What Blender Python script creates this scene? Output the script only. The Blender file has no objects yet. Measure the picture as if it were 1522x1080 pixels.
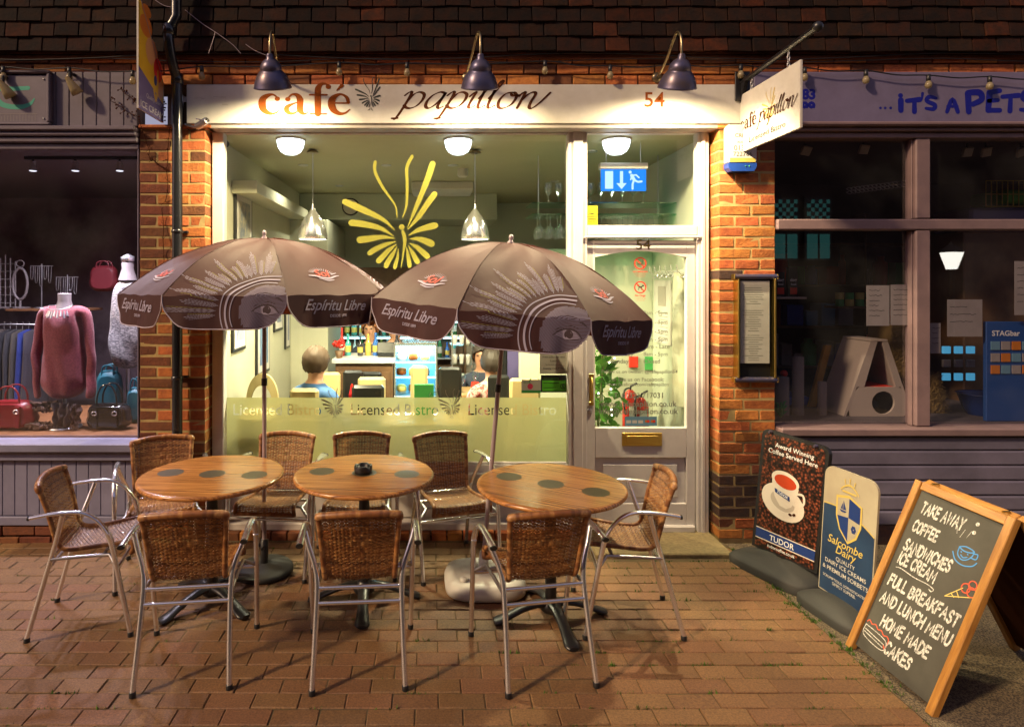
import bpy, bmesh, math, random
from math import sin, cos, pi, radians, sqrt, atan2
from mathutils import Vector, Matrix

scene = bpy.context.scene
COL = scene.collection
R = random.Random(7)

# ---------------------------------------------------------------- camera, world, sun, exposure
D = 4.35      # metres from the lens to the shopfront
H = 1.80      # lens height
F = 930.0
cam_data = bpy.data.cameras.new('camera')
cam = bpy.data.objects.new('camera', cam_data)
COL.objects.link(cam)
cam.location = (0, -D, H)
cam.rotation_euler = (pi / 2, 0, 0)
cam_data.sensor_width = 36.0
cam_data.lens = F / 1522 * 36
cam_data.shift_x = 121 / 1522
cam_data.shift_y = -120 / 1522
cam_data.clip_start = 0.05
cam_data.clip_end = 300
scene.camera = cam

world = bpy.data.worlds.new('World')
scene.world = world
world.use_nodes = True
wt = world.node_tree
sky = wt.nodes.new('ShaderNodeTexSky')
sky.sky_type = 'NISHITA'
sky.sun_disc = False
SUN_EL, SUN_AZ = radians(34), radians(-121)     # a street light's direction: from the left, behind the camera
sky.sun_elevation = SUN_EL
sky.sun_rotation = SUN_AZ
wbg = wt.nodes['Background']
hsv = wt.nodes.new('ShaderNodeMix'); hsv.data_type = 'RGBA'; hsv.blend_type = 'MULTIPLY'
hsv.inputs[0].default_value = 1.0
hsv.inputs[7].default_value = (1.0, 0.66, 0.62, 1)
wt.links.new(sky.outputs[0], hsv.inputs[6])
wt.links.new(hsv.outputs[2], wbg.inputs[0])
wbg.inputs[1].default_value = 0.10

sun_d = bpy.data.lights.new('street_glow', 'SUN')
sun_d.energy = 2.0
sun_d.angle = radians(4.0)
sun_d.color = (1.0, 0.72, 0.42)
sun = bpy.data.objects.new('street_glow', sun_d)
COL.objects.link(sun)
sd = Vector((sin(SUN_AZ) * cos(SUN_EL), cos(SUN_AZ) * cos(SUN_EL), sin(SUN_EL)))
sun.rotation_euler = sd.to_track_quat('Z', 'Y').to_euler()

scene.render.engine = 'CYCLES'
cy = scene.cycles
cy.use_denoising = True
cy.max_bounces = 8
cy.diffuse_bounces = 3
cy.glossy_bounces = 4
cy.transmission_bounces = 6
cy.transparent_max_bounces = 14
cy.sample_clamp_indirect = 4.0
cy.caustics_reflective = False
cy.caustics_refractive = False
vs = scene.view_settings
vs.view_transform = 'Standard'
vs.look = 'None'
vs.gamma = 1
vs.use_curve_mapping = False
vs.exposure = 0.75


def P(px, py, y=0.0):
    """point that stands y metres behind the shopfront plane and shows at pixel px, py of the photograph"""
    d = D + y
    return Vector(((px - 640) * d / F, y, H - (py - 420) * d / F))


def G(px, py):
    """ground point seen at pixel px, py"""
    d = F * H / (py - 420)
    return Vector(((px - 640) * d / F, d - D, 0))


# ---------------------------------------------------------------- materials
MATS = {}


def M(name, col, rough=0.6, metal=0.0, col2=None, vscale=6.0, vamt=0.5, bump=0.0, bscale=60.0, bdist=0.004,
      rnd=0.0, rndh=0.0, emit=None, estr=0.0, spec=0.5, trans=None, attr=False, coat=0.0, wave=None, stain=0.0,
      rvar=0.0, sheen=0.0, local=False):
    m = bpy.data.materials.new(name)
    m.use_nodes = True
    nt = m.node_tree
    N, L = nt.nodes, nt.links
    b = N['Principled BSDF']
    b.inputs['Roughness'].default_value = rough
    b.inputs['Metallic'].default_value = metal
    b.inputs['Specular IOR Level'].default_value = spec
    b.inputs['Coat Weight'].default_value = coat
    b.inputs['Sheen Weight'].default_value = sheen
    c = (*col, 1)
    b.inputs['Base Color'].default_value = c
    out = None
    if local:
        tc = N.new('ShaderNodeTexCoord'); pos = tc.outputs['Object']
    else:
        ge = N.new('ShaderNodeNewGeometry'); pos = ge.outputs['Position']
    if attr:
        at = N.new('ShaderNodeAttribute'); at.attribute_name = 'Col'; out = at.outputs['Color']
    if col2 is not None:
        if wave:
            tx = N.new('ShaderNodeMapping'); tx.inputs['Scale'].default_value = wave
            L.new(pos, tx.inputs['Vector']); src = tx.outputs[0]
        else:
            src = pos
        nz = N.new('ShaderNodeTexNoise'); nz.inputs['Scale'].default_value = vscale
        nz.inputs['Detail'].default_value = 6; nz.inputs['Roughness'].default_value = 0.62
        L.new(src, nz.inputs['Vector'])
        rp = N.new('ShaderNodeValToRGB')
        rp.color_ramp.elements[0].position = 0.5 - 0.25 * (1.2 - vamt)
        rp.color_ramp.elements[1].position = 0.5 + 0.25 * (1.2 - vamt)
        L.new(nz.outputs['Fac'], rp.inputs[0])
        mx = N.new('ShaderNodeMix'); mx.data_type = 'RGBA'
        L.new(rp.outputs[0], mx.inputs[0])
        if out is not None:
            L.new(out, mx.inputs[6])
        else:
            mx.inputs[6].default_value = c
        mx.inputs[7].default_value = (*col2, 1)
        out = mx.outputs[2]
    if stain:
        nz2 = N.new('ShaderNodeTexNoise'); nz2.inputs['Scale'].default_value = 2.3
        nz2.inputs['Detail'].default_value = 9; nz2.inputs['Roughness'].default_value = 0.7
        L.new(pos, nz2.inputs['Vector'])
        mr = N.new('ShaderNodeMapRange'); mr.inputs[1].default_value = 0.35; mr.inputs[2].default_value = 0.75
        mr.inputs[3].default_value = 1.0; mr.inputs[4].default_value = 1.0 - stain
        L.new(nz2.outputs['Fac'], mr.inputs[0])
        ms = N.new('ShaderNodeMix'); ms.data_type = 'RGBA'; ms.blend_type = 'MULTIPLY'; ms.inputs[0].default_value = 1
        if out is not None:
            L.new(out, ms.inputs[6])
        else:
            ms.inputs[6].default_value = c
        L.new(mr.outputs[0], ms.inputs[7])
        out = ms.outputs[2]
    if rnd or rndh:
        oi = N.new('ShaderNodeObjectInfo')
        hs = N.new('ShaderNodeHueSaturation')
        a = N.new('ShaderNodeMapRange')
        a.inputs[3].default_value = 1 - rnd; a.inputs[4].default_value = 1 + rnd
        L.new(oi.outputs['Random'], a.inputs[0]); L.new(a.outputs[0], hs.inputs['Value'])
        if rndh:
            mm = N.new('ShaderNodeMath'); mm.operation = 'MULTIPLY'; mm.inputs[1].default_value = 7.31
            fr = N.new('ShaderNodeMath'); fr.operation = 'FRACT'
            a2 = N.new('ShaderNodeMapRange')
            a2.inputs[3].default_value = 0.5 - rndh; a2.inputs[4].default_value = 0.5 + rndh
            L.new(oi.outputs['Random'], mm.inputs[0]); L.new(mm.outputs[0], fr.inputs[0])
            L.new(fr.outputs[0], a2.inputs[0]); L.new(a2.outputs[0], hs.inputs['Hue'])
        if out is not None:
            L.new(out, hs.inputs['Color'])
        else:
            hs.inputs['Color'].default_value = c
        out = hs.outputs[0]
    if out is not None:
        L.new(out, b.inputs['Base Color'])
    if bump:
        nb = N.new('ShaderNodeTexNoise'); nb.inputs['Scale'].default_value = bscale
        nb.inputs['Detail'].default_value = 5; nb.inputs['Roughness'].default_value = 0.65
        L.new(pos, nb.inputs['Vector'])
        bp = N.new('ShaderNodeBump'); bp.inputs['Strength'].default_value = bump
        bp.inputs['Distance'].default_value = bdist
        L.new(nb.outputs['Fac'], bp.inputs['Height']); L.new(bp.outputs[0], b.inputs['Normal'])
        if rvar:
            mr2 = N.new('ShaderNodeMapRange'); mr2.inputs[3].default_value = max(0, rough - rvar)
            mr2.inputs[4].default_value = min(1, rough + rvar)
            L.new(nb.outputs['Fac'], mr2.inputs[0]); L.new(mr2.outputs[0], b.inputs['Roughness'])
    if emit is not None:
        b.inputs['Emission Color'].default_value = (*emit, 1)
        b.inputs['Emission Strength'].default_value = estr
    if trans is not None:
        tr = N.new('ShaderNodeBsdfTranslucent'); tr.inputs[0].default_value = (*trans[0], 1)
        ms2 = N.new('ShaderNodeMixShader'); ms2.inputs[0].default_value = trans[1]
        L.new(b.outputs[0], ms2.inputs[1]); L.new(tr.outputs[0], ms2.inputs[2])
        L.new(ms2.outputs[0], N['Material Output'].inputs['Surface'])
    MATS[name] = m
    return m


def glass(name, tint=(1, 1, 1), base=0.05, edge=0.5, dirt=0.0):
    m = bpy.data.materials.new(name); m.use_nodes = True
    nt = m.node_tree; N, L = nt.nodes, nt.links
    N.remove(N['Principled BSDF'])
    tr = N.new('ShaderNodeBsdfTransparent'); tr.inputs[0].default_value = (*tint, 1)
    gl = N.new('ShaderNodeBsdfGlossy'); gl.inputs['Roughness'].default_value = 0.0
    gl.inputs[0].default_value = (1, 1, 1, 1)
    lw = N.new('ShaderNodeLayerWeight'); lw.inputs[0].default_value = 0.5
    pw = N.new('ShaderNodeMath'); pw.operation = 'POWER'; pw.inputs[1].default_value = 4
    ml = N.new('ShaderNodeMath'); ml.operation = 'MULTIPLY_ADD'; ml.inputs[1].default_value = edge; ml.inputs[2].default_value = base
    L.new(lw.outputs['Facing'], pw.inputs[0]); L.new(pw.outputs[0], ml.inputs[0])
    mx = N.new('ShaderNodeMixShader')
    L.new(ml.outputs[0], mx.inputs[0]); L.new(tr.outputs[0], mx.inputs[1]); L.new(gl.outputs[0], mx.inputs[2])
    o = mx.outputs[0]
    if dirt:
        df = N.new('ShaderNodeBsdfDiffuse'); df.inputs[0].default_value = (0.6, 0.6, 0.58, 1)
        nz = N.new('ShaderNodeTexNoise'); nz.inputs['Scale'].default_value = 3; nz.inputs['Detail'].default_value = 8
        ge = N.new('ShaderNodeNewGeometry'); L.new(ge.outputs['Position'], nz.inputs['Vector'])
        mr = N.new('ShaderNodeMapRange'); mr.inputs[1].default_value = 0.4; mr.inputs[2].default_value = 0.8
        mr.inputs[4].default_value = dirt
        L.new(nz.outputs['Fac'], mr.inputs[0])
        m2 = N.new('ShaderNodeMixShader'); L.new(mr.outputs[0], m2.inputs[0]); L.new(o, m2.inputs[1]); L.new(df.outputs[0], m2.inputs[2])
        o = m2.outputs[0]
    L.new(o, N['Material Output'].inputs['Surface'])
    MATS[name] = m
    return m


def frosted(name, col):
    m = bpy.data.materials.new(name); m.use_nodes = True
    nt = m.node_tree; N, L = nt.nodes, nt.links
    N.remove(N['Principled BSDF'])
    rf = N.new('ShaderNodeBsdfRefraction'); rf.inputs['Roughness'].default_value = 1.0; rf.inputs['IOR'].default_value = 1.18
    rf.inputs[0].default_value = (0.93, 0.95, 0.7, 1)
    tl = N.new('ShaderNodeBsdfTranslucent'); tl.inputs[0].default_value = (*col, 1)
    df = N.new('ShaderNodeBsdfDiffuse'); df.inputs[0].default_value = (*col, 1)
    a = N.new('ShaderNodeMixShader'); a.inputs[0].default_value = 0.4
    L.new(tl.outputs[0], a.inputs[1]); L.new(df.outputs[0], a.inputs[2])
    b = N.new('ShaderNodeMixShader'); b.inputs[0].default_value = 0.80
    L.new(rf.outputs[0], b.inputs[1]); L.new(a.outputs[0], b.inputs[2])
    tp = N.new('ShaderNodeBsdfTransparent'); tp.inputs[0].default_value = (0.9, 0.92, 0.75, 1)
    c = N.new('ShaderNodeMixShader'); c.inputs[0].default_value = 0.04
    L.new(b.outputs[0], c.inputs[1]); L.new(tp.outputs[0], c.inputs[2])
    L.new(c.outputs[0], N['Material Output'].inputs['Surface'])
    MATS[name] = m
    return m


def wood_mat(name, c1, c2, rough=0.35, scale=(1, 14, 14), vs_=2.2, rnd=0.0, coat=0.2, bump=0.05):
    """streaky wood running along local x"""
    m = bpy.data.materials.new(name); m.use_nodes = True
    nt = m.node_tree; N, L = nt.nodes, nt.links
    b = N['Principled BSDF']; b.inputs['Roughness'].default_value = rough; b.inputs['Coat Weight'].default_value = coat
    b.inputs['Coat Roughness'].default_value = 0.25
    tc = N.new('ShaderNodeTexCoord'); mp = N.new('ShaderNodeMapping'); mp.inputs['Scale'].default_value = scale
    L.new(tc.outputs['Object'], mp.inputs['Vector'])
    nz = N.new('ShaderNodeTexNoise'); nz.inputs['Scale'].default_value = vs_; nz.inputs['Detail'].default_value = 7
    nz.inputs['Roughness'].default_value = 0.7
    L.new(mp.outputs[0], nz.inputs['Vector'])
    rp = N.new('ShaderNodeValToRGB')
    e = rp.color_ramp.elements
    e[0].position = 0.36; e[0].color = (*c1, 1); e[1].position = 0.62; e[1].color = (*c2, 1)
    L.new(nz.outputs['Fac'], rp.inputs[0])
    o = rp.outputs[0]
    if rnd:
        oi = N.new('ShaderNodeObjectInfo'); hs = N.new('ShaderNodeHueSaturation')
        a = N.new('ShaderNodeMapRange'); a.inputs[3].default_value = 1 - rnd; a.inputs[4].default_value = 1 + rnd
        L.new(oi.outputs['Random'], a.inputs[0]); L.new(a.outputs[0], hs.inputs['Value']); L.new(o, hs.inputs['Color'])
        o = hs.outputs[0]
    L.new(o, b.inputs['Base Color'])
    bp = N.new('ShaderNodeBump'); bp.inputs['Strength'].default_value = bump; bp.inputs['Distance'].default_value = 0.002
    L.new(nz.outputs['Fac'], bp.inputs['Height']); L.new(bp.outputs[0], b.inputs['Normal'])
    MATS[name] = m
    return m


def emis(name, col, s):
    m = bpy.data.materials.new(name); m.use_nodes = True
    nt = m.node_tree; N, L = nt.nodes, nt.links
    N.remove(N['Principled BSDF'])
    e = N.new('ShaderNodeEmission'); e.inputs[0].default_value = (*col, 1); e.inputs[1].default_value = s
    L.new(e.outputs[0], N['Material Output'].inputs['Surface'])
    MATS[name] = m
    return m


def brickmat(name, col, col2, dark, bump=0.5):
    """fired clay: grainy, with speckle, each brick its own shade, some burnt dark"""
    m = M(name, col, rough=0.85, col2=col2, vscale=28, vamt=0.75, bump=bump, bscale=95, bdist=0.004, rnd=0.32, rndh=0.012, stain=0.35)
    return m


M('brick', (0.60, 0.20, 0.045), rough=0.8, col2=(0.42, 0.125, 0.035), vscale=26, vamt=0.6, bump=0.8, bscale=60, bdist=0.007, rnd=0.22, rndh=0.012, stain=0.4)
M('brick_dark', (0.045, 0.032, 0.032), rough=0.8, col2=(0.10, 0.045, 0.025), vscale=22, vamt=0.4, bump=0.7, bscale=70, bdist=0.006, rnd=0.3, stain=0.3)
M('brick_old_dim', (0.25, 0.08, 0.03), rough=0.88, col2=(0.17, 0.06, 0.03), vscale=24, vamt=0.6, bump=0.8, bscale=60, bdist=0.007, rnd=0.25, rndh=0.01, stain=0.45)  # older bricks; also darkens the dim stretch of the left pier
M('mortar', (0.56, 0.42, 0.17), rough=0.95, col2=(0.42, 0.30, 0.12), vscale=14, bump=0.6, bscale=160, stain=0.3)
M('mortar_old', (0.16, 0.075, 0.035), rough=0.95, col2=(0.08, 0.045, 0.03), vscale=20, bump=0.6, bscale=120)
M('paver', (0.275, 0.138, 0.055), rough=0.62, col2=(0.125, 0.062, 0.030), vscale=120, vamt=0.55, bump=0.75, bscale=190, bdist=0.004, rnd=0.12, rndh=0.008, stain=0.25, rvar=0.15)
M('joint_sand', (0.11, 0.068, 0.04), rough=1.0, col2=(0.09, 0.075, 0.03), vscale=7, bump=0.6, bscale=200)
M('tarmac', (0.075, 0.058, 0.042), rough=0.8, col2=(0.30, 0.225, 0.13), vscale=130, vamt=0.95, bump=1.0, bscale=120, bdist=0.012, stain=0.4, rvar=0.15)
M('road', (0.03, 0.029, 0.028), rough=0.85, col2=(0.06, 0.055, 0.05), vscale=90, bump=0.6, bscale=120)
M('concrete', (0.34, 0.27, 0.13), rough=0.9, col2=(0.22, 0.17, 0.085), vscale=40, bump=0.7, bscale=150, bdist=0.005, stain=0.4)
M('moss', (0.09, 0.20, 0.015), rough=0.9, col2=(0.03, 0.07, 0.008), vscale=60)
M('tile', (0.012, 0.008, 0.007), rough=0.9, spec=0.2, col2=(0.028, 0.010, 0.005), vscale=12, vamt=0.6, bump=0.7, bscale=55, bdist=0.006, rnd=0.5, rndh=0.01, stain=0.4)
M('tile_batten', (0.02, 0.014, 0.011), rough=0.95)
M('tile_red', (0.07, 0.018, 0.007), rough=0.9, spec=0.2, col2=(0.025, 0.011, 0.007), vscale=12, vamt=0.6, bump=0.7, bscale=55, bdist=0.006, rnd=0.45, stain=0.4)
M('fascia_white', (0.66, 0.65, 0.61), rough=0.85, spec=0.15, col2=(0.52, 0.49, 0.42), vscale=3.0, vamt=0.3, bump=0.12, bscale=14, stain=0.16)
M('cream_paint', (0.72, 0.68, 0.66), rough=0.42, col2=(0.63, 0.59, 0.56), vscale=5, vamt=0.3, bump=0.12, bscale=40, stain=0.2)
M('taupe_paint', (0.34, 0.30, 0.27), rough=0.5, stain=0.2)  # plain taupe for the soffit, cracks, small lettering and butterfly marks
M('lilac_paint', (0.185, 0.16, 0.27), rough=0.5, col2=(0.15, 0.125, 0.21), vscale=4, bump=0.12, bscale=30, stain=0.25)
M('lilac_deep', (0.185, 0.17, 0.25), rough=0.45, col2=(0.14, 0.13, 0.19), vscale=4, bump=0.15, bscale=30, stain=0.3, rnd=0.1)
M('mauve_frame', (0.25, 0.17, 0.175), rough=0.5, col2=(0.19, 0.13, 0.14), vscale=5, bump=0.15, bscale=35, stain=0.25)
M('grey_lilac', (0.15, 0.125, 0.165), rough=0.5, col2=(0.115, 0.095, 0.13), vscale=5, bump=0.12, bscale=35, stain=0.3, rnd=0.07)
M('grey_lilac_light', (0.27, 0.27, 0.40), rough=0.5, col2=(0.22, 0.22, 0.33), vscale=5, bump=0.15, bscale=35, stain=0.3, rnd=0.06)
M('black_iron', (0.012, 0.012, 0.014), rough=0.35, bump=0.15, bscale=60, spec=0.6)
M('pipe_black', (0.014, 0.015, 0.018), rough=0.22, spec=0.7, bump=0.1, bscale=30)
M('alu', (0.86, 0.86, 0.88), rough=0.2, metal=0.9, bump=0.12, bscale=30, rvar=0.12)
M('alu_dull', (0.5, 0.5, 0.52), rough=0.4, metal=1.0)
M('brass', (0.62, 0.45, 0.12), rough=0.3, metal=1.0, bump=0.2, bscale=60)
M('black_plastic', (0.012, 0.012, 0.013), rough=0.4)
M('rubber', (0.028, 0.028, 0.026), rough=0.65, bump=0.5, bscale=180)
M('rattan', (0.3, 0.12, 0.04), rough=0.42, attr=True, col2=(0.12, 0.045, 0.018), vscale=40, vamt=0.1, bump=0.2, bscale=400, coat=0.15, local=True)
wood_mat('table_wood', (0.14, 0.045, 0.012), (0.68, 0.31, 0.085), rough=0.24, scale=(0.8, 52, 20), vs_=2.6, coat=0.35, bump=0.02)
M('table_inlay', (0.065, 0.055, 0.035), rough=0.42, col2=(0.09, 0.075, 0.04), vscale=50)
wood_mat('aframe_wood', (0.27, 0.115, 0.022), (0.46, 0.225, 0.05), rough=0.45, scale=(2, 24, 24), vs_=2.0, coat=0.1, bump=0.1)
M('chalkboard', (0.052, 0.050, 0.040), rough=0.75, col2=(0.075, 0.072, 0.058), vscale=6, stain=0.2)
M('chalk_white', (0.78, 0.78, 0.74), rough=0.95, col2=(0.26, 0.26, 0.23), vscale=130, vamt=0.75)
M('chalk_blue', (0.08, 0.28, 0.62), rough=0.95)
M('chalk_red', (0.62, 0.10, 0.05), rough=0.95)
M('chalk_yellow', (0.62, 0.50, 0.15), rough=0.95)
M('brown_text', (0.19, 0.048, 0.010), rough=0.9, spec=0.05)
M('brown_text_dark', (0.055, 0.018, 0.009), rough=0.9, spec=0.05)
M('gold_film', (0.30, 0.27, 0.045), rough=0.5, trans=((0.30, 0.27, 0.05), 0.3), emit=None)
M('gold_paint', (0.55, 0.42, 0.10), rough=0.45)
M('green_black', (0.03, 0.035, 0.025), rough=0.5)
M('canopy', (0.070, 0.029, 0.027), rough=0.6, spec=0.3, col2=(0.058, 0.025, 0.026), vscale=2, vamt=0.2, bump=0.12, bscale=4, bdist=0.03, sheen=0.0, trans=((0.22, 0.05, 0.025), 0.22), local=True)
M('canopy_print', (0.31, 0.27, 0.36), rough=0.8)
M('canopy_face', (0.16, 0.13, 0.19), rough=0.8)
M('canopy_dark', (0.055, 0.035, 0.042), rough=0.8)
M('canopy_yellow', (0.30, 0.27, 0.06), rough=0.8)
M('canopy_red', (0.52, 0.075, 0.06), rough=0.8)
M('canopy_under_lit', (0.30, 0.085, 0.04), rough=0.85, trans=((0.3, 0.07, 0.03), 0.3))  # warm light shining through is put into the underside colour
M('piping', (0.42, 0.36, 0.42), rough=0.7)
M('pole_paint', (0.36, 0.29, 0.32), rough=0.35, metal=0.2)
M('white_plastic', (0.58, 0.56, 0.52), rough=0.5, bump=0.2, bscale=60, stain=0.2)
M('lamp_metal', (0.07, 0.075, 0.17), rough=0.36, metal=0.55, col2=(0.13, 0.10, 0.11), vscale=9, bump=0.1, bscale=30)
M('lamp_inner', (0.75, 0.72, 0.66), rough=0.5)
M('lamp_arm', (0.26, 0.21, 0.12), rough=0.3, metal=0.9)
emis('bulb_hot', (1.0, 0.80, 0.52), 60)
emis('pendant_glow', (1.0, 0.93, 0.66), 9)
emis('down_glow', (1.0, 0.9, 0.62), 5)
emis('fridge_glow', (0.35, 0.82, 1.0), 9)
emis('exit_blue', (0.02, 0.20, 0.85), 0.95)
emis('exit_white', (0.42, 0.62, 1.0), 1.0)
emis('fairy_glow', (1.0, 0.93, 0.75), 9)
emis('spot_glow', (0.9, 0.9, 1.0), 0.9)
emis('candle_red', (1.0, 0.05, 0.02), 1.6)
emis('teal_window', (0.12, 0.45, 0.42), 0.38)
emis('lantern_glow', (1.0, 0.95, 0.85), 5)
emis('red_glow', (1.0, 0.03, 0.02), 1.5)
M('clear_bulb', (0.42, 0.36, 0.22), rough=0.15, spec=0.8, trans=((0.6, 0.5, 0.3), 0.5))
M('shop_text_blue', (0.004, 0.006, 0.22), rough=0.5)
M('teal_text', (0.02, 0.32, 0.22), rough=0.5)
M('black_text', (0.02, 0.02, 0.02), rough=0.6)
M('grey_text', (0.20, 0.21, 0.17), rough=0.6)
M('white_text', (0.7, 0.7, 0.7), rough=0.6)
M('paper', (0.52, 0.50, 0.47), rough=0.8, col2=(0.46, 0.43, 0.40), vscale=6)
M('paper_dim', (0.30, 0.27, 0.27), rough=0.8, col2=(0.24, 0.21, 0.21), vscale=6)
M('yellow_sticker', (0.55, 0.50, 0.02), rough=0.6)
M('green_sticker', (0.10, 0.50, 0.02), rough=0.6, emit=(0.1, 0.6, 0.02), estr=0.0)
M('green_mid', (0.04, 0.30, 0.07), rough=0.6)
M('red_sign', (0.60, 0.03, 0.015), rough=0.5)
M('red_gloss', (0.50, 0.02, 0.012), rough=0.25, coat=0.4)
M('pink_dot', (0.6, 0.04, 0.12), rough=0.5)
M('blue_plastic', (0.015, 0.06, 0.32), rough=0.35)
M('blue_poster', (0.012, 0.06, 0.24), rough=0.5)
M('card_blue', (0.12, 0.25, 0.36), rough=0.5)
M('orange', (0.5, 0.16, 0.02), rough=0.5)
glass('window_glass', (0.97, 1.0, 0.95), 0.055, 0.5)
glass('door_glass', (0.92, 0.98, 0.9), 0.06, 0.5, dirt=0.04)
glass('dark_glass', (0.9, 0.9, 0.94), 0.12, 0.6, dirt=0.03)
glass('green_glass', (0.55, 0.85, 0.72), 0.12, 0.6)
glass('clear_glass', (0.85, 0.92, 0.92), 0.12, 0.8)
frosted('frost_film', (0.42, 0.40, 0.185))


# ---------------------------------------------------------------- mesh building
WORLD = {}      # empties: name -> world location used while building


class MB:
    def __init__(s):
        s.v = []; s.f = []; s.mi = []; s.c = None; s.smooth = []

    def add(s, vs, fs, mi=0, smooth=False, col=None):
        o = len(s.v)
        s.v.extend([tuple(v) for v in vs])
        for f in fs:
            s.f.append(tuple(i + o for i in f)); s.mi.append(mi); s.smooth.append(smooth)
        if col is not None or s.c is not None:
            if s.c is None:
                s.c = [(1, 1, 1)] * o
            s.c.extend([col or (1, 1, 1)] * len(vs))
        return s

    def box(s, x0, x1, y0, y1, z0, z1, mi=0, ch=0.0, mat=None, col=None):
        if x1 < x0: x0, x1 = x1, x0
        if y1 < y0: y0, y1 = y1, y0
        if z1 < z0: z0, z1 = z1, z0
        if ch <= 0:
            vs = [(x, y, z) for x in (x0, x1) for y in (y0, y1) for z in (z0, z1)]
            fs = [(0, 1, 3, 2), (4, 6, 7, 5), (0, 4, 5, 1), (2, 3, 7, 6), (0, 2, 6, 4), (1, 5, 7, 3)]
        else:
            ch = min(ch, (x1 - x0) * .45, (y1 - y0) * .45, (z1 - z0) * .45)
            vs = []; idx = {}
            X = (x0, x1); Y = (y0, y1); Z = (z0, z1)
            sg = (1, -1)
            for i in (0, 1):
                for j in (0, 1):
                    for k in (0, 1):
                        idx[i, j, k, 0] = len(vs); vs.append((X[i], Y[j] + sg[j] * ch, Z[k] + sg[k] * ch))
                        idx[i, j, k, 1] = len(vs); vs.append((X[i] + sg[i] * ch, Y[j], Z[k] + sg[k] * ch))
                        idx[i, j, k, 2] = len(vs); vs.append((X[i] + sg[i] * ch, Y[j] + sg[j] * ch, Z[k]))
            fs = []
            for i in (0, 1):
                fs.append([idx[i, 0, 0, 0], idx[i, 1, 0, 0], idx[i, 1, 1, 0], idx[i, 0, 1, 0]])
                fs.append([idx[0, i, 0, 1], idx[1, i, 0, 1], idx[1, i, 1, 1], idx[0, i, 1, 1]])
                fs.append([idx[0, 0, i, 2], idx[1, 0, i, 2], idx[1, 1, i, 2], idx[0, 1, i, 2]])
            for i in (0, 1):
                for j in (0, 1):
                    fs.append([idx[i, j, 0, 0], idx[i, j, 1, 0], idx[i, j, 1, 1], idx[i, j, 0, 1]])
                    fs.append([idx[i, 0, j, 0], idx[i, 1, j, 0], idx[i, 1, j, 2], idx[i, 0, j, 2]])
                    fs.append([idx[0, i, j, 1], idx[1, i, j, 1], idx[1, i, j, 2], idx[0, i, j, 2]])
            for i in (0, 1):
                for j in (0, 1):
                    for k in (0, 1):
                        fs.append([idx[i, j, k, 0], idx[i, j, k, 1], idx[i, j, k, 2]])
        if mat is not None:
            vs = [tuple(mat @ Vector(v)) for v in vs]
        if ch > 0:
            c = Vector((0, 0, 0))
            for v in vs: c += Vector(v)
            c /= len(vs)
            out = []
            for f in fs:
                a, b_, d_ = Vector(vs[f[0]]), Vector(vs[f[1]]), Vector(vs[f[2]])
                n = (b_ - a).cross(d_ - a)
                out.append(f if n.dot(a - c) > 0 else f[::-1])
            fs = out
        return s.add(vs, fs, mi, False, col)

    def tube(s, pts, r, seg=8, closed=False, mi=0, caps=True, flat=1.0, col=None):
        """swept tube; r a number or a list"""
        pts = [Vector(p) for p in pts]
        n = len(pts)
        if n < 2: return s
        rs = r if isinstance(r, (list, tuple)) else [r] * n
        vs = []
        up = None
        for i, p in enumerate(pts):
            if closed:
                t = pts[(i + 1) % n] - pts[i - 1]
            else:
                t = pts[min(i + 1, n - 1)] - pts[max(i - 1, 0)]
            if t.length < 1e-9: t = Vector((0, 0, 1))
            t.normalize()
            if up is None:
                up = Vector((0, 0, 1)) if abs(t.z) < 0.9 else Vector((0, 1, 0))
            a = t.cross(up)
            if a.length < 1e-6: a = t.orthogonal()
            a.normalize(); b = a.cross(t).normalized(); up = b
            for k in range(seg):
                th = 2 * pi * k / seg
                vs.append(p + a * cos(th) * rs[i] + b * sin(th) * rs[i] * flat)
        fs = []
        m = n if closed else n - 1
        for i in range(m):
            for k in range(seg):
                a0 = i * seg + k; a1 = i * seg + (k + 1) % seg
                b0 = ((i + 1) % n) * seg + k; b1 = ((i + 1) % n) * seg + (k + 1) % seg
                fs.append((a0, a1, b1, b0))
        s.add(vs, fs, mi, True, col)
        if caps and not closed:
            s.add(vs[:seg], [tuple(range(seg))], mi, False, col)
            s.add(vs[-seg:], [tuple(range(seg))[::-1]], mi, False, col)
        return s

    def lathe(s, prof, seg=20, c=(0, 0, 0), mi=0, mat=None, smooth=True, col=None, wob=None, cap=3):
        """profile of (r, z) turned about z"""
        vs = []
        for (r, z) in prof:
            for k in range(seg):
                th = 2 * pi * k / seg
                rr = r * (wob(th, z) if wob else 1)
                v = Vector((rr * cos(th), rr * sin(th), z))
                if mat is not None: v = mat @ v
                vs.append(v + Vector(c))
        fs = []
        for i in range(len(prof) - 1):
            for k in range(seg):
                fs.append((i * seg + k, i * seg + (k + 1) % seg, (i + 1) * seg + (k + 1) % seg, (i + 1) * seg + k))
        s.add(vs, fs, mi, smooth, col)
        if cap & 1 and prof[0][0] > 1e-5: s.add(vs[:seg], [tuple(range(seg))[::-1]], mi, False, col)
        if cap & 2 and prof[-1][0] > 1e-5: s.add(vs[-seg:], [tuple(range(seg))], mi, False, col)
        return s

    def prism(s, outline, fn, t0, t1, mi=0):
        """outline of 2D points; fn(x, y, t) -> 3D"""
        n = len(outline)
        a = [fn(x, y, t0) for x, y in outline]; b = [fn(x, y, t1) for x, y in outline]
        s.add(a + b, [tuple(range(n))[::-1], tuple(range(n, 2 * n))] + [(i, (i + 1) % n, n + (i + 1) % n, n + i) for i in range(n)], mi)
        return s

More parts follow.
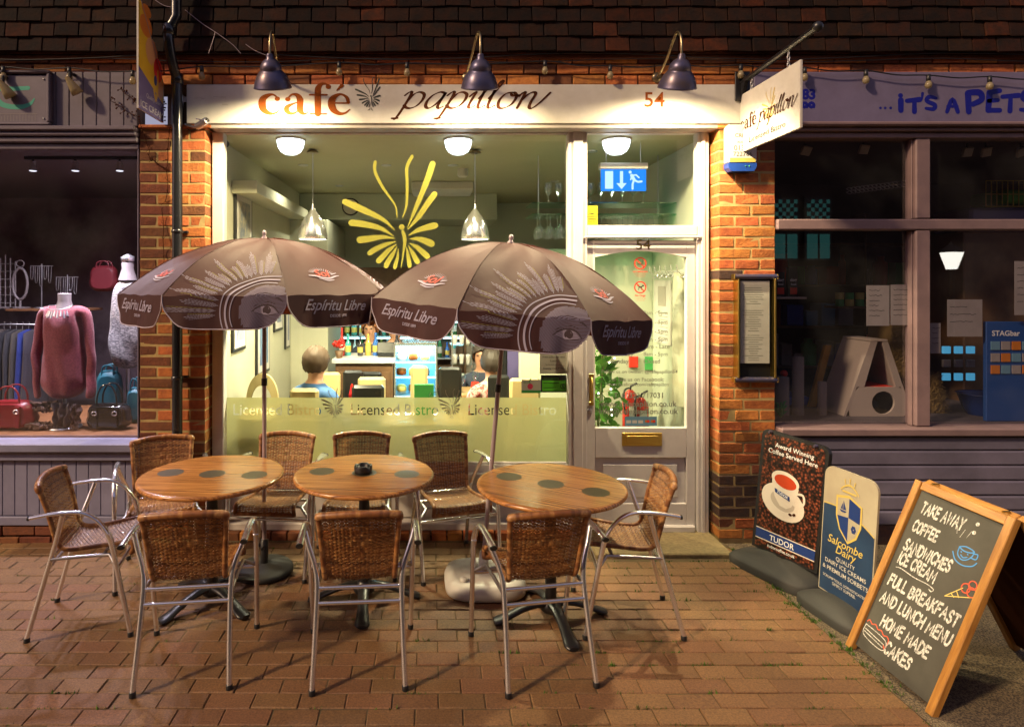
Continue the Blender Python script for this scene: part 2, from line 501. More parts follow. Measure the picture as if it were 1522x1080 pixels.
    def ball(s, c, r, seg=12, rings=8, mi=0, sc=(1, 1, 1), mat=None, smooth=True, col=None):
        pr = []
        for i in range(rings + 1):
            a = -pi / 2 + pi * i / rings
            pr.append((max(cos(a) * r, 1e-6), sin(a) * r))
        m = Matrix.Diagonal((*sc, 1)).to_3x3()
        if mat is not None: m = mat.to_3x3() @ m
        return s.lathe(pr, seg, c, mi, m, smooth, col)

    def flat(s, tris, fn, mi=0):
        """2D (verts, faces) mapped by fn(x, y) -> 3D"""
        vs, fs = tris
        return s.add([fn(x, y) for x, y in vs], fs, mi)

    def mesh(s, name, mats, off=(0, 0, 0)):
        me = bpy.data.meshes.new(name)
        o = Vector(off)
        me.from_pydata([tuple(Vector(v) - o) for v in s.v], [], s.f)
        if not isinstance(mats, (list, tuple)): mats = [mats]
        for m in mats: me.materials.append(MATS[m])
        me.polygons.foreach_set('material_index', s.mi)
        me.polygons.foreach_set('use_smooth', s.smooth)
        if s.c is not None:
            ca = me.color_attributes.new('Col', 'FLOAT_COLOR', 'POINT')
            ca.data.foreach_set('color', [x for c in s.c for x in (*c, 1)])
        me.update()
        return me

    def build(s, name, mats, parent=None, **tags):
        off = wloc(parent) if parent is not None else Vector((0, 0, 0))
        o = bpy.data.objects.new(name, s.mesh(name, mats, off))
        COL.objects.link(o)
        if parent is not None:
            o.parent = parent; WORLD[o.name] = off.copy()
        for k, v in tags.items():
            if v is not None: o[k] = v
        return o


def wloc(o):
    return WORLD.get(o.name, Vector((0, 0, 0)))


def T(name, label, cat, loc=(0, 0, 0), group=None):
    o = bpy.data.objects.new(name, None)
    COL.objects.link(o)
    o.empty_display_size = 0.1
    o.location = loc; WORLD[o.name] = Vector(loc)
    o['label'] = label; o['category'] = cat
    if group: o['group'] = group
    return o


def solo(mb, name, mats, label, cat, group=None):
    """a thing that is one mesh, its origin at its own base"""
    vs = mb.v
    c = Vector((sum(v[0] for v in vs) / len(vs), sum(v[1] for v in vs) / len(vs), min(v[2] for v in vs)))
    o = bpy.data.objects.new(name, mb.mesh(name, mats, c)); COL.objects.link(o); o.location = c
    o['label'] = label; o['category'] = cat
    if group: o['group'] = group
    return o


def struct(mb, name, mats, parent=None):
    o = mb.build(name, mats, parent)
    if parent is None: o['kind'] = 'structure'
    return o


def instance(me, name, loc, parent, rot=None):
    o = bpy.data.objects.new(name, me); COL.objects.link(o)
    if parent is not None: o.parent = parent
    off = wloc(parent) if parent is not None else Vector((0, 0, 0))
    o.location = Vector(loc) - off
    if rot: o.rotation_euler = rot
    return o


def copy_tree(o, loc=None, rotz=None, label=None, parent=None):
    c = o.copy(); COL.objects.link(c)
    if parent is not None: c.parent = parent
    if loc is not None: c.location = loc
    if rotz is not None: c.rotation_euler = (0, 0, rotz)
    if label: c['label'] = label
    for ch in list(o.children): copy_tree(ch, parent=c)
    return c


def boxpart(name, x0, x1, y0, y1, z0, z1, mat, parent, ch=0.004, **t):
    return MB().box(x0, x1, y0, y1, z0, z1, ch=ch).build(name, mat, parent, **t)


# ---------------------------------------------------------------- 2D drawing: strokes and lettering
def catmull(pts, n=8):
    if len(pts) < 3: return [tuple(p) for p in pts]
    out = []
    P_ = [pts[0]] + list(pts) + [pts[-1]]
    for i in range(1, len(P_) - 2):
        p0, p1, p2, p3 = P_[i - 1:i + 3]
        for k in range(n):
            t = k / n
            out.append(tuple(0.5 * ((2 * b) + (-a + c) * t + (2 * a - 5 * b + 4 * c - d) * t * t + (-a + 3 * b - 3 * c + d) * t ** 3)
                             for a, b, c, d in zip(p0, p1, p2, p3)))
    out.append(tuple(pts[-1]))
    return out


def stroke(pts, w=0.05, nib=None, smooth=True, n=8, caps=True):
    """a ribbon along pts (x, y) or (x, y, w); nib = (thick, thin, angle) for a broad pen"""
    pts = [tuple(p) if len(p) == 3 else (p[0], p[1], w) for p in pts]
    if smooth and len(pts) > 2: pts = catmull(pts, n)
    vs = []; fs = []
    m = len(pts)
    L_ = []
    for i, (x, y, ww) in enumerate(pts):
        a = pts[max(i - 1, 0)]; b = pts[min(i + 1, m - 1)]
        dx, dy = b[0] - a[0], b[1] - a[1]
        l = sqrt(dx * dx + dy * dy) or 1e-6
        dx /= l; dy /= l
        if nib:
            th = atan2(dy, dx)
            ww = nib[1] + (nib[0] - nib[1]) * abs(sin(th - nib[2]))
        L_.append((x, y, ww, dx, dy))
        vs.append((x - dy * ww / 2, y + dx * ww / 2)); vs.append((x + dy * ww / 2, y - dx * ww / 2))
    for i in range(m - 1):
        fs.append((2 * i + 1, 2 * i + 3, 2 * i + 2, 2 * i))
    if caps:
        for (x, y, ww, dx, dy), sg, (ia, ib) in ((L_[0], -1, (0, 1)), (L_[-1], 1, (2 * m - 1, 2 * m - 2))):
            o = len(vs)
            K = 5
            for k in range(1, K):
                a = pi * k / K
                if sg < 0:
                    ox, oy = (-dy * cos(a) - dx * sin(a)), (dx * cos(a) - dy * sin(a))
                else:
                    ox, oy = (dy * cos(a) + dx * sin(a)), (-dx * cos(a) + dy * sin(a))
                vs.append((x + ox * ww / 2, y + oy * ww / 2))
            fs.append([ia] + list(range(o, o + K - 1)) + [ib])
    return vs, fs


def disc2(x, y, r, n=14, ry=None):
    ry = ry or r
    return [(x + r * cos(2 * pi * k / n), y + ry * sin(2 * pi * k / n)) for k in range(n)], [tuple(range(n))]


def rect2(x0, x1, y0, y1):
    return [(x0, y0), (x1, y0), (x1, y1), (x0, y1)], [(0, 1, 2, 3)]


def ring2(x, y, r, w, n=24):
    vs = []; fs = []
    for k in range(n):
        a = 2 * pi * k / n
        vs += [(x + (r - w / 2) * cos(a), y + (r - w / 2) * sin(a)), (x + (r + w / 2) * cos(a), y + (r + w / 2) * sin(a))]
        j = (k + 1) % n
        fs.append((2 * k, 2 * k + 1, 2 * j + 1, 2 * j))
    return vs, fs


TXT = {}


def text2(s, size=1.0, align='LEFT', bold=0.0, shear=0.0, sx=1.0, spacing=1.0):
    """lettering from Blender's own font as 2D verts and faces, baseline at y=0"""
    key = (s, bold, shear, spacing)
    if key not in TXT:
        cu = bpy.data.curves.new('lettering', 'FONT')
        cu.body = s; cu.size = 1.0; cu.offset = bold; cu.shear = shear; cu.space_character = spacing
        cu.resolution_u = 3
        o = bpy.data.objects.new('lettering', cu); COL.objects.link(o)
        dg = bpy.context.evaluated_depsgraph_get()
        me = bpy.data.meshes.new_from_object(o.evaluated_get(dg))
        vs = [(v.co.x, v.co.y) for v in me.vertices]; fs = [tuple(p.vertices) for p in me.polygons]
        # only one side
        nf = [f for f in fs]
        bpy.data.objects.remove(o); bpy.data.meshes.remove(me); bpy.data.curves.remove(cu)
        TXT[key] = (vs, nf)
    vs, fs = TXT[key]
    if not vs: return [], []
    x0 = min(v[0] for v in vs); x1 = max(v[0] for v in vs)
    ox = {'LEFT': x0, 'CENTER': (x0 + x1) / 2, 'RIGHT': x1}[align]
    return [((x - ox) * size * sx, y * size) for x, y in vs], fs


def text_w(s, width, align='LEFT', size=None, **k):
    """lettering fitted to a width"""
    v, f = text2(s, 1.0, align, **k)
    w = max(p[0] for p in v) - min(p[0] for p in v)
    q = width / w
    sy = size if size else q
    return [(x * q, y * sy) for x, y in v], f


def shift2(t, dx, dy, s=1.0, rot=0.0):
    c, sn = cos(rot), sin(rot)
    return [(dx + (x * c - y * sn) * s, dy + (x * sn + y * c) * s) for x, y in t[0]], t[1]


# one-line capitals, for chalk and paint lettering: unit height, width given
CAPS = {
 'A': (.8, [[(0, 0), (.4, 1), (.8, 0)], [(.15, .36), (.66, .36)]]),
 'B': (.65, [[(0, 0), (0, 1)], [(0, 1), (.45, .98), (.55, .77), (.4, .55), (0, .53)], [(.05, .53), (.5, .5), (.65, .26), (.45, .02), (0, 0)]]),
 'C': (.7, [[(.7, .82), (.45, 1), (.12, .85), (0, .5), (.14, .12), (.45, 0), (.7, .18)]]),
 'D': (.7, [[(0, 0), (0, 1)], [(0, 1), (.4, .95), (.68, .7), (.68, .35), (.42, .05), (0, 0)]]),
 'E': (.6, [[(0, 0), (0, 1)], [(0, 1), (.6, 1)], [(0, .52), (.5, .54)], [(0, 0), (.62, .02)]]),
 'F': (.6, [[(0, 0), (0, 1)], [(0, 1), (.6, 1)], [(0, .52), (.48, .54)]]),
 'H': (.68, [[(0, 0), (0, 1)], [(.68, 0), (.68, 1)], [(0, .5), (.68, .52)]]),
 'I': (.1, [[(.05, 0), (.05, 1)]]),
 'K': (.68, [[(0, 0), (0, 1)], [(.62, 1), (0, .45)], [(.16, .56), (.68, 0)]]),
 'L': (.55, [[(0, 1), (0, 0)], [(0, 0), (.55, .02)]]),
 'M': (.9, [[(0, 0), (.08, 1), (.45, .3), (.82, 1), (.9, 0)]]),
 'N': (.7, [[(0, 0), (0, 1), (.7, 0), (.7, 1)]]),
 'O': (.75, [[(.38, 1), (.08, .82), (0, .5), (.1, .15), (.38, 0), (.66, .15), (.75, .5), (.66, .84), (.38, 1)]]),
 'P': (.62, [[(0, 0), (0, 1)], [(0, 1), (.45, .98), (.62, .74), (.45, .48), (0, .45)]]),
 'R': (.66, [[(0, 0), (0, 1)], [(0, 1), (.45, .98), (.58, .75), (.42, .52), (0, .5)], [(.3, .5), (.66, 0)]]),
 'S': (.6, [[(.58, .85), (.35, 1), (.08, .85), (.1, .62), (.45, .45), (.58, .22), (.35, 0), (0, .14)]]),
 'T': (.68, [[(0, 1), (.68, 1)], [(.34, 1), (.34, 0)]]),
 'U': (.7, [[(0, 1), (.02, .3), (.2, .03), (.5, .03), (.68, .3), (.7, 1)]]),
 'W': (.95, [[(0, 1), (.2, 0), (.47, .75), (.74, 0), (.95, 1)]]),
 'Y': (.7, [[(0, 1), (.35, .5)], [(.7, 1), (.35, .5), (.33, 0)]]),
}
STRAIGHT = set('AEFHIKLMNTWY')


def caps2(s, h, w, wid=1.0, gap=0.28, slant=0.0, jit=0.02, rng=R, align='CENTER'):
    x = 0; out = []
    for ch in s:
        if ch == ' ':
            x += 0.5; continue
        cw, strokes = CAPS[ch]
        jy = rng.uniform(-jit, jit) * 2; sc = 1 + rng.uniform(-jit, jit) * 2
        for st in strokes:
            pts = [(x + (px * sc + py * slant), py * sc + jy + rng.uniform(-jit, jit)) for px, py in st]
            out.append((pts, ch not in STRAIGHT and len(st) > 2))
        x += cw + gap
    x -= gap
    ox = {'LEFT': 0, 'CENTER': x / 2, 'RIGHT': x}[align]
    vs = []; fs = []
    for pts, sm in out:
        pts = [((px - ox) * h * wid, py * h) for px, py in pts]
        v, f = stroke(pts, w, smooth=sm, n=4)
        o = len(vs); vs += v; fs += [tuple(i + o for i in q) for q in f]
    return vs, fs


def merge2(ts):
    vs = []; fs = []
    for v, f in ts:
        o = len(vs); vs += list(v); fs += [tuple(i + o for i in q) for q in f]
    return vs, fs


def serif2(word):
    """the bold old-style 'café': unit x-height, drawn with swelling strokes"""
    G_ = {
        'c': (.98, [[(.80, .74, .10), (.62, .93, .08), (.42, .92, .16), (.20, .76, .27), (.15, .50, .31), (.22, .22, .27), (.44, .06, .17), (.68, .07, .09), (.90, .26, .04)]], [(.76, .74, .11)]),
        'a': (1.06, [[(.20, .76, .08), (.36, .94, .09), (.56, .92, .17), (.68, .74, .26), (.69, .50, .26), (.69, .22, .26), (.80, .05, .16), (.93, .05, .07), (1.02, .16, .04)],
                     [(.62, .58, .05), (.40, .50, .10), (.18, .36, .20), (.16, .18, .22), (.32, .05, .16), (.52, .10, .08), (.62, .22, .04)]], [(.20, .72, .11)]),
        'f': (.74, [[(.78, 1.30, .10), (.68, 1.43, .08), (.50, 1.44, .14), (.36, 1.26, .24), (.34, 1.0, .26), (.34, .5, .26), (.34, .03, .26)],
                    [(.02, .93, .08), (.70, .93, .08)], [(.04, .03, .07), (.68, .03, .07)]], [(.76, 1.31, .11)]),
        'e': (.98, [[(.16, .54, .07), (.82, .54, .08)], [(.82, .56, .14), (.76, .80, .14), (.56, .95, .09), (.38, .92, .15), (.19, .74, .27), (.15, .48, .30), (.24, .20, .26), (.46, .05, .17), (.68, .07, .09), (.88, .24, .04)]], []),
    }
    x = 0; out = []
    for ch in word:
        if ch == '´':
            out.append(stroke([(x - .62, 1.14, .05), (x - .42, 1.36, .17)], smooth=False)); continue
        w, ss, dots = G_[ch]
        for s_ in ss: out.append(stroke([(x + a, b, c) for a, b, c in s_], smooth=len(s_) > 2))
        for a, b, r in dots: out.append(disc2(x + a, b, r))
        x += w
    return out, x


def italic2(word, thick=.17, thin=.05):
    """the flowing pen italics of 'papillon': unit x-height"""
    sl = .28
    G_ = {
        'p': (.92, [[(-.06, .78), (.06, .98), (.16, 1.02), (.18, .80), (.08, .0), (-.04, -.62), (-.10, -.66)], [(.12, .35), (.30, .86), (.52, 1.0), (.74, .86), (.76, .5), (.62, .15), (.40, .0), (.20, .04), (.10, .16)], [(-.2, -.64), (.02, -.62)]]),
        'a': (.88, [[(.66, .95), (.46, 1.0), (.20, .80), (.06, .42), (.10, .10), (.26, .0), (.46, .22), (.66, .70), (.70, .98), (.62, .45), (.60, .10), (.70, .0), (.84, .12)]]),
        'i': (.40, [[(-.02, .72), (.12, .98), (.18, .96), (.12, .5), (.10, .12), (.20, .0), (.36, .16)]]),
        'l': (.42, [[(.0, .60), (.22, 1.25), (.32, 1.62), (.24, 1.70), (.14, 1.3), (.08, .5), (.10, .10), (.20, .0), (.38, .18)]]),
        'o': (.86, [[(.50, .98), (.22, .90), (.06, .48), (.14, .06), (.38, .0), (.64, .25), (.72, .70), (.58, .96), (.46, .92), (.56, .78), (.84, .84)]]),
        'n': (1.1, [[(-.04, .74), (.08, .98), (.16, .94), (.12, .4), (.08, .0)], [(.12, .45), (.32, .88), (.52, 1.0), (.62, .86), (.56, .4), (.58, .06), (.72, .0), (.95, .35), (1.22, .98)]]),
    }
    x = 0; out = []
    for ch in word:
        w, ss = G_[ch]
        for s_ in ss:
            out.append(stroke([(x + a + b * sl, b, thin) for a, b in s_], nib=(thick, thin, radians(35)), n=7))
        if ch == 'i':
            pass
        x += w
    return out, x


# the butterfly of the window, in its own units: read off the glass, 1 unit = 100 zoomed pixels
BUTTER = [
 [(750, 455, 4), (700, 410, 20), (600, 362, 34), (541, 336, 30)],
 [(745, 480, 4), (690, 447, 22), (620, 430, 32), (568, 424, 32)],
 [(750, 490, 4), (700, 484, 20), (640, 492, 32), (604, 496, 34)],
 [(755, 503, 4), (715, 515, 20), (670, 535, 26), (645, 552, 24)],
 [(757, 515, 4), (725, 540, 22), (695, 572, 28), (683, 584, 28)],
 [(760, 525, 4), (740, 560, 20), (720, 592, 26), (714, 606, 24)],
 [(766, 535, 3), (762, 570, 14), (754, 600, 20), (751, 612, 18)],
 [(785, 462, 16), (793, 495, 18), (787, 550, 10), (777, 614, 3)],
 [(806, 452, 3), (850, 400, 24), (895, 335, 30), (918, 304, 30)],
 [(803, 446, 3), (840, 360, 20), (885, 250, 30), (910, 176, 30)],
 [(783, 402, 4), (800, 350, 12), (803, 260, 15), (802, 190, 16), (824, 144, 16)],
 [(760, 402, 4), (752, 350, 9), (700, 275, 14), (668, 210, 15), (668, 168, 16)],
 [(808, 478, 3), (850, 455, 22), (900, 440, 32), (920, 436, 32)],
 [(812, 492, 3), (850, 492, 22), (890, 505, 34), (905, 512, 34)],
 [(812, 510, 3), (845, 528, 22), (880, 558, 30), (888, 566, 28)],
 [(808, 520, 3), (825, 550, 20), (842, 582, 26), (847, 590, 24)],
 [(800, 525, 3), (806, 560, 16), (812, 595, 22), (813, 606, 20)],
]


def butterfly2(tail=False):
    out = [stroke([((x - 780) / 100, (470 - y) / 100, w / 118) for x, y, w in s_]) for s_ in BUTTER]
    out.append(disc2(0, .28, .12))
    if tail:
        out.append(stroke([(-.1, -1.5, .04), (-.2, -1.8, .1), (-.5, -1.95, .06)]))
        out.append(stroke([(.1, -1.5, .04), (.12, -1.8, .09), (.3, -2.0, .05)]))
    return out


def decal(name, shapes, fn, mat, parent, step=0.00012, base=0.0, **t):
    """flat marks laid a hair above a surface; fn(x, y, lift) -> 3D"""
    mb = MB()
    for i, s_ in enumerate(shapes):
        lift = base + step * i
        mb.flat(s_, lambda x, y: fn(x, y, lift))
    return mb.build(name, mat, parent, **t)


def on_wall(x0, z0, y, s=1.0):
    """marks on a plane facing the street"""
    return lambda a, b, l: Vector((x0 + a * s, y - l, z0 + b * s))


def on_wall2(x0, z0, y, sx, sz):
    return lambda a, b, l: Vector((x0 + a * sx, y - l, z0 + b * sz))


# ---------------------------------------------------------------- figures grown from a skeleton
def grow(name, verts, edges, radii, levels=2, root=0):
    me = bpy.data.meshes.new(name); me.from_pydata([tuple(v) for v in verts], edges, [])
    o = bpy.data.objects.new(name, me); COL.objects.link(o)
    sk = o.modifiers.new('skin', 'SKIN')
    for i, r in enumerate(radii):
        rr = r if isinstance(r, tuple) else (r, r)
        me.skin_vertices[0].data[i].radius = rr
        me.skin_vertices[0].data[i].use_root = (i == root)
    sk.use_smooth_shade = True
    ss = o.modifiers.new('sub', 'SUBSURF'); ss.levels = levels; ss.render_levels = levels
    dg = bpy.context.evaluated_depsgraph_get()
    m2 = bpy.data.meshes.new_from_object(o.evaluated_get(dg))
    bpy.data.objects.remove(o); bpy.data.meshes.remove(me)
    m2.name = name
    return m2


# ================================================================ THE SETTING
struct(MB().box(-30, 30, -30, 1.0, -0.22, -0.10), 'ground', 'road')
# tarmac strip to the right of the paving, a sheet with soft unevenness
mb = MB()
nx, ny = 60, 50
vs = []
for j in range(ny + 1):
    for i in range(nx + 1):
        x = 2.045 + (6.5 - 2.045) * i / nx; y = -4.6 + 4.75 * j / ny
        vs.append((x, y, -0.012 + 0.006 * sin(x * 5 + y * 3) * sin(y * 4.1)))
mb.add(vs, [(j * (nx + 1) + i, j * (nx + 1) + i + 1, (j + 1) * (nx + 1) + i + 1, (j + 1) * (nx + 1) + i) for j in range(ny) for i in range(nx)], smooth=True)
struct(mb, 'tarmac_path', 'tarmac')

pav = T('brick_pavement', 'red brown block paving laid in rows before the café', 'pavement')
del pav['category']; pav['kind'] = 'structure'
MB().box(-6.2, 2.04, -4.6, 0.16, -0.14, -0.0055).build('sand_bed', 'joint_sand', pav)


def chamfer_mesh(name, sx, sy, sz, ch, mat, wob=0.0, seed=0):
    rr = random.Random(seed)
    mb = MB().box(-sx / 2, sx / 2, -sy / 2, sy / 2, -sz / 2, sz / 2, ch=ch)
    mb.v = [(x + rr.uniform(-wob, wob), y + rr.uniform(-wob, wob), z + rr.uniform(-wob, wob)) for x, y, z in mb.v]
    return mb.mesh(name, mat)


pav_me = [chamfer_mesh('paver', 0.1965, 0.0965, 0.06, 0.0035, 'paver', 0.0012, k) for k in range(6)]
pav_half = chamfer_mesh('paver', 0.0965, 0.0965, 0.06, 0.0035, 'paver', 0.0012, 9)
pp = []
row = 0
y = -0.05
while y > -4.55:
    off = (0.1 if row % 2 else 0.0)
    x = 2.035 - 0.1 + off
    if off:
        pp.append((2.035 - 0.05, y, True)); x = 2.035 - 0.1 - 0.1
    while x > -6.0:
        d = D + y
        if not (y > -0.26 and 1.0 < x < 2.2):
            pp.append((x, y, False))
        x -= 0.2
    y -= 0.1; row += 1


def seen(x, y):
    d = D + y
    if d < 0.4: return False
    px = 640 + x * F / d; py = 420 + H * F / d
    return -50 < px < 1572 and py < 1100


pp.sort(key=lambda q: (0 if seen(q[0], q[1]) else 1, D + q[1]))
rest = MB()
n_inst = 0
for i, (x, y, half) in enumerate(pp):
    rr = random.Random(i)
    z = -0.03 + rr.uniform(-0.0035, 0.0015)
    if seen(x, y) and n_inst < 300:
        instance(pav_half if half else pav_me[i % 6], 'paver', (x, y, z), pav,
                 (rr.uniform(-.012, .012), rr.uniform(-.008, .008), rr.uniform(-.008, .008)))
        n_inst += 1
    elif y > -4.5:
        m = Matrix.Translation((x, y, z)) @ Matrix.Rotation(rr.uniform(-.01, .01), 4, 'X') @ Matrix.Rotation(rr.uniform(-.008, .008), 4, 'Z')
        hx = 0.047 if half else 0.097
        rest.box(-hx, hx, -.047, .047, -.03, .03, ch=.004, mat=m)
o = rest.build('paver_field', 'paver', pav); o['kind'] = 'stuff'

# moss and grass in the joints
mb = MB()
for i in range(430):
    rr = random.Random(1000 + i)
    x = rr.uniform(-2.8, 2.0); 
    if rr.random() < 0.55: x = rr.uniform(0.4, 2.03)
    k = rr.randint(0, 24); y = -0.1 * k - 0.0
    if rr.random() < 0.25:
        x = 2.03 + rr.uniform(-.01, .015); y = rr.uniform(-2.3, -0.1)
    if y > -0.3 and x > 1.0 and x < 2.0: continue
    n = rr.randint(5, 16); ln = rr.uniform(.01, .07)
    big = 1.0 if rr.random() < .8 else 1.9
    for j in range(n):
        bx = x + rr.uniform(-ln, ln); by = y + rr.uniform(-.006, .006); hh = rr.uniform(.004, .010) * big; a = rr.uniform(0, pi)
        w = rr.uniform(.0014, .0035) * big
        tx, ty = rr.uniform(-.006, .006) * big, rr.uniform(-.006, .006) * big
        mb.add([(bx - w * cos(a), by - w * sin(a), -.008), (bx + w * cos(a), by + w * sin(a), -.008), (bx + tx, by + ty, hh)], [(0, 1, 2)])
o = mb.build('moss', 'moss'); o['kind'] = 'stuff'; o['label'] = 'tufts of green moss and grass in the paving joints'; o['category'] = 'moss'

# loose grit on the tarmac
mb = MB()
for i in range(2600):
    rr = random.Random(5000 + i)
    x = 2.05 + abs(rr.gauss(0, .7)); y = rr.uniform(-2.6, 0.0); s_ = rr.uniform(.0015, .0045)
    vs = [(x + s_ * rr.uniform(.6, 1.2) * cos(a), y + s_ * rr.uniform(.6, 1.2) * sin(a), -.012) for a in (0, 1.3, 2.5, 3.8, 5.1)] + [(x, y, -.010 + s_)]
    mb.add(vs, [(k, (k + 1) % 5, 5) for k in range(5)])
o = mb.build('grit', 'tarmac'); o['kind'] = 'stuff'; o['label'] = 'loose grit scattered on the dark tarmac'; o['category'] = 'grit'

# ---------------------------------------------------------------- brickwork helpers
BR = {}


def brick_me(w, dp, mat, k, hgt=0.063):
    key = (round(w, 3), dp, mat, k, hgt)
    if key not in BR:
        BR[key] = chamfer_mesh('brick', w, dp, hgt, 0.004, mat, 0.0022, hash(key[:2]) % 97 + k)
    return BR[key]


def lay(parent, rows, z0, yf, dp, mat_fn, pitch=0.075, hgt=0.063, core='mortar', cx0=None, cx1=None, ctop=None):
    """rows(i) -> list of (x0, x1); bricks stand proud of a mortar core"""
    n = 0
    for i, row_ in enumerate(rows):
        z = z0 + pitch * (i + .5)
        for j, (a, b) in enumerate(row_):
            rr = random.Random(i * 31 + j + int(abs(a) * 100))
            me = brick_me(b - a, dp, mat_fn(i, rr), rr.randint(0, 3), hgt)
            instance(me, 'brick', ((a + b) / 2, yf + dp / 2 + rr.uniform(-.002, .002), z + rr.uniform(-.0012, .0012)), parent,
                     (0, rr.uniform(-.006, .006), rr.uniform(-.008, .008)))
            n += 1
    return n


# ---------------------------------------------------------------- CAFE BUILDING
cafe = T('cafe_building', 'brick café with a white painted fascia, glazed front and tile hung upper wall', 'building', (0.3, 0, 0))

# right pier
g = .012
xr0, xr1 = 2.005, 2.395
def pier_rows(x0, x1, n):
    out = []
    w = x1 - x0
    for i in range(n):
        if i % 2 == 0:
            c = [0.215, w - .215 - g]
            if i % 4 == 0: c = c[::-1]
        else:
            c = [.102, w - .204 - 2 * g, .102]
        r_ = []; x = x0
        for q in c:
            r_.append((x, x + q)); x += q + g
        out.append(r_)
    return out


NC = 38
def mat_right(i, rr):
    if i in (2, 3, 4, 5) and rr.random() < .8 or (rr.random() < .02): return 'brick_dark'
    return 'brick' if rr.random() < .93 else 'brick_old_dim'


MB().box(xr0 + .003, xr1 - .003, .003, .152, -.05, 2.895).build('pier', 'mortar', cafe, label='mortar core of the right brick pier')
lay(cafe, pier_rows(xr0, xr1, NC), 0.015, 0.0, .15, mat_right)

xl0, xl1 = -2.022, -1.567
MB().box(xl0 + .003, xl1 - .003, .003, .152, -.05, 2.895).build('pier', 'mortar', cafe, label='mortar core of the left brick pier')
rows_l = []
for i in range(NC):
    w = xl1 - xl0
    c = [.215, w - .215 - g] if i % 2 == 0 else [w - .215 - .102 - 2 * g, .215, .102]
    if i % 4 == 2: c = c[::-1]
    x = xl0; r_ = []
    for q in c: r_.append((x, x + q)); x += q + g
    rows_l.append(r_)
n = 0
for i, row_ in enumerate(rows_l):
    for j, (a, b) in enumerate(row_):
        rr = random.Random(i * 17 + j)
        old = (a + b) / 2 < -1.83  # dimness left of the pipe is put into a darker brick colour
        me = brick_me(b - a, .15, 'brick_old_dim' if old or rr.random() < .12 else 'brick', rr.randint(0, 3))
        instance(me, 'brick', ((a + b) / 2, .075 + rr.uniform(-.002, .002), .015 + .075 * (i + .5)), cafe, (0, rr.uniform(-.006, .006), rr.uniform(-.008, .008)))
# brick caps of the piers
for x0, x1 in ((xl0, xl1 + .05), (xr0 - .02, xr1)):
    boxpart('pier_cap', x0, x1, -.025, .14, 2.868, 2.893, 'brick', cafe, ch=.006)

# brick band above the fascia, three courses of it, and corbelled courses under the tiles
MB().box(-3.6, 4.6, .004, .25, 3.165, 3.40).build('wall_core', 'mortar_old', cafe)
rows = []
for i in range(3):
    x = -3.55 - (0.11 if i % 2 else 0); r_ = []
    while x < 4.5:
        w = .215
        r_.append((x, x + w)); x += w + g
    rows.append(r_)
lay(cafe, rows, 3.168, -.012, .1, lambda i, rr: 'brick' if rr.random() < .75 else 'brick_old_dim')

# tile hanging: every tile of the six courses in view
tile_me = []
for k in range(5):
    rr = random.Random(k + 40)
    mb = MB().box(-.080, .080, -.007, .007, -.075, .075, ch=.003)
    mb.v = [(x + rr.uniform(-.002, .002), y + rr.uniform(-.002, .002) + (0.006 * (abs(x) / .08) ** 2), z + rr.uniform(-.0035, .0035)) for x, y, z in mb.v]
    tile_me.append((mb.mesh('hanging_tile', 'tile'), mb.mesh('hanging_tile', 'tile_red')))
stuff_t = MB()
for i in range(14):
    z = 3.40 + .102 * i
    x = -3.4 - (.085 if i % 2 else 0); j = 0
    while x < 4.4:
        rr = random.Random(i * 211 + j)
        if i < 6:
            red = rr.random() < .16
            instance(tile_me[rr.randint(0, 4)][1 if red else 0], 'hanging_tile', (x, -.075 - .004 + rr.uniform(-.003, .003), z + .052 + rr.uniform(-.003, .003)), cafe,
                     (radians(-7.5) + rr.uniform(-.02, .02), rr.uniform(-.018, .018), rr.uniform(-.02, .02)))
        else:
            m = Matrix.Translation((x, -.079, z + .052)) @ Matrix.Rotation(radians(-7.5), 4, 'X')
            stuff_t.box(-.08, .08, -.007, .007, -.075, .075, mat=m)
        x += .167; j += 1
o = stuff_t.build('tile_courses', 'tile', cafe); o['kind'] = 'stuff'
MB().box(-3.6, 4.6, -.062, .25, 3.402, 5.0).build('upper_wall', 'tile_batten', cafe)
# eaves course: under the lowest tiles, two projecting strips
boxpart('corbel_course', -3.6, 4.6, -.058, -.002, 3.372, 3.398, 'tile_red', cafe, ch=.004)
boxpart('corbel_course', -3.6, 4.6, -.036, -.013, 3.345, 3.369, 'brick_old_dim', cafe, ch=.004)
# roof so that the block closes above
MB().prism([(-.25, 5.0), (6, 8.2), (6, 8.0), (-.25, 4.9)], lambda a, b, t: Vector((t, a, b)), -3.7, 4.7).build('roof', 'tile', cafe)
# side and rear walls of the rooms
MB().box(-1.78, -1.62, .16, 9.4, -.25, 3.1).build('party_wall', 'tile_batten', cafe)
MB().box(2.06, 2.2, .16, 9.4, -.25, 3.1).build('party_wall', 'tile_batten', cafe)

# fascia board
FY = -.035
boxpart('fascia_board', -1.684, 2.226, FY, .02, 2.897, 3.166, 'fascia_white', cafe, ch=.004)
boxpart('soffit_board', -1.55, 1.99, -.02, .16, 2.868, 2.8965, 'taupe_paint', cafe, ch=.003)
# painted name
S1, x_end = serif2('cafe´')
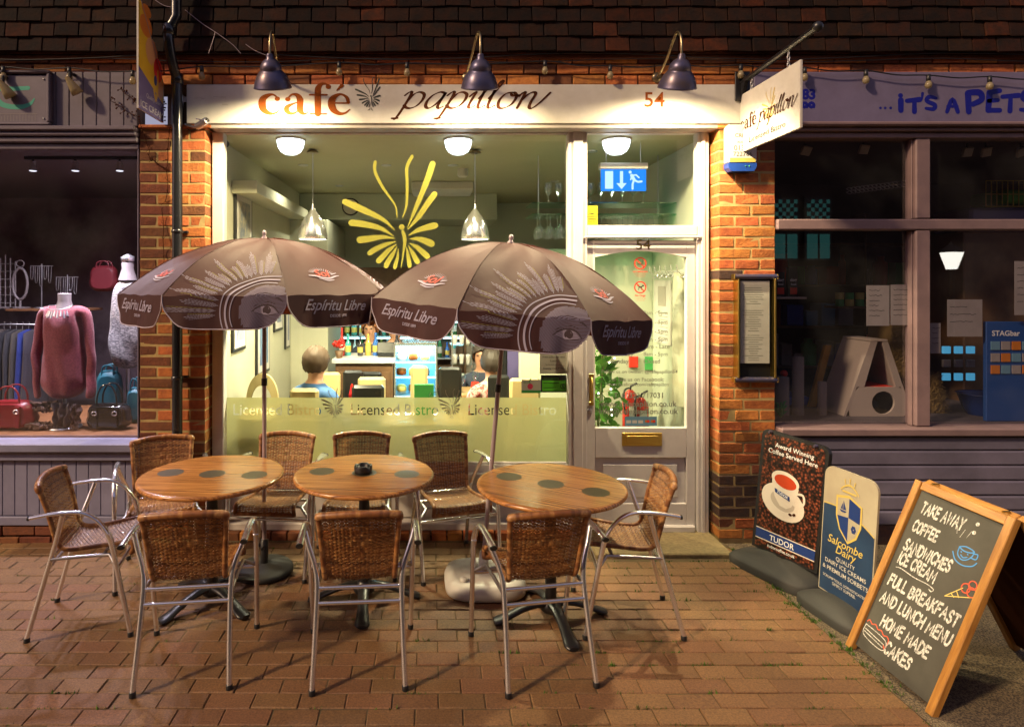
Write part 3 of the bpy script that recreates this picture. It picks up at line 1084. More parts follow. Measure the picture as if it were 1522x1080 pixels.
# letters 382..522 px, x height about 31 px
sc = (522 - 382) / 213.8 / x_end
decal('lettering', S1, on_wall2(P(384, 0, FY).x, P(0, 170.5, FY).z, FY - .0006, sc * .99, .146), 'brown_text', cafe, label='brown serif word café')
S2, x_end = italic2('papillon')
sc2 = (812 - 590) / 213.8 / x_end
dots = [stroke([(2.98, 1.42, .09), (3.02, 1.5, .09)])]
decal('lettering', S2, on_wall2(P(596, 0, FY).x, P(0, 161, FY).z, FY - .0006, sc2 * .93, .110), 'brown_text_dark', cafe, label='brown italic word papillon')
decal('butterfly_mark', butterfly2(True), on_wall(P(552, 0).x, P(0, 148).z, FY - .0006, .044), 'green_black', cafe, label='small dark butterfly mark')
decal('house_number', [text_w('54', 30 / 213.8, size=.145, bold=.012)], on_wall(P(955, 0).x, P(0, 161).z, FY - .0006), 'brown_text', cafe, label='brown number 54')
# cracks in the fascia paint at the left end
cr = []
rr = random.Random(3)
for (a, b, n_) in ((292, 148, 5), (320, 147, 6), (300, 171, 4), (333, 158, 3)):
    pts = [(P(a, 0).x + k * .018, P(0, b).z + rr.uniform(-.004, .004), rr.uniform(.001, .0035)) for k in range(n_)]
    cr.append(stroke(pts))
decal('paint_crack', cr, lambda a, b, l: Vector((a, FY - .0005 - l, b)), 'taupe_paint', cafe)

# window frame (recessed), mullion, door posts
WY = .10           # front of the frame
GY = .14           # the glass
def FR(name, x0, x1, z0, z1, y0=WY, y1=.18, mat='cream_paint', ch=.005, par=None):
    return boxpart(name, x0, x1, y0, y1, z0, z1, mat, par or cafe, ch=ch)
sF = 1 / (F / (D + WY))
def fx(px): return (px - 640) * sF
def fz(py): return H - (py - 420) * sF
wf = FR('window_frame', fx(315), fx(332), fz(812), fz(183))                         # left jamb
zt = fz(196); zb = fz(690)
def sub(name, x0, x1, z0, z1, y0=WY, y1=.18, mat='cream_paint', ch=.005):
    return FR(name, x0, x1, z0, z1, y0, y1, mat, ch, wf)
sub('head_rail', fx(332) + .001, fx(845) - .001, zt, fz(183))
sub('sill_rail', fx(332) + .001, fx(845) - .001, fz(703), zb)
sub('sill', fx(322), fx(851), fz(708), fz(701), WY - .05, WY - .001)
sub('mullion', fx(845), fx(873), fz(812), fz(183))
sub('mullion_bead', fx(852), fx(866), fz(812), fz(190), WY - .014, WY - .001)
sub('door_post', fx(1037), fx(1054), fz(803), fz(183))
sub('door_post_bead', fx(1042), fx(1048), fz(803), fz(190), WY - .012, WY - .001)
sub('head_rail', fx(873) + .001, fx(1037) - .001, fz(198), fz(183))
sub('transom', fx(873) + .001, fx(1037) - .001, fz(350), fz(335), WY - .004, .18)
sub('door_head', fx(868), fx(1042), fz(354), fz(350) - .001, WY - .02, WY - .006)
for a, b in ((334, 843),):
    sub('glazing_bead', fx(a), fx(b), zt - .014, zt - .001, WY + .01, GY - .004)
    sub('glazing_bead', fx(a), fx(b), zb + .001, zb + .014, WY + .01, GY - .004)
# stall riser under the window
MB().box(fx(332), fx(845), WY + .03, WY + .07, fz(800), fz(708)).build('stall_riser', 'cream_paint', cafe)
for k in range(3):
    a = fx(332) + (fx(845) - fx(332)) * k / 3 + .05; b = fx(332) + (fx(845) - fx(332)) * (k + 1) / 3 - .05
    boxpart('riser_panel', a, b, WY + .018, WY + .029, fz(770), fz(722), 'cream_paint', cafe, ch=.006)
boxpart('plinth_board', fx(318), fx(873), WY - .02, WY + .028, .045, fz(776), 'cream_paint', cafe, ch=.006)
# course of plinth bricks at the foot
rows = [[(-1.56 + k * .112, -1.56 + k * .112 + .102) for k in range(23)]]
lay(cafe, rows, -.02, .03, .09, lambda i, rr: 'brick' if rr.random() < .8 else 'brick_old_dim')

# glass
def pane(name, px0, px1, py0, py1, mat='window_glass', par=None):
    s = (D + GY) / F
    gl = lambda x, z: GY + .0095 * (x - (px0 + px1 - 1280) * s / 2) + .015 * (z - H + ((py0 + py1) / 2 - 420) * s)
    mb = MB().add([((px0 - 640) * s, GY, H - (py1 - 420) * s), ((px1 - 640) * s, GY, H - (py1 - 420) * s), ((px1 - 640) * s, GY, H - (py0 - 420) * s), ((px0 - 640) * s, GY, H - (py0 - 420) * s)], [(0, 1, 2, 3)])
    mb.v = [(x, gl(x, z), z) for x, y, z in mb.v]     # old glass never hangs quite true
    return mb.build(name, mat, par or cafe)
gp = pane('window_pane', 330, 847, 192, 694)
tp = pane('transom_pane', 871, 1039, 194, 340)
sG = (D + GY) / F
def gx(px): return (px - 640) * sG
def gz(py): return H - (py - 420) * sG

# the golden butterfly film on the inside of the glass
BFc = (gx(320 + 780 / 2.818), gz(180 + 470 / 2.818))
decal('butterfly_film', butterfly2(), lambda a, b, l: Vector((BFc[0] + a * 100 / 2.818 * sG, GY + .033 - l, BFc[1] + b * 100 / 2.818 * sG)), 'gold_film', gp, label='large yellow butterfly film on the window')

# frosted band with clear lettering cut out of it
def cutout_film():
    x0, x1 = gx(332), gx(845); z0, z1 = gz(689), gz(592)
    cu = bpy.data.curves.new('frosted_band', 'CURVE'); cu.dimensions = '2D'; cu.fill_mode = 'FRONT'; cu.resolution_u = 3
    sp = cu.splines.new('POLY'); sp.points.add(3); sp.use_cyclic_u = True
    for p, q in zip(sp.points, ((x0, z0), (x1, z0), (x1, z1), (x0, z1))): p.co = (*q, 0, 1)
    tmp = []
    for px in (343, 519, 695):
        tc_ = bpy.data.curves.new('t', 'FONT'); tc_.body = 'Licensed Bistro'; tc_.size = .1; tc_.offset = .0012; tc_.resolution_u = 3
        to = bpy.data.objects.new('t', tc_); COL.objects.link(to)
        dg = bpy.context.evaluated_depsgraph_get()
        tcu = to.evaluated_get(dg).to_curve(dg, apply_modifiers=False)
        sps = [[(p.co.copy(), p.handle_left.copy(), p.handle_right.copy()) for p in s_.bezier_points] for s_ in tcu.splines]
        w = max(p[0].x for s_ in sps for p in s_)
        q = (133 * sG) / w
        for s_ in sps:
            n_ = cu.splines.new('BEZIER'); n_.bezier_points.add(len(s_) - 1); n_.use_cyclic_u = True
            for bp, (c, l, r_) in zip(n_.bezier_points, s_):
                bp.handle_left_type = bp.handle_right_type = 'FREE'
                for at, v in (('co', c), ('handle_left', l), ('handle_right', r_)):
                    setattr(bp, at, (v.x * q + gx(px), v.y * q * 1.12 + gz(618), 0))
        bpy.data.objects.remove(to)
    o = bpy.data.objects.new('fb', cu); COL.objects.link(o)
    dg = bpy.context.evaluated_depsgraph_get()
    me = bpy.data.meshes.new_from_object(o.evaluated_get(dg))
    mb = MB(); mb.add([(v.co.x, GY + .036, v.co.y) for v in me.vertices], [tuple(p.vertices) for p in me.polygons])
    bpy.data.objects.remove(o)
    return mb.build('frosted_band', 'frost_film', gp, label='frosted band cut with clear words Licensed Bistro and butterflies')


for px in (497, 672):
    decal('butterfly_mark', butterfly2(True), on_wall(gx(px), gz(606), GY + .035, .040), 'taupe_paint', gp)
try:
    cutout_film()
except Exception as e:
    print('film fallback', e)
    MB().add([(gx(332), GY + .036, gz(689)), (gx(845), GY + .036, gz(689)), (gx(845), GY + .036, gz(592)), (gx(332), GY + .036, gz(592))], [(0, 1, 2, 3)]).build('frosted_band', 'frost_film', gp)

# ---------------------------------------------------------------- DOOR
DY0, DY1 = WY + .03, WY + .075
door = boxpart('door', fx(874), fx(886), DY0, DY1, fz(790), fz(357), 'cream_paint', cafe, ch=.003, label='white door with an arched glass pane')
def dsub(name, *a, mat='cream_paint', ch=.004):
    return boxpart(name, *a, mat, door, ch=ch)
# rails: right stile, top with arch, middle, bottom
dsub('stile', fx(1023), fx(1036), DY0, DY1, fz(790), fz(357))
dsub('rail', fx(886) + .001, fx(1023) - .001, DY0, DY1, fz(682), fz(637))
dsub('rail', fx(886) + .001, fx(1023) - .001, DY0, DY1, fz(790), fz(750))
# arched head
pts = [(fx(886), fz(357)), (fx(886), fz(382))] + [(fx(886) + (fx(1023) - fx(886)) * k / 14, fz(382) + .045 * sin(pi * k / 14)) for k in range(15)] + [(fx(1023), fz(382)), (fx(1023), fz(357))]
mb = MB()
top = fz(357)
for k in range(14):
    xa = fx(886) + (fx(1023) - fx(886)) * k / 14; xb = fx(886) + (fx(1023) - fx(886)) * (k + 1) / 14
    za = fz(382) + .045 * sin(pi * k / 14); zb_ = fz(382) + .045 * sin(pi * (k + 1) / 14)
    mb.add([(xa, DY0, za), (xb, DY0, zb_), (xb, DY0, top), (xa, DY0, top), (xa, DY1, za), (xb, DY1, zb_), (xb, DY1, top), (xa, DY1, top)],
           [(0, 1, 2, 3), (4, 7, 6, 5), (0, 4, 5, 1)])
mb.build('arched_head', 'cream_paint', door)
dsub('kick_panel', fx(886) + .001, fx(1023) - .001, DY0 + .02, DY1 - .01, fz(750), fz(682))
dsub('raised_panel', fx(898), fx(1010), DY0 + .008, DY0 + .019, fz(742), fz(692), ch=.012)
dsub('weather_bar', fx(876), fx(1034), DY0 - .035, DY0 - .002, fz(792), fz(781), ch=.01)
dgl = MB().add([(fx(885), DY0 + .02, fz(640)), (fx(1024), DY0 + .02, fz(640)), (fx(1024), DY0 + .02, fz(360)), (fx(885), DY0 + .02, fz(360))], [(0, 1, 2, 3)]).build('glass', 'door_glass', door)
# brass pull handle
hx_ = fx(880)
mb = MB()
mb.box(hx_ - .012, hx_ + .012, DY0 - .006, DY0 - .001, fz(603), fz(556), ch=.002)
mb.tube([(hx_, DY0 - .004, fz(598)), (hx_ - .004, DY0 - .05, fz(597)), (hx_ - .004, DY0 - .05, fz(562)), (hx_, DY0 - .004, fz(561))], .008, 10)
mb.box(hx_ - .018, hx_ + .018, DY0 - .014, DY0 - .006, fz(603), fz(597), ch=.002)
mb.box(hx_ - .018, hx_ + .018, DY0 - .014, DY0 - .006, fz(562), fz(556), ch=.002)
mb.build('handle', 'brass', door)
MB().lathe([(.02, 0), (.02, .006), (.014, .010), (.0, .010)], 16, (fx(877), DY0 - .001, fz(612)), mat=Matrix.Rotation(pi / 2, 3, 'X')).build('lock', 'alu_dull', door)
# letterbox
mb = MB()
x0, x1, z0, z1 = fx(926), fx(986), fz(664), fz(644)
mb.box(x0, x1, DY0 - .008, DY0 - .001, z0, z1, ch=.003)
mb.box(x0 + .03, x1 - .03, DY0 - .016, DY0 - .009, z0 + .022, z1 - .02, ch=.003)
mb.build('letterbox', 'brass', door)
decal('letterbox_word', [text_w('LETTERS', .17, 'CENTER', bold=.015)], on_wall((x0 + x1) / 2, z0 + .036, DY0 - .0168), 'brass', door)
decal('door_number', [text_w('54', .10, 'CENTER', size=.10)], on_wall(fx(958), fz(370), DY0 - .003), 'brass', door, label='brass number 54')
# lettering on the door glass
lt = []
dx = fx(950)
def dtext(s_, px, py, wpx, al='LEFT', bold=.015):
    lt.append(shift2(text_w(s_, wpx * sF, al, bold=bold), fx(px), fz(py)))
for (a, b, py) in (('Monday', '8am - 5pm', 468), ('Tuesday', '8am - 5pm', 482), ('Wednesday', '8am - 5pm', 496), ('Thursday', '8am - 5pm', 508), ('Friday', '8am - Late', 519), ('Saturday', '8am - 5pm', 530), ('Sunday', 'Closed', 541)):
    dtext(a, 911, py, {'Wednesday': 42, 'Saturday': 34, 'Thursday': 34}.get(a, 27)); dtext(b, 960, py, {'8am - Late': 39, 'Closed': 25}.get(b, 36))
dtext('Follow us on twitter: @cafepapillon54', 897, 556, 114)
dtext('or like us on Facebook:', 912, 568, 79); dtext('www.facebook.com/cafepapillon', 905, 575, 93)
dtext('T: 01323 717031', 915, 593, 74); dtext('www.cafepapillon.co.uk', 895, 606, 115); dtext('info@cafepapillon.co.uk', 893, 617, 119)
for q in lt: decal('door_lettering', [q], lambda a, b, l: Vector((a, DY0 + .019, b)), 'grey_text', door)
# prohibition signs
for py, kind in ((391, 0), (427, 1)):
    c0, c1 = fx(955), fz(py)
    r_ = .040
    decal('warning_mark', [ring2(0, 0, r_, .009), stroke([(-.027, .027), (.027, -.027)], .008)], on_wall(c0, c1, DY0 + .0185), 'red_sign', door, label='red ring crossing out a cigarette' if not kind else 'red ring crossing out a dog')
    if kind == 0:
        sh = [rect2(-.024, .016, -.010, -.003), stroke([(.020, -.002), (.012, .010), (.022, .016), (.014, .024)], .004)]
        word = 'NO SMOKING'
    else:
        sh = [rect2(-.012, .012, -.003, .007), stroke([(.010, .004), (.020, .013), (.026, .010)], .008), stroke([(-.010, .0), (-.012, -.018)], .004), stroke([(.010, .0), (.011, -.018)], .004), stroke([(-.012, .005), (-.022, .014)], .003)]
        word = 'No Dogs'
    decal('pictogram', sh, on_wall(c0, c1, DY0 + .0175), 'black_text', door)
    decal('warning_word', [text_w(word, .105 if not kind else .075, 'CENTER', bold=.03)], on_wall(c0, c1 - .066, DY0 + .0185), 'red_sign', door)
    decal('warning_word', [shift2(text_w('it is against the law', .08, 'CENTER'), 0, 0), shift2(text_w('in these premises', .065, 'CENTER'), 0, -.014)], on_wall(c0, c1 - .082, DY0 + .0185), 'red_sign', door)
# card stickers at the foot of the pane
st = MB().add([(fx(932), DY0 + .018, fz(635)), (fx(980), DY0 + .018, fz(635)), (fx(980), DY0 + .018, fz(621)), (fx(932), DY0 + .018, fz(621))], [(0, 1, 2, 3)]).build('card_sticker', 'card_blue', door)
decal('card_marks', [shift2(rect2(0, .034, 0, .022), fx(934) + k * .043, fz(631)) for k in range(3)], lambda a, b, l: Vector((a, DY0 + .0175 - l, b)), 'paper', door)
decal('card_marks', [shift2(disc2(0, 0, .010), fx(964) + k * .042, fz(628)) for k in range(2)], lambda a, b, l: Vector((a, DY0 + .0175 - l, b)), 'orange', door)
decal('card_marks', [shift2(disc2(0, 0, .010), fx(964) + .014 + k * .042, fz(628)) for k in range(2)], lambda a, b, l: Vector((a, DY0 + .0172 - l, b)), 'red_sign', door)

# yellow warning sticker in the transom, hygiene stickers and notice on the big pane
def sticker(x0, x1, z0, z1, mat, par, y=GY + .030, **t):
    return MB().add([(x0, y, z0), (x1, y, z0), (x1, y, z1), (x0, y, z1)], [(0, 1, 2, 3)]).build('sticker', mat, par, **t)
sticker(gx(873), gx(890), gz(334), gz(305), 'yellow_sticker', tp, label='yellow camera warning sticker')
cxs = gx(881.5)
decal('sticker_print', [stroke([(-.034, 0), (0, .055), (.034, 0), (-.034, 0)], .004, smooth=False), shift2(rect2(-.012, .012, 0, .007), 0, .02), shift2(text_w('CCTV', .03, 'CENTER', bold=.02), 0, .005), shift2(text_w('WARNING', .066, 'CENTER', bold=.02), 0, -.019), shift2(text_w('images are being recorded', .066, 'CENTER'), 0, -.030), shift2(text_w('for your safety', .05, 'CENTER'), 0, -.038)],
      on_wall(cxs, gz(322), GY + .0298), 'black_text', tp)
sticker(gx(805), gx(845), gz(584), gz(558), 'black_text', gp, label='black and green food hygiene sticker')
sticker(gx(807), gx(843), gz(582), gz(566), 'green_sticker', gp, y=GY + .0298)
decal('sticker_print', [shift2(text_w('FOOD HYGIENE RATING', .11, 'LEFT', bold=.02), gx(809), gz(564)), ], lambda a, b, l: Vector((a, GY + .0296 - l, b)), 'green_sticker', gp)
decal('sticker_print', [ring2(gx(838), gz(575), .017, .004), shift2(text_w('5', .014, 'CENTER', size=.03, bold=.03), gx(838), gz(577)), shift2(stroke([(0, 0), (.11, .0)], .004), gx(809), gz(570)), shift2(stroke([(0, 0), (.09, .0)], .003), gx(809), gz(577))],
      lambda a, b, l: Vector((a, GY + .0294 - l, b)), 'black_text', gp)
sticker(gx(776), gx(805), gz(585), gz(565), 'paper', gp, label='white and green sticker with a pink apple')
sticker(gx(776), gx(805), gz(585), gz(581), 'green_mid', gp, y=GY + .0298)
decal('sticker_print', [disc2(gx(789), gz(575), .020, ry=.021)], lambda a, b, l: Vector((a, GY + .0296, b)), 'pink_dot', gp)
decal('sticker_print', [stroke([(gx(789), gz(571), .003), (gx(788), gz(567), .005), (gx(790), gz(564), .01)]), shift2(text_w('eat out', .05, 'LEFT', bold=.01), gx(779), gz(570)),], lambda a, b, l: Vector((a, GY + .0294 - l, b)), 'green_mid', gp)
sticker(gx(803), gx(846), gz(556), gz(505), 'paper', gp, y=GY + .02, label='white menu sheet taped inside the window')
for q in [shift2(text_w(w_, wd, 'CENTER', bold=.0), gx(824), gz(py)) for w_, wd, py in (('Opening Menu', .10, 519), ('Breakfast served all day', .14, 526), ('Fresh coffee and cakes', .16, 532), ('Lunch', .05, 538), ('Sandwiches and salads', .12, 543), ('Evening meals Friday', .15, 549))]:
    decal('sheet_print', [q], lambda a, b, l: Vector((a, GY + .019, b)), 'black_text', gp)

# threshold slab
slab = boxpart('threshold_slab', 1.08, 1.985, -.255, .175, -.05, .028, 'concrete', cafe, ch=.008)

# ---------------------------------------------------------------- CAFE INTERIOR (setting)
M('room_wall', (0.46, 0.45, 0.34), rough=0.7, col2=(0.41, 0.40, 0.30), vscale=2)
M('room_wall_pale', (0.44, 0.47, 0.37), rough=0.7)
M('room_ceiling', (0.40, 0.39, 0.25), rough=0.7, col2=(0.36, 0.35, 0.22), vscale=1.2)
M('room_floor', (0.12, 0.07, 0.035), rough=0.4)
M('room_wood', (0.16, 0.085, 0.04), rough=0.5, col2=(0.10, 0.05, 0.025), vscale=8)
BY = 4.0     # rear wall behind the bar
struct(MB().box(-1.6, 2.05, .18, 4.3, -.2, -.02), 'cafe_floor', 'room_floor')
struct(MB().box(-1.6, 2.05, .16, 4.6, 2.862, 2.93), 'cafe_ceiling', 'room_ceiling')
struct(MB().box(-1.62, -1.56, .18, 3.1, -.02, 2.861), 'cafe_left_wall', 'room_wall')
struct(MB().box(1.99, 2.05, .18, 4.3, -.02, 2.861), 'cafe_right_wall', 'room_wall_pale')
struct(MB().box(-1.56, 1.99, BY, BY + .1, -.02, 2.861), 'cafe_rear_wall', 'room_wall_pale')
struct(MB().box(-1.559, -1.14, 2.6, BY - .002, -.02, 2.5, ch=.005), 'cafe_column', 'room_wall')
struct(MB().box(.80, 1.989, 1.26, 1.34, -.019, 2.10, ch=.004), 'cafe_partition', 'room_wall_pale')
# boxed beam along the left wall under the ceiling, and a bulkhead across
struct(MB().box(-1.559, -1.36, .55, 2.598, 2.50, 2.60, ch=.004), 'cafe_wall_beam', 'room_wall')
struct(MB().box(-1.558, .79, 3.1, BY - .003, 2.55, 2.860, ch=.004), 'cafe_bulkhead', 'room_wall_pale')


# ================================================================ NEIGHBOURING SHOPS
sP = 1 / 213.8
def X_(px): return (px - 640) * sP
def Z_(py): return H - (py - 420) * sP

ls = T('clothes_shop_building', 'clothes shop with a dull grey lilac boarded front left of the café', 'building', (-2.9, 0, 0))
def lb(name, x0, x1, y0, y1, z0, z1, mat='grey_lilac', ch=.004, **t): return boxpart(name, x0, x1, y0, y1, z0, z1, mat, ls, ch, **t)
XL = -3.75; XI = -6.0; XR = X_(206.5)
# boarded fascia
x = XR - .002
while x > XL:
    lb('fascia_plank', x - .092, x, -.02, .04, Z_(189), Z_(108), ch=.005); x -= .0945
lb('fascia_back', XL, XR, .042, .10, Z_(190), Z_(106))
sgn = lb('sign_panel', X_(-160), X_(76), -.045, -.022, Z_(186), Z_(115), ch=.003)
for a, b, c, d_ in ((X_(-160), X_(82), Z_(113), Z_(108.5)), (X_(-160), X_(82), Z_(189.5), Z_(185)), (X_(76.5), X_(82), Z_(184.8), Z_(113.2))):
    lb('sign_moulding', a, b, -.065, -.021, min(c, d_), max(c, d_), ch=.008)
decal('shop_lettering', [stroke([(X_(-45), Z_(135), .028), (X_(30), Z_(135), .028), (X_(48), Z_(134), .028)], smooth=False),
                         stroke([(X_(-20), Z_(112), .04), (X_(-6), Z_(140), .045), (X_(10), Z_(158), .036), (X_(34), Z_(162), .032), (X_(50), Z_(158), .024), (X_(57), Z_(150), .01)])],
      lambda a, b, l: Vector((a, -.0456 - l, b)), 'teal_text', ls, label='part of a teal painted letter')
decal('shop_lettering_small', [rect2(X_(0) + k * .021, X_(0) + k * .021 + .0018, Z_(183), Z_(172 + (k * 7) % 5)) for k in range(14)] + [rect2(X_(-10), X_(62), Z_(172.4), Z_(172))], lambda a, b, l: Vector((a, -.0456 - l, b)), 'taupe_paint', ls)
for px, py in ((71, 121), (71, 179)):
    MB().ball((X_(px), -.047, Z_(py)), .006, 8, 5).build('screw', 'alu_dull', ls)
# cornice mouldings
for a, b, yy in ((190, 197, -.07), (197.6, 204, -.05), (204.6, 213, -.03)):
    lb('cornice', XL, XR, yy, .05, Z_(b), Z_(a), ch=.008)
lb('window_head', XL, XR, -.004, .07, Z_(222), Z_(214), 'grey_lilac')
lb('window_sill', XL, XR + .003, -.085, .10, Z_(668), Z_(655), 'grey_lilac_light', ch=.008)
lb('sill_board', XL, XR, -.045, .05, Z_(682), Z_(669), 'grey_lilac_light', ch=.005)
lb('window_jamb', XR - .012, XR, .0, .09, Z_(654.5), Z_(222.5), 'grey_lilac')
x = XR - .004
k = 0
while x > XL:
    w = .083
    lb('panel_board', x - w, x, -.012, .05, Z_(765), Z_(683), 'grey_lilac_light', ch=.004); x -= w + .0022
lb('base_board', XL, XR, -.025, .05, Z_(779), Z_(766), 'grey_lilac_light', ch=.005)
lb('wall_back', XL, XR - .003, .052, .10, -.05, Z_(669))
rows = [[(XL + k * .225 + (.11 if i % 2 else 0), XL + k * .225 + (.11 if i % 2 else 0) + .215) for k in range(7)] for i in range(2)]
lay(ls, rows, Z_(779) - .152, -.015, .09, lambda i, rr: 'brick_old_dim')
lgl = MB().add([(XL, .05, Z_(655)), (XR - .012, .05, Z_(655)), (XR - .012, .05, Z_(222)), (XL, .05, Z_(222))], [(0, 1, 2, 3)]).build('window_pane', 'dark_glass', ls)

pt = T('pet_shop_building', 'dark pet shop with lilac fascia, mauve window frames and purple plank base', 'building', (3.4, 0, 0))
def pb(name, x0, x1, y0, y1, z0, z1, mat='mauve_frame', ch=.005, **t): return boxpart(name, x0, x1, y0, y1, z0, z1, mat, pt, ch, **t)
QX0, QX1 = X_(1153.5), 4.75
pb('fascia_board', 2.232, QX1, -.03, .06, Z_(184), Z_(109), 'lilac_paint')
pb('cornice', QX0, QX1, -.085, .04, Z_(191), Z_(184.6), 'mauve_frame', ch=.01)
pb('cornice', QX0, QX1, -.05, .04, Z_(197), Z_(191.5), 'mauve_frame', ch=.006)
pb('window_head', QX0, QX1, -.02, .09, Z_(206), Z_(197.5), 'mauve_frame')
pb('window_transom', QX0, QX1, -.02, .09, Z_(342), Z_(326), 'mauve_frame', ch=.008)
for a, b in ((1359, 1381), (1587, 1609)):
    for z0, z1 in ((Z_(633), Z_(342.6)), (Z_(325.4), Z_(206.6))):
        pb('window_mullion', X_(a), X_(b), -.016, .09, z0, z1, 'mauve_frame', ch=.008)
        pb('glazing_bead', X_(a) - .012, X_(a) - .001, .01, .05, z0, z1, 'mauve_frame', ch=.003)
pb('window_sill', QX0, QX1, -.07, .10, Z_(645), Z_(633.6), 'mauve_frame', ch=.008)
z = Z_(646)
for k in range(6):
    pb('cladding_plank', QX0, QX1, -.03, .05, z - .1, z - .002, 'lilac_deep', ch=.010); z -= .1035
pb('wall_back', QX0, QX1, .052, .10, -.05, Z_(646), 'lilac_deep')
pb('plinth', QX0, QX1, -.02, .1, -.08, z + .0, 'brick_dark')
for (z0, z1) in ((Z_(634), Z_(342)), (Z_(326), Z_(206))):
    MB().add([(QX0, .05, z0), (QX1, .05, z0), (QX1, .05, z1), (QX0, .05, z1)], [(0, 1, 2, 3)]).build('window_pane', 'dark_glass', pt)
# bubbly painted name
def bub(pts, w): return stroke(pts, w, smooth=len(pts) > 2, n=5)
def PX2(x, y): return X_(x), Z_(y)
def bl(strs, w):
    out = []
    for s_ in strs:
        out.append(bub([(X_(x), Z_(y), q) for x, y, q in s_], w))
    return out
tw = .028
L_ = []
for x in (1304, 1311, 1319): L_.append(disc2(X_(x), Z_(162.5), .009))
L_ += bl([[(1334, 166, .038), (1334, 151, .040)], [(1333, 144, .03), (1334, 144, .03)], [(1343, 152, .03), (1362, 150, .036)], [(1354, 152, .03), (1354, 168, .034)], [(1366, 141, .02), (1365, 149, .012)],
          [(1386, 148, .02), (1376, 146, .028), (1372, 152, .028), (1384, 158, .030), (1382, 164, .028), (1371, 163, .02)],
          [(1402, 168, .026), (1410, 150, .030), (1418, 168, .030)], [(1403, 160, .02), (1417, 160, .02)],
          [(1434, 168, .04), (1433, 141, .045)], [(1434, 140, .04), (1450, 140, .045), (1453, 150, .04), (1440, 157, .035)],
          [(1463, 166, .04), (1465, 140, .045)], [(1464, 140, .034), (1480, 137, .034)], [(1464, 152, .03), (1477, 151, .03)], [(1463, 166, .034), (1480, 166, .034)],
          [(1484, 146, .03), (1508, 144, .036)], [(1496, 148, .03), (1495, 167, .036)],
          [(1530, 142, .03), (1518, 139, .036), (1514, 148, .036), (1526, 155, .036), (1524, 165, .036), (1511, 165, .026)],
          [(1545, 145, .05), (1545, 166, .05)], [(1545, 140, .04), (1572, 140, .04)], [(1585, 166, .05), (1598, 140, .05), (1606, 166, .05)]], tw)
L_ += [shift2(text_w('83', .094, 'RIGHT', bold=.05), X_(1208), Z_(149)), shift2(text_w('99', .10, 'RIGHT', bold=.06), X_(1208), Z_(168)), shift2(text_w('01323 4', .3, 'RIGHT', bold=.05), X_(1186), Z_(149)), shift2(text_w('07700 8', .3, 'RIGHT', bold=.06), X_(1186), Z_(168))]
for lab, q in (("three blue dots and the word it's", L_[:13]), ('bubbly blue letter A', L_[13:15]), ('bubbly blue word pets', L_[15:-4]), ('ends of two blue telephone numbers', L_[-4:])):
    decal('shop_lettering', q, lambda a, b, l: Vector((a, -.0306 - l * .8, b)), 'shop_text_blue', pt, label=lab)

# the far side of the street, met only as a reflection in the dark panes
op = T('facing_building', 'dark building across the street with small teal lit windows', 'building', (8, -12, 0))
MB().box(-40, 45, -12.4, -12, -.1, 6.5).build('wall', 'brick_dark', op)
MB().prism([(-12.0, 6.5), (-11.7, 6.4), (-13.5, 8.2), (-14, 8.2)], lambda a, b, t: Vector((t, a, b)), -40, 45).build('roof', 'tile', op)
for wx in (-6, -3.2, 9.3, 10.15):
    for wz in (2.75, 3.65):
        f_ = boxpart('window', wx - .36, wx + .36, -11.998, -11.93, wz - .38, wz + .38, 'black_iron', op)
        MB().add([(wx - .3, -11.925, wz - .32), (wx + .3, -11.925, wz - .32), (wx + .3, -11.925, wz + .32), (wx - .3, -11.925, wz + .32)], [(3, 2, 1, 0)]).build('pane', 'teal_window', f_)
        mb = MB()
        if wz > 3:
            for i in range(6):
                for j in range(6):
                    if (i + j) % 2: mb.box(wx - .3 + i * .1, wx - .2 + i * .1, -11.92, -11.91, wz - .32 + j * .107, wz - .213 + j * .107)
        else:
            mb.box(wx - .02, wx + .02, -11.92, -11.9, wz - .32, wz + .32)
        mb.build('glazing_bars', 'black_iron', f_)
sl_ = T('street_lamp', 'street lantern on a post across the street', 'street lamp', (9.7, -7.2, 0))
MB().tube([(9.7, -7.2, 0), (9.7, -7.2, 2.0)], .04, 10).build('post', 'black_iron', sl_)
MB().lathe([(.09, 2.05), (.19, 2.36), (.02, 2.362)], 6, (9.7, -7.2, 0), smooth=False).build('lantern_glass', 'lantern_glow', sl_)
MB().lathe([(.21, 2.366), (.21, 2.38), (.05, 2.5), (.02, 2.56), (.001, 2.57)], 6, (9.7, -7.2, 0), smooth=False).build('lantern_cap', 'black_iron', sl_)

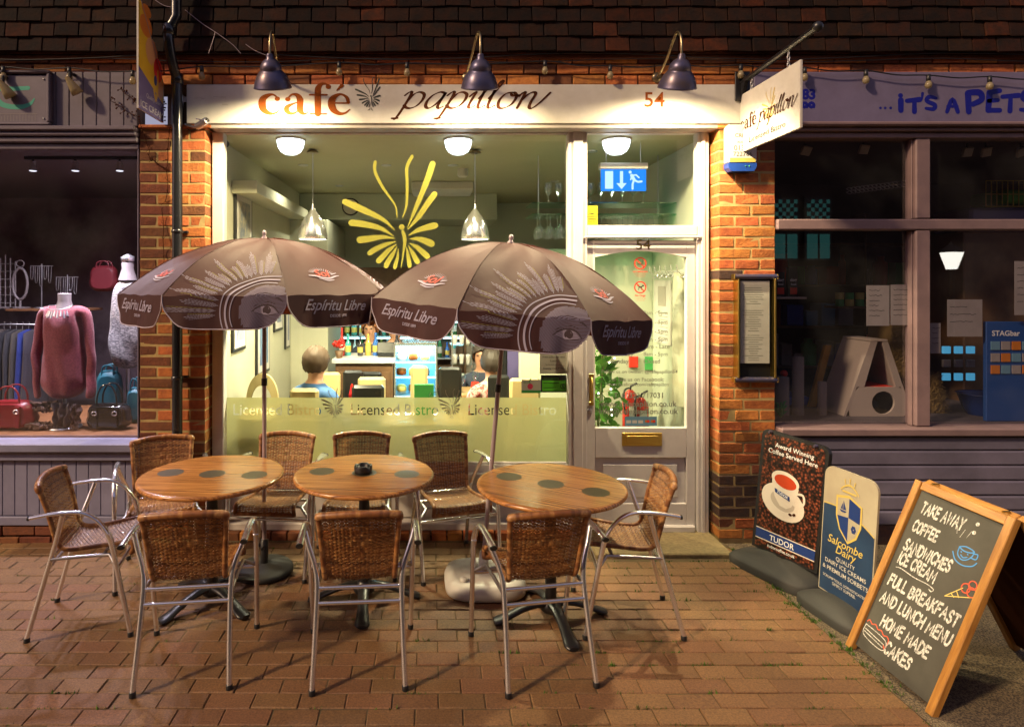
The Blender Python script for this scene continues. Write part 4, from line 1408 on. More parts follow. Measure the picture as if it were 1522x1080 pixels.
# ================================================================ FIXTURES ON THE FRONT
def gooseneck(x0, x1, label):
    t = T('gooseneck_lamp', label, 'lamp', (x0, -.012, 3.22), 'swan neck lamps over the fascia')
    MB().lathe([(.036, 0), (.036, .008), (.022, .02), (.0, .02)], 18, (x0, -.013, 3.22), mat=Matrix.Rotation(pi / 2, 3, 'X')).build('wall_rose', 'lamp_arm', t)
    mb = MB()
    pts = catmull([(x0, -.03, 3.22), (x0, -.10, 3.235), (x0 + (x1 - x0) * .35, -.20, 3.30), (x0 + (x1 - x0) * .6, -.27, 3.365), (x0 + (x1 - x0) * .85, -.33, 3.405), (x1, -.38, 3.37), (x1, -.398, 3.30), (x1, -.395, 3.23)], 6)
    mb.tube(pts, .0085, 10)
    mb.build('swan_neck', 'lamp_arm', t)
    top = Vector((x1, -.395, 3.215))
    m = Matrix.Rotation(radians(24), 3, 'X')
    sh = MB()
    prof = [(.016, .03), (.022, .02), (.024, 0), (.044, -.012), (.062, -.035), (.070, -.062), (.066, -.070), (.074, -.078), (.095, -.105), (.112, -.145), (.118, -.170), (.122, -.178), (.118, -.182)]
    sh.lathe(prof, 32, top, mat=m, cap=1)
    sh.v = [v for v in sh.v]
    o = sh.build('lamp_shade', 'lamp_metal', t)
    inn = MB().lathe([(.020, -.012), (.040, -.018), (.058, -.040), (.064, -.068), (.088, -.106), (.108, -.148), (.117, -.181)], 32, top, mat=m, cap=1)
    inn.build('shade_lining', 'lamp_inner', t)
    bc = top + m @ Vector((0, 0, -.10))
    MB().ball(bc, .034, 14, 10).build('bulb', 'bulb_hot', t)
    ld = bpy.data.lights.new('lamp_light', 'SPOT'); ld.energy = GOOSE_W; ld.color = (1.0, .79, .46); ld.shadow_soft_size = .02; ld.spot_size = radians(176); ld.spot_blend = 1.0
    lo = bpy.data.objects.new('lamp_light', ld); COL.objects.link(lo)
    lp = top + m @ Vector((0, 0, -.160)); lo.location = lp - Vector((x0, -.012, 3.22)); lo.parent = t; lo.rotation_euler = (radians(4), 0, 0)
    return t


GOOSE_W = 160
gooseneck(-1.03, -1.015, 'bronze swan neck lamp over the word café on the fascia')
gooseneck(.25, .315, 'bronze swan neck lamp hanging in front of the word papillon')
gooseneck(1.567, 1.585, 'bronze swan neck lamp over the number 54')

fl = T('festoon_lights', 'string of unlit clear festoon bulbs along the brickwork above the shopfronts', 'string lights', (0, -.07, 3.3))
bp = [(-90, 110), (5, 100), (103, 101), (197, 106), (300, 99), (504, 93), (605, 94), (810, 91), (907, 98), (1003, 96), (1101, 97), (1196, 101), (1287, 105), (1380, 112), (1471, 114), (1565, 116)]
pts = []
for i, (px, py) in enumerate(bp):
    p = P(px, py, -.07); pts.append(p)
    if i < len(bp) - 1:
        q = P(bp[i + 1][0], bp[i + 1][1], -.07); m_ = (p + q) / 2; m_.z -= .014; pts.append(m_)
MB().tube(catmull([tuple(p) for p in pts], 5), .0045, 6).build('cable', 'black_plastic', fl)
pts2 = [P(-100 + k * 115, 84 + 5 * sin(k * 1.3), -.066) for k in range(16)]
MB().tube(catmull([tuple(p) for p in pts2], 5), .0035, 6).build('cable', 'black_plastic', fl)
pts2 = [P(-100 + k * 125, 90 + 3 * sin(k * 1.9 + 1), -.060) for k in range(15)]
MB().tube(catmull([tuple(p) for p in pts2], 5), .003, 6).build('cable', 'black_plastic', fl)
for px, py in bp:
    p = P(px, py, -.07)
    b_ = MB().lathe([(.008, -.038), (.013, -.042), (.020, -.058), (.022, -.070), (.016, -.086), (.001, -.092)], 14, p).build('bulb', 'clear_bulb', fl)
    MB().lathe([(.001, .006), (.013, .004), (.014, -.036), (.010, -.040)], 12, p).build('socket', 'black_plastic', b_)

# two old spotlights on the clothes shop fascia
for px, py, lab in ((106, 125, 'small unlit spotlight on the boarded fascia of the clothes shop'), (6, 130, 'small unlit spotlight over the teal letter at the left edge')):
    p = P(px, py, -.10)
    t = T('spotlight', lab, 'spotlight', p)
    m = Matrix.Rotation(radians(-28), 3, 'Y') @ Matrix.Rotation(radians(20), 3, 'X')
    MB().lathe([(.014, .05), (.018, .03), (.026, .0), (.034, -.035), (.038, -.07), (.001, -.068)], 16, p, mat=m).build('lamp_head', 'clear_bulb', t)
    MB().tube([p + Vector((-.01, 0, .03)), p + Vector((-.02, .02, .08)), p + Vector((-.02, .078, .085))], .012, 8).build('bracket', 'black_plastic', t)

# downpipe
dp_ = T('downpipe', 'black rainwater pipe down the left brick pier', 'drainpipe', (P(263, 0, -.07).x, -.07, 0))
xp = P(263.5, 0, -.07).x
pj = P(263.5, 118, -.07)
pts = [(xp, -.07, .0), (xp, -.07, pj.z - .02), (xp, -.07, pj.z + .0), (P(256, 92, -.13).x, -.13, P(256, 92, -.13).z), (P(251, 62, -.17).x, -.17, P(251, 62, -.17).z), (P(251, 45, -.17).x, -.17, P(251, 45, -.17).z), (P(263, -10, -.17).x, -.17, 4.0), (P(263, -10, -.17).x, -.17, 4.9)]
MB().tube(pts[:3], .034, 18).build('pipe', 'pipe_black', dp_)
MB().tube(catmull(pts[2:6], 5), .034, 16).build('offset_bend', 'pipe_black', dp_)
MB().tube([pts[5], (P(262, 40, -.17).x, -.17, pts[5][2] + .09), (P(262, 40, -.17).x, -.17, 4.9)], .034, 16).build('pipe', 'pipe_black', dp_)
for a in (pts[2], pts[5]):
    MB().lathe([(.036, -.035), (.041, -.033), (.041, .035), (.036, .037)], 18, a).build('collar', 'pipe_black', dp_)
for z in (1.15, 2.15):
    MB().lathe([(.036, -.012), (.039, -.01), (.039, .01), (.036, .012)], 18, (xp, -.07, z)).build('clip', 'pipe_black', dp_)
    boxpart('clip_bracket', xp - .055, xp + .055, -.032, -.002, z - .009, z + .009, 'pipe_black', dp_)

# ice cream flag sign at the left pier
t = T('ice_cream_sign', 'ice cream sign board jutting out edge-on above the left brick pier', 'sign', P(243, 185, -.02))
sx = X_(243.5)
y_n, y_f = -.39, -.02
zb_ = 2.905
ol = [(y_n, zb_), (y_f, zb_), (y_f, 3.17), (y_n, 3.64)]
MB().prism(ol, lambda a, b, tt: Vector((tt, a, b)), sx - .006, sx + .006).build('board', 'fascia_white', t)
def onx(dx): return lambda a, b, l: Vector((sx + (.0065 + dx + l), y_n + a * .37, zb_ + b))
M('dusk_blue', (0.16, 0.13, 0.32), rough=0.5)
M('fruit_orange', (0.72, 0.22, 0.03), rough=0.5); M('fruit_yellow', (0.80, 0.50, 0.03), rough=0.5); M('fruit_peach', (0.75, 0.38, 0.16), rough=0.5); M('fruit_red', (0.72, 0.03, 0.03), rough=0.5)
for mat_, shp in (('fruit_yellow', [([(0, .23), (1, .10), (1, .27), (0, .735)], [(0, 1, 2, 3)])]),
                  ('dusk_blue', [([(0, 0), (1, 0), (1, .12), (0, .27)], [(0, 1, 2, 3)])])):
    decal('print', shp, onx(0.0002 if mat_ == 'dusk_blue' else 0), mat_, t)
def el(a, b, ra, rb): return ([(a + ra * cos(k * pi / 9), b + rb * sin(k * pi / 9)) for k in range(18)], [tuple(range(18))])
decal('print', [el(.28, .56, .24, .07), el(.3, .66, .18, .04)], onx(.0006), 'fruit_orange', t)
decal('print', [el(.5, .42, .24, .09), el(.86, .22, .12, .07)], onx(.0008), 'fruit_peach', t)
decal('print', [el(.76, .33, .18, .08)], onx(.0010), 'fruit_red', t)
decal('print', [stroke([(.55, .33, .05), (.56, .22, .05), (.66, .13, .05), (.74, .2, .05), (.75, .31, .05)])], onx(.0013), 'fruit_yellow', t)
decal('print', [el(.65, .25, .06, .035)], onx(.0015), 'blue_poster', t)
decal('sign_lettering', [shift2(text_w('ICE CREAM', .9, 'CENTER', size=.06, bold=.01), .52, .02)], onx(.0013), 'white_text', t)
decal('sign_lettering', [shift2(text_w('Quality Dairy', .62, 'CENTER', size=.04), .6, .10)], onx(.0013), 'white_text', t)
MB().tube([(sx, y_n, 3.645), (sx, y_f, 3.175), (sx, y_f, 2.96)], .009, 8).build('support_rod', 'pole_paint', t)

# dried climber stems on the pier and boards
mb = MB()
for i, (a, b, dx, dy) in enumerate(((247, 470, -6, -160), (247, 300, 4, -110), (205, 175, -40, -25), (210, 160, -30, -28), (225, 235, 22, 18), (206, 180, 20, 60), (244, 150, -4, 30))):
    rr = random.Random(i)
    pts = [P(a + dx * k / 7 + rr.uniform(-2, 2), b + dy * k / 7, -.008 - .018 * (k % 2) - (.018 if a < 226 and i in (2, 3) else 0)) for k in range(8)]
    mb.tube(catmull([tuple(p) for p in pts], 4), .0022, 5)
    for p in pts:
        for q in range(2):
            e = p + Vector((rr.uniform(-.03, .03), -.012, rr.uniform(-.025, .025)))
            mb.tube([p, e], .0014, 4)
            if i in (2, 3, 6): mb.ball(e, .006, 6, 4)
solo(mb, 'climbing_stem', 'brown_text_dark', 'dry climber stems clinging to the left pier and boarded fascia', 'plant')

# wires over the tiles
mb = MB()
for pts in ([(275, 15), (300, 35), (320, 48), (345, 66), (358, 80)], [(320, 48), (316, 62), (310, 80)], [(230, 0), (245, 9), (262, 11)], [(365, 66), (380, 76), (400, 84)]):
    mb.tube(catmull([tuple(P(a, b, -.105)) for a, b in pts], 5), .0022, 5)
solo(mb, 'loose_wire', 'pole_paint', 'thin loose wires trailing over the dark tiles beside the downpipe', 'wire')

# cctv camera
p = P(300, 184, -.10)
t = T('security_camera', 'small silver security camera on the left brick pier', 'security camera', P(272, 184, -.03))
m = Matrix.Rotation(radians(72), 3, 'Y') @ Matrix.Rotation(radians(18), 3, 'X')
m = Matrix.Rotation(radians(-12), 3, 'Z') @ m
MB().lathe([(.001, -.05), (.022, -.05), (.024, -.04), (.024, .045), (.022, .055), (.001, .05)], 18, p, mat=m).build('housing', 'alu_dull', t)
MB().box(-.027, .027, -.034, .052, .018, .024, mat=Matrix.Translation(p) @ Matrix.Rotation(radians(-20), 4, 'Z') @ Matrix.Rotation(radians(14), 4, 'Y')).build('sun_shield', 'alu', t)
MB().lathe([(.014, 0), (.014, .004), (.0, .004)], 12, p + m @ Vector((0, 0, .056)), mat=m).build('camera_lens', 'black_plastic', t)
MB().tube([P(276, 185, -.012), P(278, 186, -.06), P(288, 189, -.09), p + Vector((-.01, 0, -.02))], .008, 8).build('bracket', 'alu_dull', t)
MB().tube(catmull([tuple(P(276, 186, -.02)), tuple(P(281, 194, -.05)), tuple(P(290, 193, -.07)), tuple(P(292, 188, -.08))], 4), .003, 6).build('cable', 'black_plastic', t)

# alarm box
bx0, bx1 = X_(1075), X_(1117)
t = T('alarm_box', 'cream burglar alarm box with a blue base on the right brick pier', 'alarm box', ((bx0 + bx1) / 2, -.03, Z_(256)))
MB().box(bx0, bx1, -.075, -.001, Z_(245), Z_(189), ch=.008).build('cover', 'cream_paint', t)
MB().prism([(bx0, Z_(245) - .001), (bx0 + .004, Z_(252)), (bx0 + .02, Z_(257)), (bx1 - .02, Z_(257)), (bx1 - .004, Z_(252)), (bx1, Z_(245) - .001)], lambda a, b, tt: Vector((a, tt, b)), -.073, -.001).build('strobe_base', 'blue_plastic', t)
decal('alarm_lettering', [shift2(text_w('CREST', .105, 'CENTER', bold=.01), 0, .165), shift2(text_w('ALARMS', .075, 'CENTER', bold=.0), 0, .125), shift2(text_w('01323', .12, 'CENTER'), 0, .075), shift2(text_w('722766', .13, 'CENTER'), 0, .035)],
      on_wall((bx0 + bx1) / 2, Z_(243), -.0755), 'black_text', t)
MB().add([(bx0 + .01, -.0756, Z_(244)), (bx1 - .01, -.0756, Z_(244)), (bx1 - .01, -.0756, Z_(238)), (bx0 + .01, -.0756, Z_(238))], [(0, 1, 2, 3)]).build('stripe', 'gold_paint', t)
for k in (.03, .055):
    MB().ball((bx0 + .09 + k, -.073, Z_(250)), .005, 8, 5).build('indicator', 'green_mid', t)

# projecting sign on its bracket
bx = X_(1098.7)
hs_ = T('hanging_sign', 'cream hanging café sign with a gold butterfly on an iron bracket', 'sign', (bx, -.01, 3.12))
ys0, ys1 = -.73, -.01
hz0, hz1 = Z_(228.7), Z_(144.3)
MB().box(bx - .009, bx + .009, ys0, ys1, hz0, hz1, ch=.003).build('board', 'fascia_white', hs_)
hw_ = ys1 - ys0
def side(a, b, l): return Vector((bx - .0095 - l, ys1 - a * hw_, hz0 + b * (hz1 - hz0)))
s1, w1 = serif2('cafe´'); s2, w2 = italic2('papillon')
dk = []
# café and papillon share one baseline that falls a little
for s_ in s1: dk.append(([(.04 + x * .30 / w1, .37 + y * .16) for x, y in s_[0]], s_[1]))
for s_ in s2: dk.append(([(.37 + x * .57 / w2, .37 + y * .15) for x, y in s_[0]], s_[1]))
decal('butterfly_mark', [([(.56 + x * .055, .50 + y * .10) for x, y in s_[0]], s_[1]) for s_ in butterfly2(True)], side, 'gold_paint', hs_, label='gold butterfly mark')
decal('sign_lettering', dk[:len(s1)], side, 'brown_text_dark', hs_, base=.0025); decal('sign_lettering', dk[len(s1):], side, 'brown_text_dark', hs_, base=.0025)
for q in (shift2(text_w('Licensed', .34, 'LEFT', size=.135, bold=.006), .20, .11), shift2(text_w('Bistro', .22, 'LEFT', size=.135, bold=.006), .58, .11)): decal('sign_lettering', [q], side, 'black_text', hs_, base=.0025)
# bracket: square arm rising outward, wall plate, chains
a0 = P(1087, 128, -.03); a1 = Vector((bx, -.78, H + (420 - 55) * (D - .78) / F)); a1.x = (1203 - 640) * (D - .78) / F
a1 = Vector((bx, -.86, 3.215)); a0 = Vector((bx, -.035, 3.175))
mb = MB()
mb.tube([a0, a1], .022, 4)
mb.build('bracket_arm', 'black_iron', hs_)
MB().ball(a1 + Vector((0, -.02, .002)), .03, 14, 10).build('finial', 'black_iron', hs_)
MB().prism([(-.012, 3.24), (-.012, 3.03), (-.05, 3.10), (-.10, 3.20), (-.05, 3.215)], lambda a, b, tt: Vector((tt, a - .02, b)), bx - .012, bx + .012).build('gusset', 'black_iron', hs_)
boxpart('wall_plate', bx - .05, bx + .05, -.05, -.037, 3.05, 3.25, 'black_iron', hs_, ch=.002)
for yy in (-.17, -.60):
    mb = MB()
    tt_ = (yy - a0.y) / (a1.y - a0.y); zt_ = a0.z + (a1.z - a0.z) * tt_ - .02
    z = zt_; k = 0
    while z > hz1 - .004:
        pts = [(bx + (.008 * cos(q) if k % 2 else 0), yy + (0 if k % 2 else .008 * cos(q)), z - .014 + .014 * sin(q)) for q in [2 * pi * j / 10 for j in range(10)]]
        mb.tube(pts, .0028, 6, closed=True); z -= .021; k += 1
    mb.build('chain', 'alu_dull', hs_)

# menu case on the right pier
mc = T('menu_case', 'brass framed glass menu case on the right brick pier', 'display case', ((X_(1090) + X_(1150)) / 2, -.04, Z_(568)))
x0, x1, z0, z1 = X_(1088), X_(1147), Z_(562), Z_(412)
yf = -.075
boxpart('back_panel', x0 + .012, x1 - .012, -.02, -.003, z0 + .01, z1 - .01, 'black_plastic', mc)
boxpart('case_side', x0 + .006, x0 + .02, yf, -.004, z0 + .012, z1 - .012, 'brass', mc, ch=.003)
boxpart('case_side', x1 - .02, x1 - .006, yf, -.004, z0 + .012, z1 - .012, 'brass', mc, ch=.003)
for za, zb__ in ((z1 - .012, z1 + .018), (z0 - .018, z0 + .012)):
    MB().tube([(x0 - .012, -.045, (za + zb__) / 2), (x1 + .008, -.045, (za + zb__) / 2)], .024, 14, flat=.8).build('case_rail', 'lamp_metal', mc)
    for xx in (x0 - .016, x1 + .004):
        MB().box(xx, xx + .01, -.068, -.02, za - .003, zb__ + .003, ch=.003).build('end_cap', 'brass', mc)
MB().add([(x0 + .02, yf + .004, z0 + .02), (x1 - .02, yf + .004, z0 + .02), (x1 - .02, yf + .004, z1 - .02), (x0 + .02, yf + .004, z1 - .02)], [(0, 1, 2, 3)]).build('case_glass', 'window_glass', mc)
ps = MB().box(x0 + .036, x1 - .040, -.046, -.043, z0 + .11, z1 - .025).build('menu_sheet', 'paper', mc)
rr = random.Random(5)
ln = []
for k in range(34):
    z = z1 - .06 - k * .0155
    if k in (0, 9, 10, 21): continue
    xm = (x0 + x1) / 2 - .008; w = rr.uniform(.03, .085)
    ln.append(rect2(xm - w, xm + w * .8, z, z + .0035))
decal('menu_lines', ln, lambda a, b, l: Vector((a, -.0465, b)), 'grey_text', mc)

# ================================================================ SIGNS ON THE PAVEMENT
def plane_map(BL, BR, TL, TR):
    """a, b in 0..1 across and up a flat leaning board; normal towards the street side"""
    n = (BR - BL).cross(TL - BL).normalized()
    TR = TR - n * (TR - BL).dot(n)
    def f(a, b, l):
        return BL * (1 - a) * (1 - b) + BR * a * (1 - b) + TL * (1 - a) * b + TR * a * b + n * l
    return f, n


def slab_board(name, f, outline, th, mat, parent, **t):
    mb = MB(); k = len(outline)
    fr = [f(a, b, 0) for a, b in outline]; bk = [f(a, b, -th) for a, b in outline]
    mb.add(fr + bk, [tuple(range(k)), tuple(range(k, 2 * k))[::-1]] + [(i, k + i, k + (i + 1) % k, (i + 1) % k) for i in range(k)])
    return mb.build(name, mat, parent, **t)


def rounded(x0, x1, y0, y1, rx, ry, top_only=True, n=6):
    pts = [(x0, y0), (x1, y0)] if top_only else [(x0 + rx * (1 - cos(a)), y0 + ry * (1 - sin(a))) for a in [pi / 2 * k / n for k in range(n + 1)]] + [(x1 - rx * (1 - sin(a)), y0 + ry * (1 - cos(a))) for a in [pi / 2 * k / n for k in range(n + 1)]]
    pts += [(x1 - rx * (1 - cos(a)), y1 - ry * (1 - sin(a))) for a in [pi / 2 * k / n for k in range(n + 1)]]
    pts += [(x0 + rx * (1 - sin(a)), y1 - ry * (1 - cos(a))) for a in [pi / 2 * k / n for k in range(n + 1)]]
    return pts


# --- chalk A-board
ab = T('chalkboard_sign', 'wooden A-board with chalked take away menu on a black panel', 'sandwich board', (2.25, -1.5, -.012))
zg = -.012
BL = Vector((2.085, 3.135 - D, zg)); BR = Vector((2.10, 2.61 - D, zg))
TL = Vector((2.435, 3.12 - D, .815)); TR = Vector((2.447, 2.60 - D, .815))
f, nrm = plane_map(BL, BR, TL, TR)
if nrm.x > 0:
    print('A-board normal flipped')
def bar(f, a0, a1, b0, b1, l0, l1):
    vs = [f(a, b, l) for a in (a0, a1) for b in (b0, b1) for l in (l0, l1)]
    return MB().add(vs, [(0, 1, 3, 2), (4, 6, 7, 5), (0, 4, 5, 1), (2, 3, 7, 6), (0, 2, 6, 4), (1, 5, 7, 3)])


def wood_piece(name, f, a0, a1, b0, b1, l0, l1, mat, parent):
    """a timber whose own x axis runs along its length, so that the grain does too"""
    c = f((a0 + a1) / 2, (b0 + b1) / 2, (l0 + l1) / 2)
    ua = (f(1, .5, 0) - f(0, .5, 0)).normalized(); ub = (f(.5, 1, 0) - f(.5, 0, 0)).normalized()
    la = (f(a1, .5, 0) - f(a0, .5, 0)).length; lb_ = (f(.5, b1, 0) - f(.5, b0, 0)).length
    nn = ua.cross(ub).normalized()
    if la > lb_: ex, ey = ua, ub; lx, ly = la, lb_
    else: ex, ey = ub, -ua; lx, ly = lb_, la
    mb = MB().box(-lx / 2, lx / 2, -ly / 2, ly / 2, -(l1 - l0) / 2, (l1 - l0) / 2, ch=.003)
    me = mb.mesh(name, mat)
    o = bpy.data.objects.new(name, me); COL.objects.link(o); o.parent = parent
    M4 = Matrix.Identity(4)
    for i, e in enumerate((ex, ey, nn)):
        for j in range(3): M4[j][i] = e[j]
    M4.translation = c - wloc(parent)
    o.matrix_local = M4
    return o


fb_ = 1.0
wood_piece('frame_stile', f, 0, .072, 0, 1.0, -.016, .016, 'aframe_wood', ab)
wood_piece('frame_stile', f, .928, 1, 0, 1.0, -.016, .016, 'aframe_wood', ab)
wood_piece('frame_rail', f, .074, .926, .955, 1.0, -.015, .015, 'aframe_wood', ab)
slab_board('chalk_panel', f, [(.073, .035), (.927, .035), (.927, .954), (.073, .954)], .008, 'chalkboard', ab)
# rear leaf
BL2 = Vector((2.90, 3.12 - D, zg)); BR2 = Vector((2.91, 2.60 - D, zg)); TL2 = TL + Vector((.035, 0, 0)); TR2 = TR + Vector((.035, 0, 0))
f2, _ = plane_map(BL2, BR2, TL2, TR2)
for a, b in ((0, .072), (.928, 1)): wood_piece('rear_stile', f2, a, b, 0, 1, -.016, .016, 'aframe_wood', ab)
wood_piece('rear_rail', f2, .074, .926, .955, 1.0, -.015, .015, 'aframe_wood', ab)
slab_board('rear_panel', f2, [(.073, .035), (.927, .035), (.927, .954), (.073, .954)], .008, 'brown_text_dark', ab)
for a in (.15, .85):
    MB().tube([f(a, 1.0, 0) + Vector((0, 0, .006)), f2(a, 1.0, 0) + Vector((0, 0, .006))], .005, 8).build('hinge', 'brass', ab)
W_, H_ = (BR - BL).length, (TL - BL).length
def chalk(s_, a0, a1, b, h=.052, w=.0132):
    v, q = caps2(s_, h, w, align='LEFT', wid=1.0, slant=.10)
    mx_ = max(x for x, y in v); k = (a1 - a0) * W_ / mx_
    return [(a0 + x * k / W_, b + (y - h * .5) / H_) for x, y in v], q
rows_ = [('TAKE AWAY', .15, .60, .875), ('COFFEE', .145, .42, .765), ('SANDWICHES', .14, .64, .655), ('ICE CREAM', .14, .55, .575), ('FULL BREAKFAST', .14, .885, .445), ('AND LUNCH MENU', .135, .89, .345), ('HOME MADE', .24, .765, .235), ('CAKES', .375, .66, .130)]
for r_ in rows_: decal('chalk_writing', [chalk(*r_)], lambda a, b, l: f(a, b, .0012), 'chalk_white', ab)
def ck(pts, w=.006): return [(x, y) for x, y in stroke(pts, w)[0]], stroke(pts, w)[1]
def cw(strs, w, ox, oy, s_=1.0):
    out = []
    for p_ in strs:
        v, q = stroke([(x * s_, y * s_) for x, y in p_], w)
        out.append(([(ox + x / W_, oy + y / H_) for x, y in v], q))
    return out
sw_ = cw([[(-.01, .012), (.02, .018), (.10, .012), (.17, .016), (.21, .010), (.205, -.004), (.19, .0)]], .004, .17, .505)
dd = [([(.70 + x / W_, y0_ + y / H_) for x, y in disc2(0, 0, .009)[0]], disc2(0, 0, .009)[1]) for y0_ in (.905, .86)]
cake = cw([[(0, 0), (.13, -.012), (.13, -.060), (.01, -.05), (0, 0)], [(.005, -.02), (.13, -.032)], [(.005, -.033), (.128, -.046)]], .0036, .105, .165)
dust = cw([[(-.01, .01), (.0, .05)], [(.02, .02), (.03, .055)], [(-.03, .02), (-.04, .05)]], .002, .62, .80)
for q in (sw_, dd[:1], dd[1:], cake, dust[:1], dust[1:2], dust[2:]): decal('chalk_drawing', q, lambda a, b, l: f(a, b, .0012 + l * .3), 'chalk_white', ab)
cup = cw([[(-.035, .0), (-.03, -.03), (-.005, -.045), (.02, -.035), (.035, -.012), (.036, .01)], [(-.036, .002), (-.01, .014), (.02, .014), (.036, .008), (.02, -.002), (-.01, -.006), (-.036, .002)], [(.036, .0), (.055, .004), (.055, -.018), (.03, -.02)], [(-.055, -.03), (-.03, -.058), (.01, -.066), (.05, -.052), (.065, -.03)], [(-.02, -.014), (-.017, -.016)], [(.012, -.012), (.015, -.014)], [(-.015, -.028), (0, -.034), (.015, -.026)]], .0052, .70, .765)
decal('chalk_drawing', cup, lambda a, b, l: f(a, b, .0012 + l * .3), 'chalk_blue', ab, label='blue chalk cup and saucer')
ci = lambda x, y, r_: [(x + r_ * cos(q * pi / 5), y + r_ * sin(q * pi / 5)) for q in range(11)]
cone_r = cw([ci(.012, .05, .020), ci(.042, .045, .020), ci(.035, .075, .018)], .005, .80, .545)
decal('chalk_drawing', cone_r, lambda a, b, l: f(a, b, .0012 + l * .3), 'chalk_red', ab)
cone_y = cw([[(-.0, .045), (-.06, -.025)], [(-.06, -.025), (.055, .028)], [(-.02, .02), (.0, .0)], [(-.04, .0), (-.02, -.01)]], .004, .80, .545)
decal('chalk_drawing', cone_y, lambda a, b, l: f(a, b, .0012 + l * .3), 'chalk_yellow', ab)
icing = cw([[(-.0, .01), (.01, .022), (.03, .012), (.05, .02), (.07, .008), (.09, .012), (.11, .0), (.13, .005), (.145, -.01), (.14, -.05), (.13, -.04)]], .005, .105, .17)
decal('chalk_drawing', icing, lambda a, b, l: f(a, b, .0012 + l * .3), 'chalk_red', ab)

# --- coffee poster sign
m = M('bean_print', (0.020, 0.007, 0.004), rough=0.35)
nt = m.node_tree; N, L = nt.nodes, nt.links
tc = N.new('ShaderNodeTexCoord'); vo = N.new('ShaderNodeTexVoronoi'); vo.inputs['Scale'].default_value = 62; L.new(tc.outputs['Object'], vo.inputs['Vector'])
rp = N.new('ShaderNodeValToRGB'); e = rp.color_ramp.elements
e[0].position = .05; e[0].color = (.22, .055, .025, 1); e[1].position = .62; e[1].color = (.008, .004, .003, 1)
L.new(vo.outputs['Distance'], rp.inputs[0])
hs2 = N.new('ShaderNodeHueSaturation'); mr = N.new('ShaderNodeMapRange'); mr.inputs[3].default_value = .35; mr.inputs[4].default_value = 1.5
sep = N.new('ShaderNodeSeparateColor'); L.new(vo.outputs['Color'], sep.inputs[0]); L.new(sep.outputs[0], mr.inputs[0]); L.new(mr.outputs[0], hs2.inputs['Value']); L.new(rp.outputs[0], hs2.inputs['Color'])
L.new(hs2.outputs[0], N['Principled BSDF'].inputs['Base Color'])

cs = T('coffee_sign', 'black framed coffee poster board standing at the foot of the brick pier', 'sign', (2.2, -.45, -.012))
BL = Vector((2.105, 4.10 - D, .085)); BR = Vector((2.275, 3.685 - D, .085)); TL = Vector((2.177, 4.10 - D, .852)); TR = Vector((2.365, 3.685 - D, .825))
fc, nrm = plane_map(BL, BR, TL, TR)
slab_board('frame', fc, rounded(0, 1, 0, 1, .10, .06), .028, 'black_plastic', cs)
fp = lambda a, b, l: fc(.05 + a * .90, .02 + b * .955, .0015 + l)
slab_board('poster', fp, rounded(0, 1, 0, 1, .08, .045), .001, 'bean_print', cs)
Wc, Hc = (BR - BL).length * .9, .75 * .955
def lab2(t_, a, b): return [(a + x / Wc, b + y / Hc) for x, y in t_[0]], t_[1]
M('navy_print', (0.012, 0.035, 0.16), rough=0.4); M('china_white', (0.62, 0.55, 0.47), rough=0.4); M('tea_red', (0.45, 0.045, 0.01), rough=0.4); M('china_shade', (0.42, 0.36, 0.30), rough=0.5)
decal('poster_band', [rect2(0, 1, .075, .155)], lambda a, b, l: fp(a, b, .0012), 'navy_print', cs)
decal('poster_band', [rect2(0, 1, .155, .163), rect2(0, 1, .067, .075)], lambda a, b, l: fp(a, b, .0014), 'china_white', cs)
decal('poster_band', [rect2(0, 1, 0, .067)], lambda a, b, l: fp(a, b, .0010), 'bean_print', cs)
for q in [lab2(text_w('Award Winning', .26, 'CENTER', bold=.006), .52, .895), lab2(text_w('Coffee Served Here', .33, 'CENTER', bold=.006), .50, .835), lab2(text_w('TUDOR', .17, 'CENTER', bold=.01), .46, .088), lab2(text_w('tudorcoffee.co.uk', .19, 'CENTER', bold=.01), .46, .025)]:
    decal('poster_lettering', [q], lambda a, b, l: fp(a, b, .0018), 'white_text', cs)
def ell(x, y, rx, ry, rot=0.0, n=28):
    pts = []
    for k in range(n):
        q = 2 * pi * k / n; u, v = rx * cos(q), ry * sin(q)
        pts.append(((x + u * cos(rot) - v * sin(rot)) / Wc, (y + u * sin(rot) + v * cos(rot)) / Hc))
    return pts, [tuple(range(n))]
cx_, cy_ = .165, .34
decal('poster_saucer', [ell(cx_, cy_ - .02, .150, .105, -.2)], lambda a, b, l: fp(a, b, .0016), 'china_white', cs)
decal('poster_saucer', [ell(cx_, cy_ - .015, .085, .055, -.2)], lambda a, b, l: fp(a, b, .0018), 'china_shade', cs)
cupo = [(cx_ + x, cy_ + y) for x, y in ((-.085, .12), (-.08, .06), (-.055, .0), (-.015, -.045), (.03, -.05), (.062, -.03), (.088, .03), (.10, .09), (.07, .12), (.0, .14), (-.06, .14))]
decal('poster_cup', [([(x / Wc, y / Hc) for x, y in cupo], [tuple(range(len(cupo)))])], lambda a, b, l: fp(a, b, .0021), 'china_white', cs)
v, q = stroke([(cx_ + .085, cy_ + .06), (cx_ + .13, cy_ + .065), (cx_ + .14, cy_ + .02), (cx_ + .11, cy_ - .01), (cx_ + .065, cy_ - .005)], .014)
decal('poster_cup', [([(x / Wc, y / Hc) for x, y in v], q)], lambda a, b, l: fp(a, b, .0023), 'china_white', cs)
decal('poster_cup', [ell(cx_ + .006, cy_ + .115, .095, .055, -.1)], lambda a, b, l: fp(a, b, .0025), 'china_white', cs)
decal('poster_tea', [ell(cx_ + .008, cy_ + .108, .076, .040, -.1)], lambda a, b, l: fp(a, b, .0028), 'tea_red', cs)
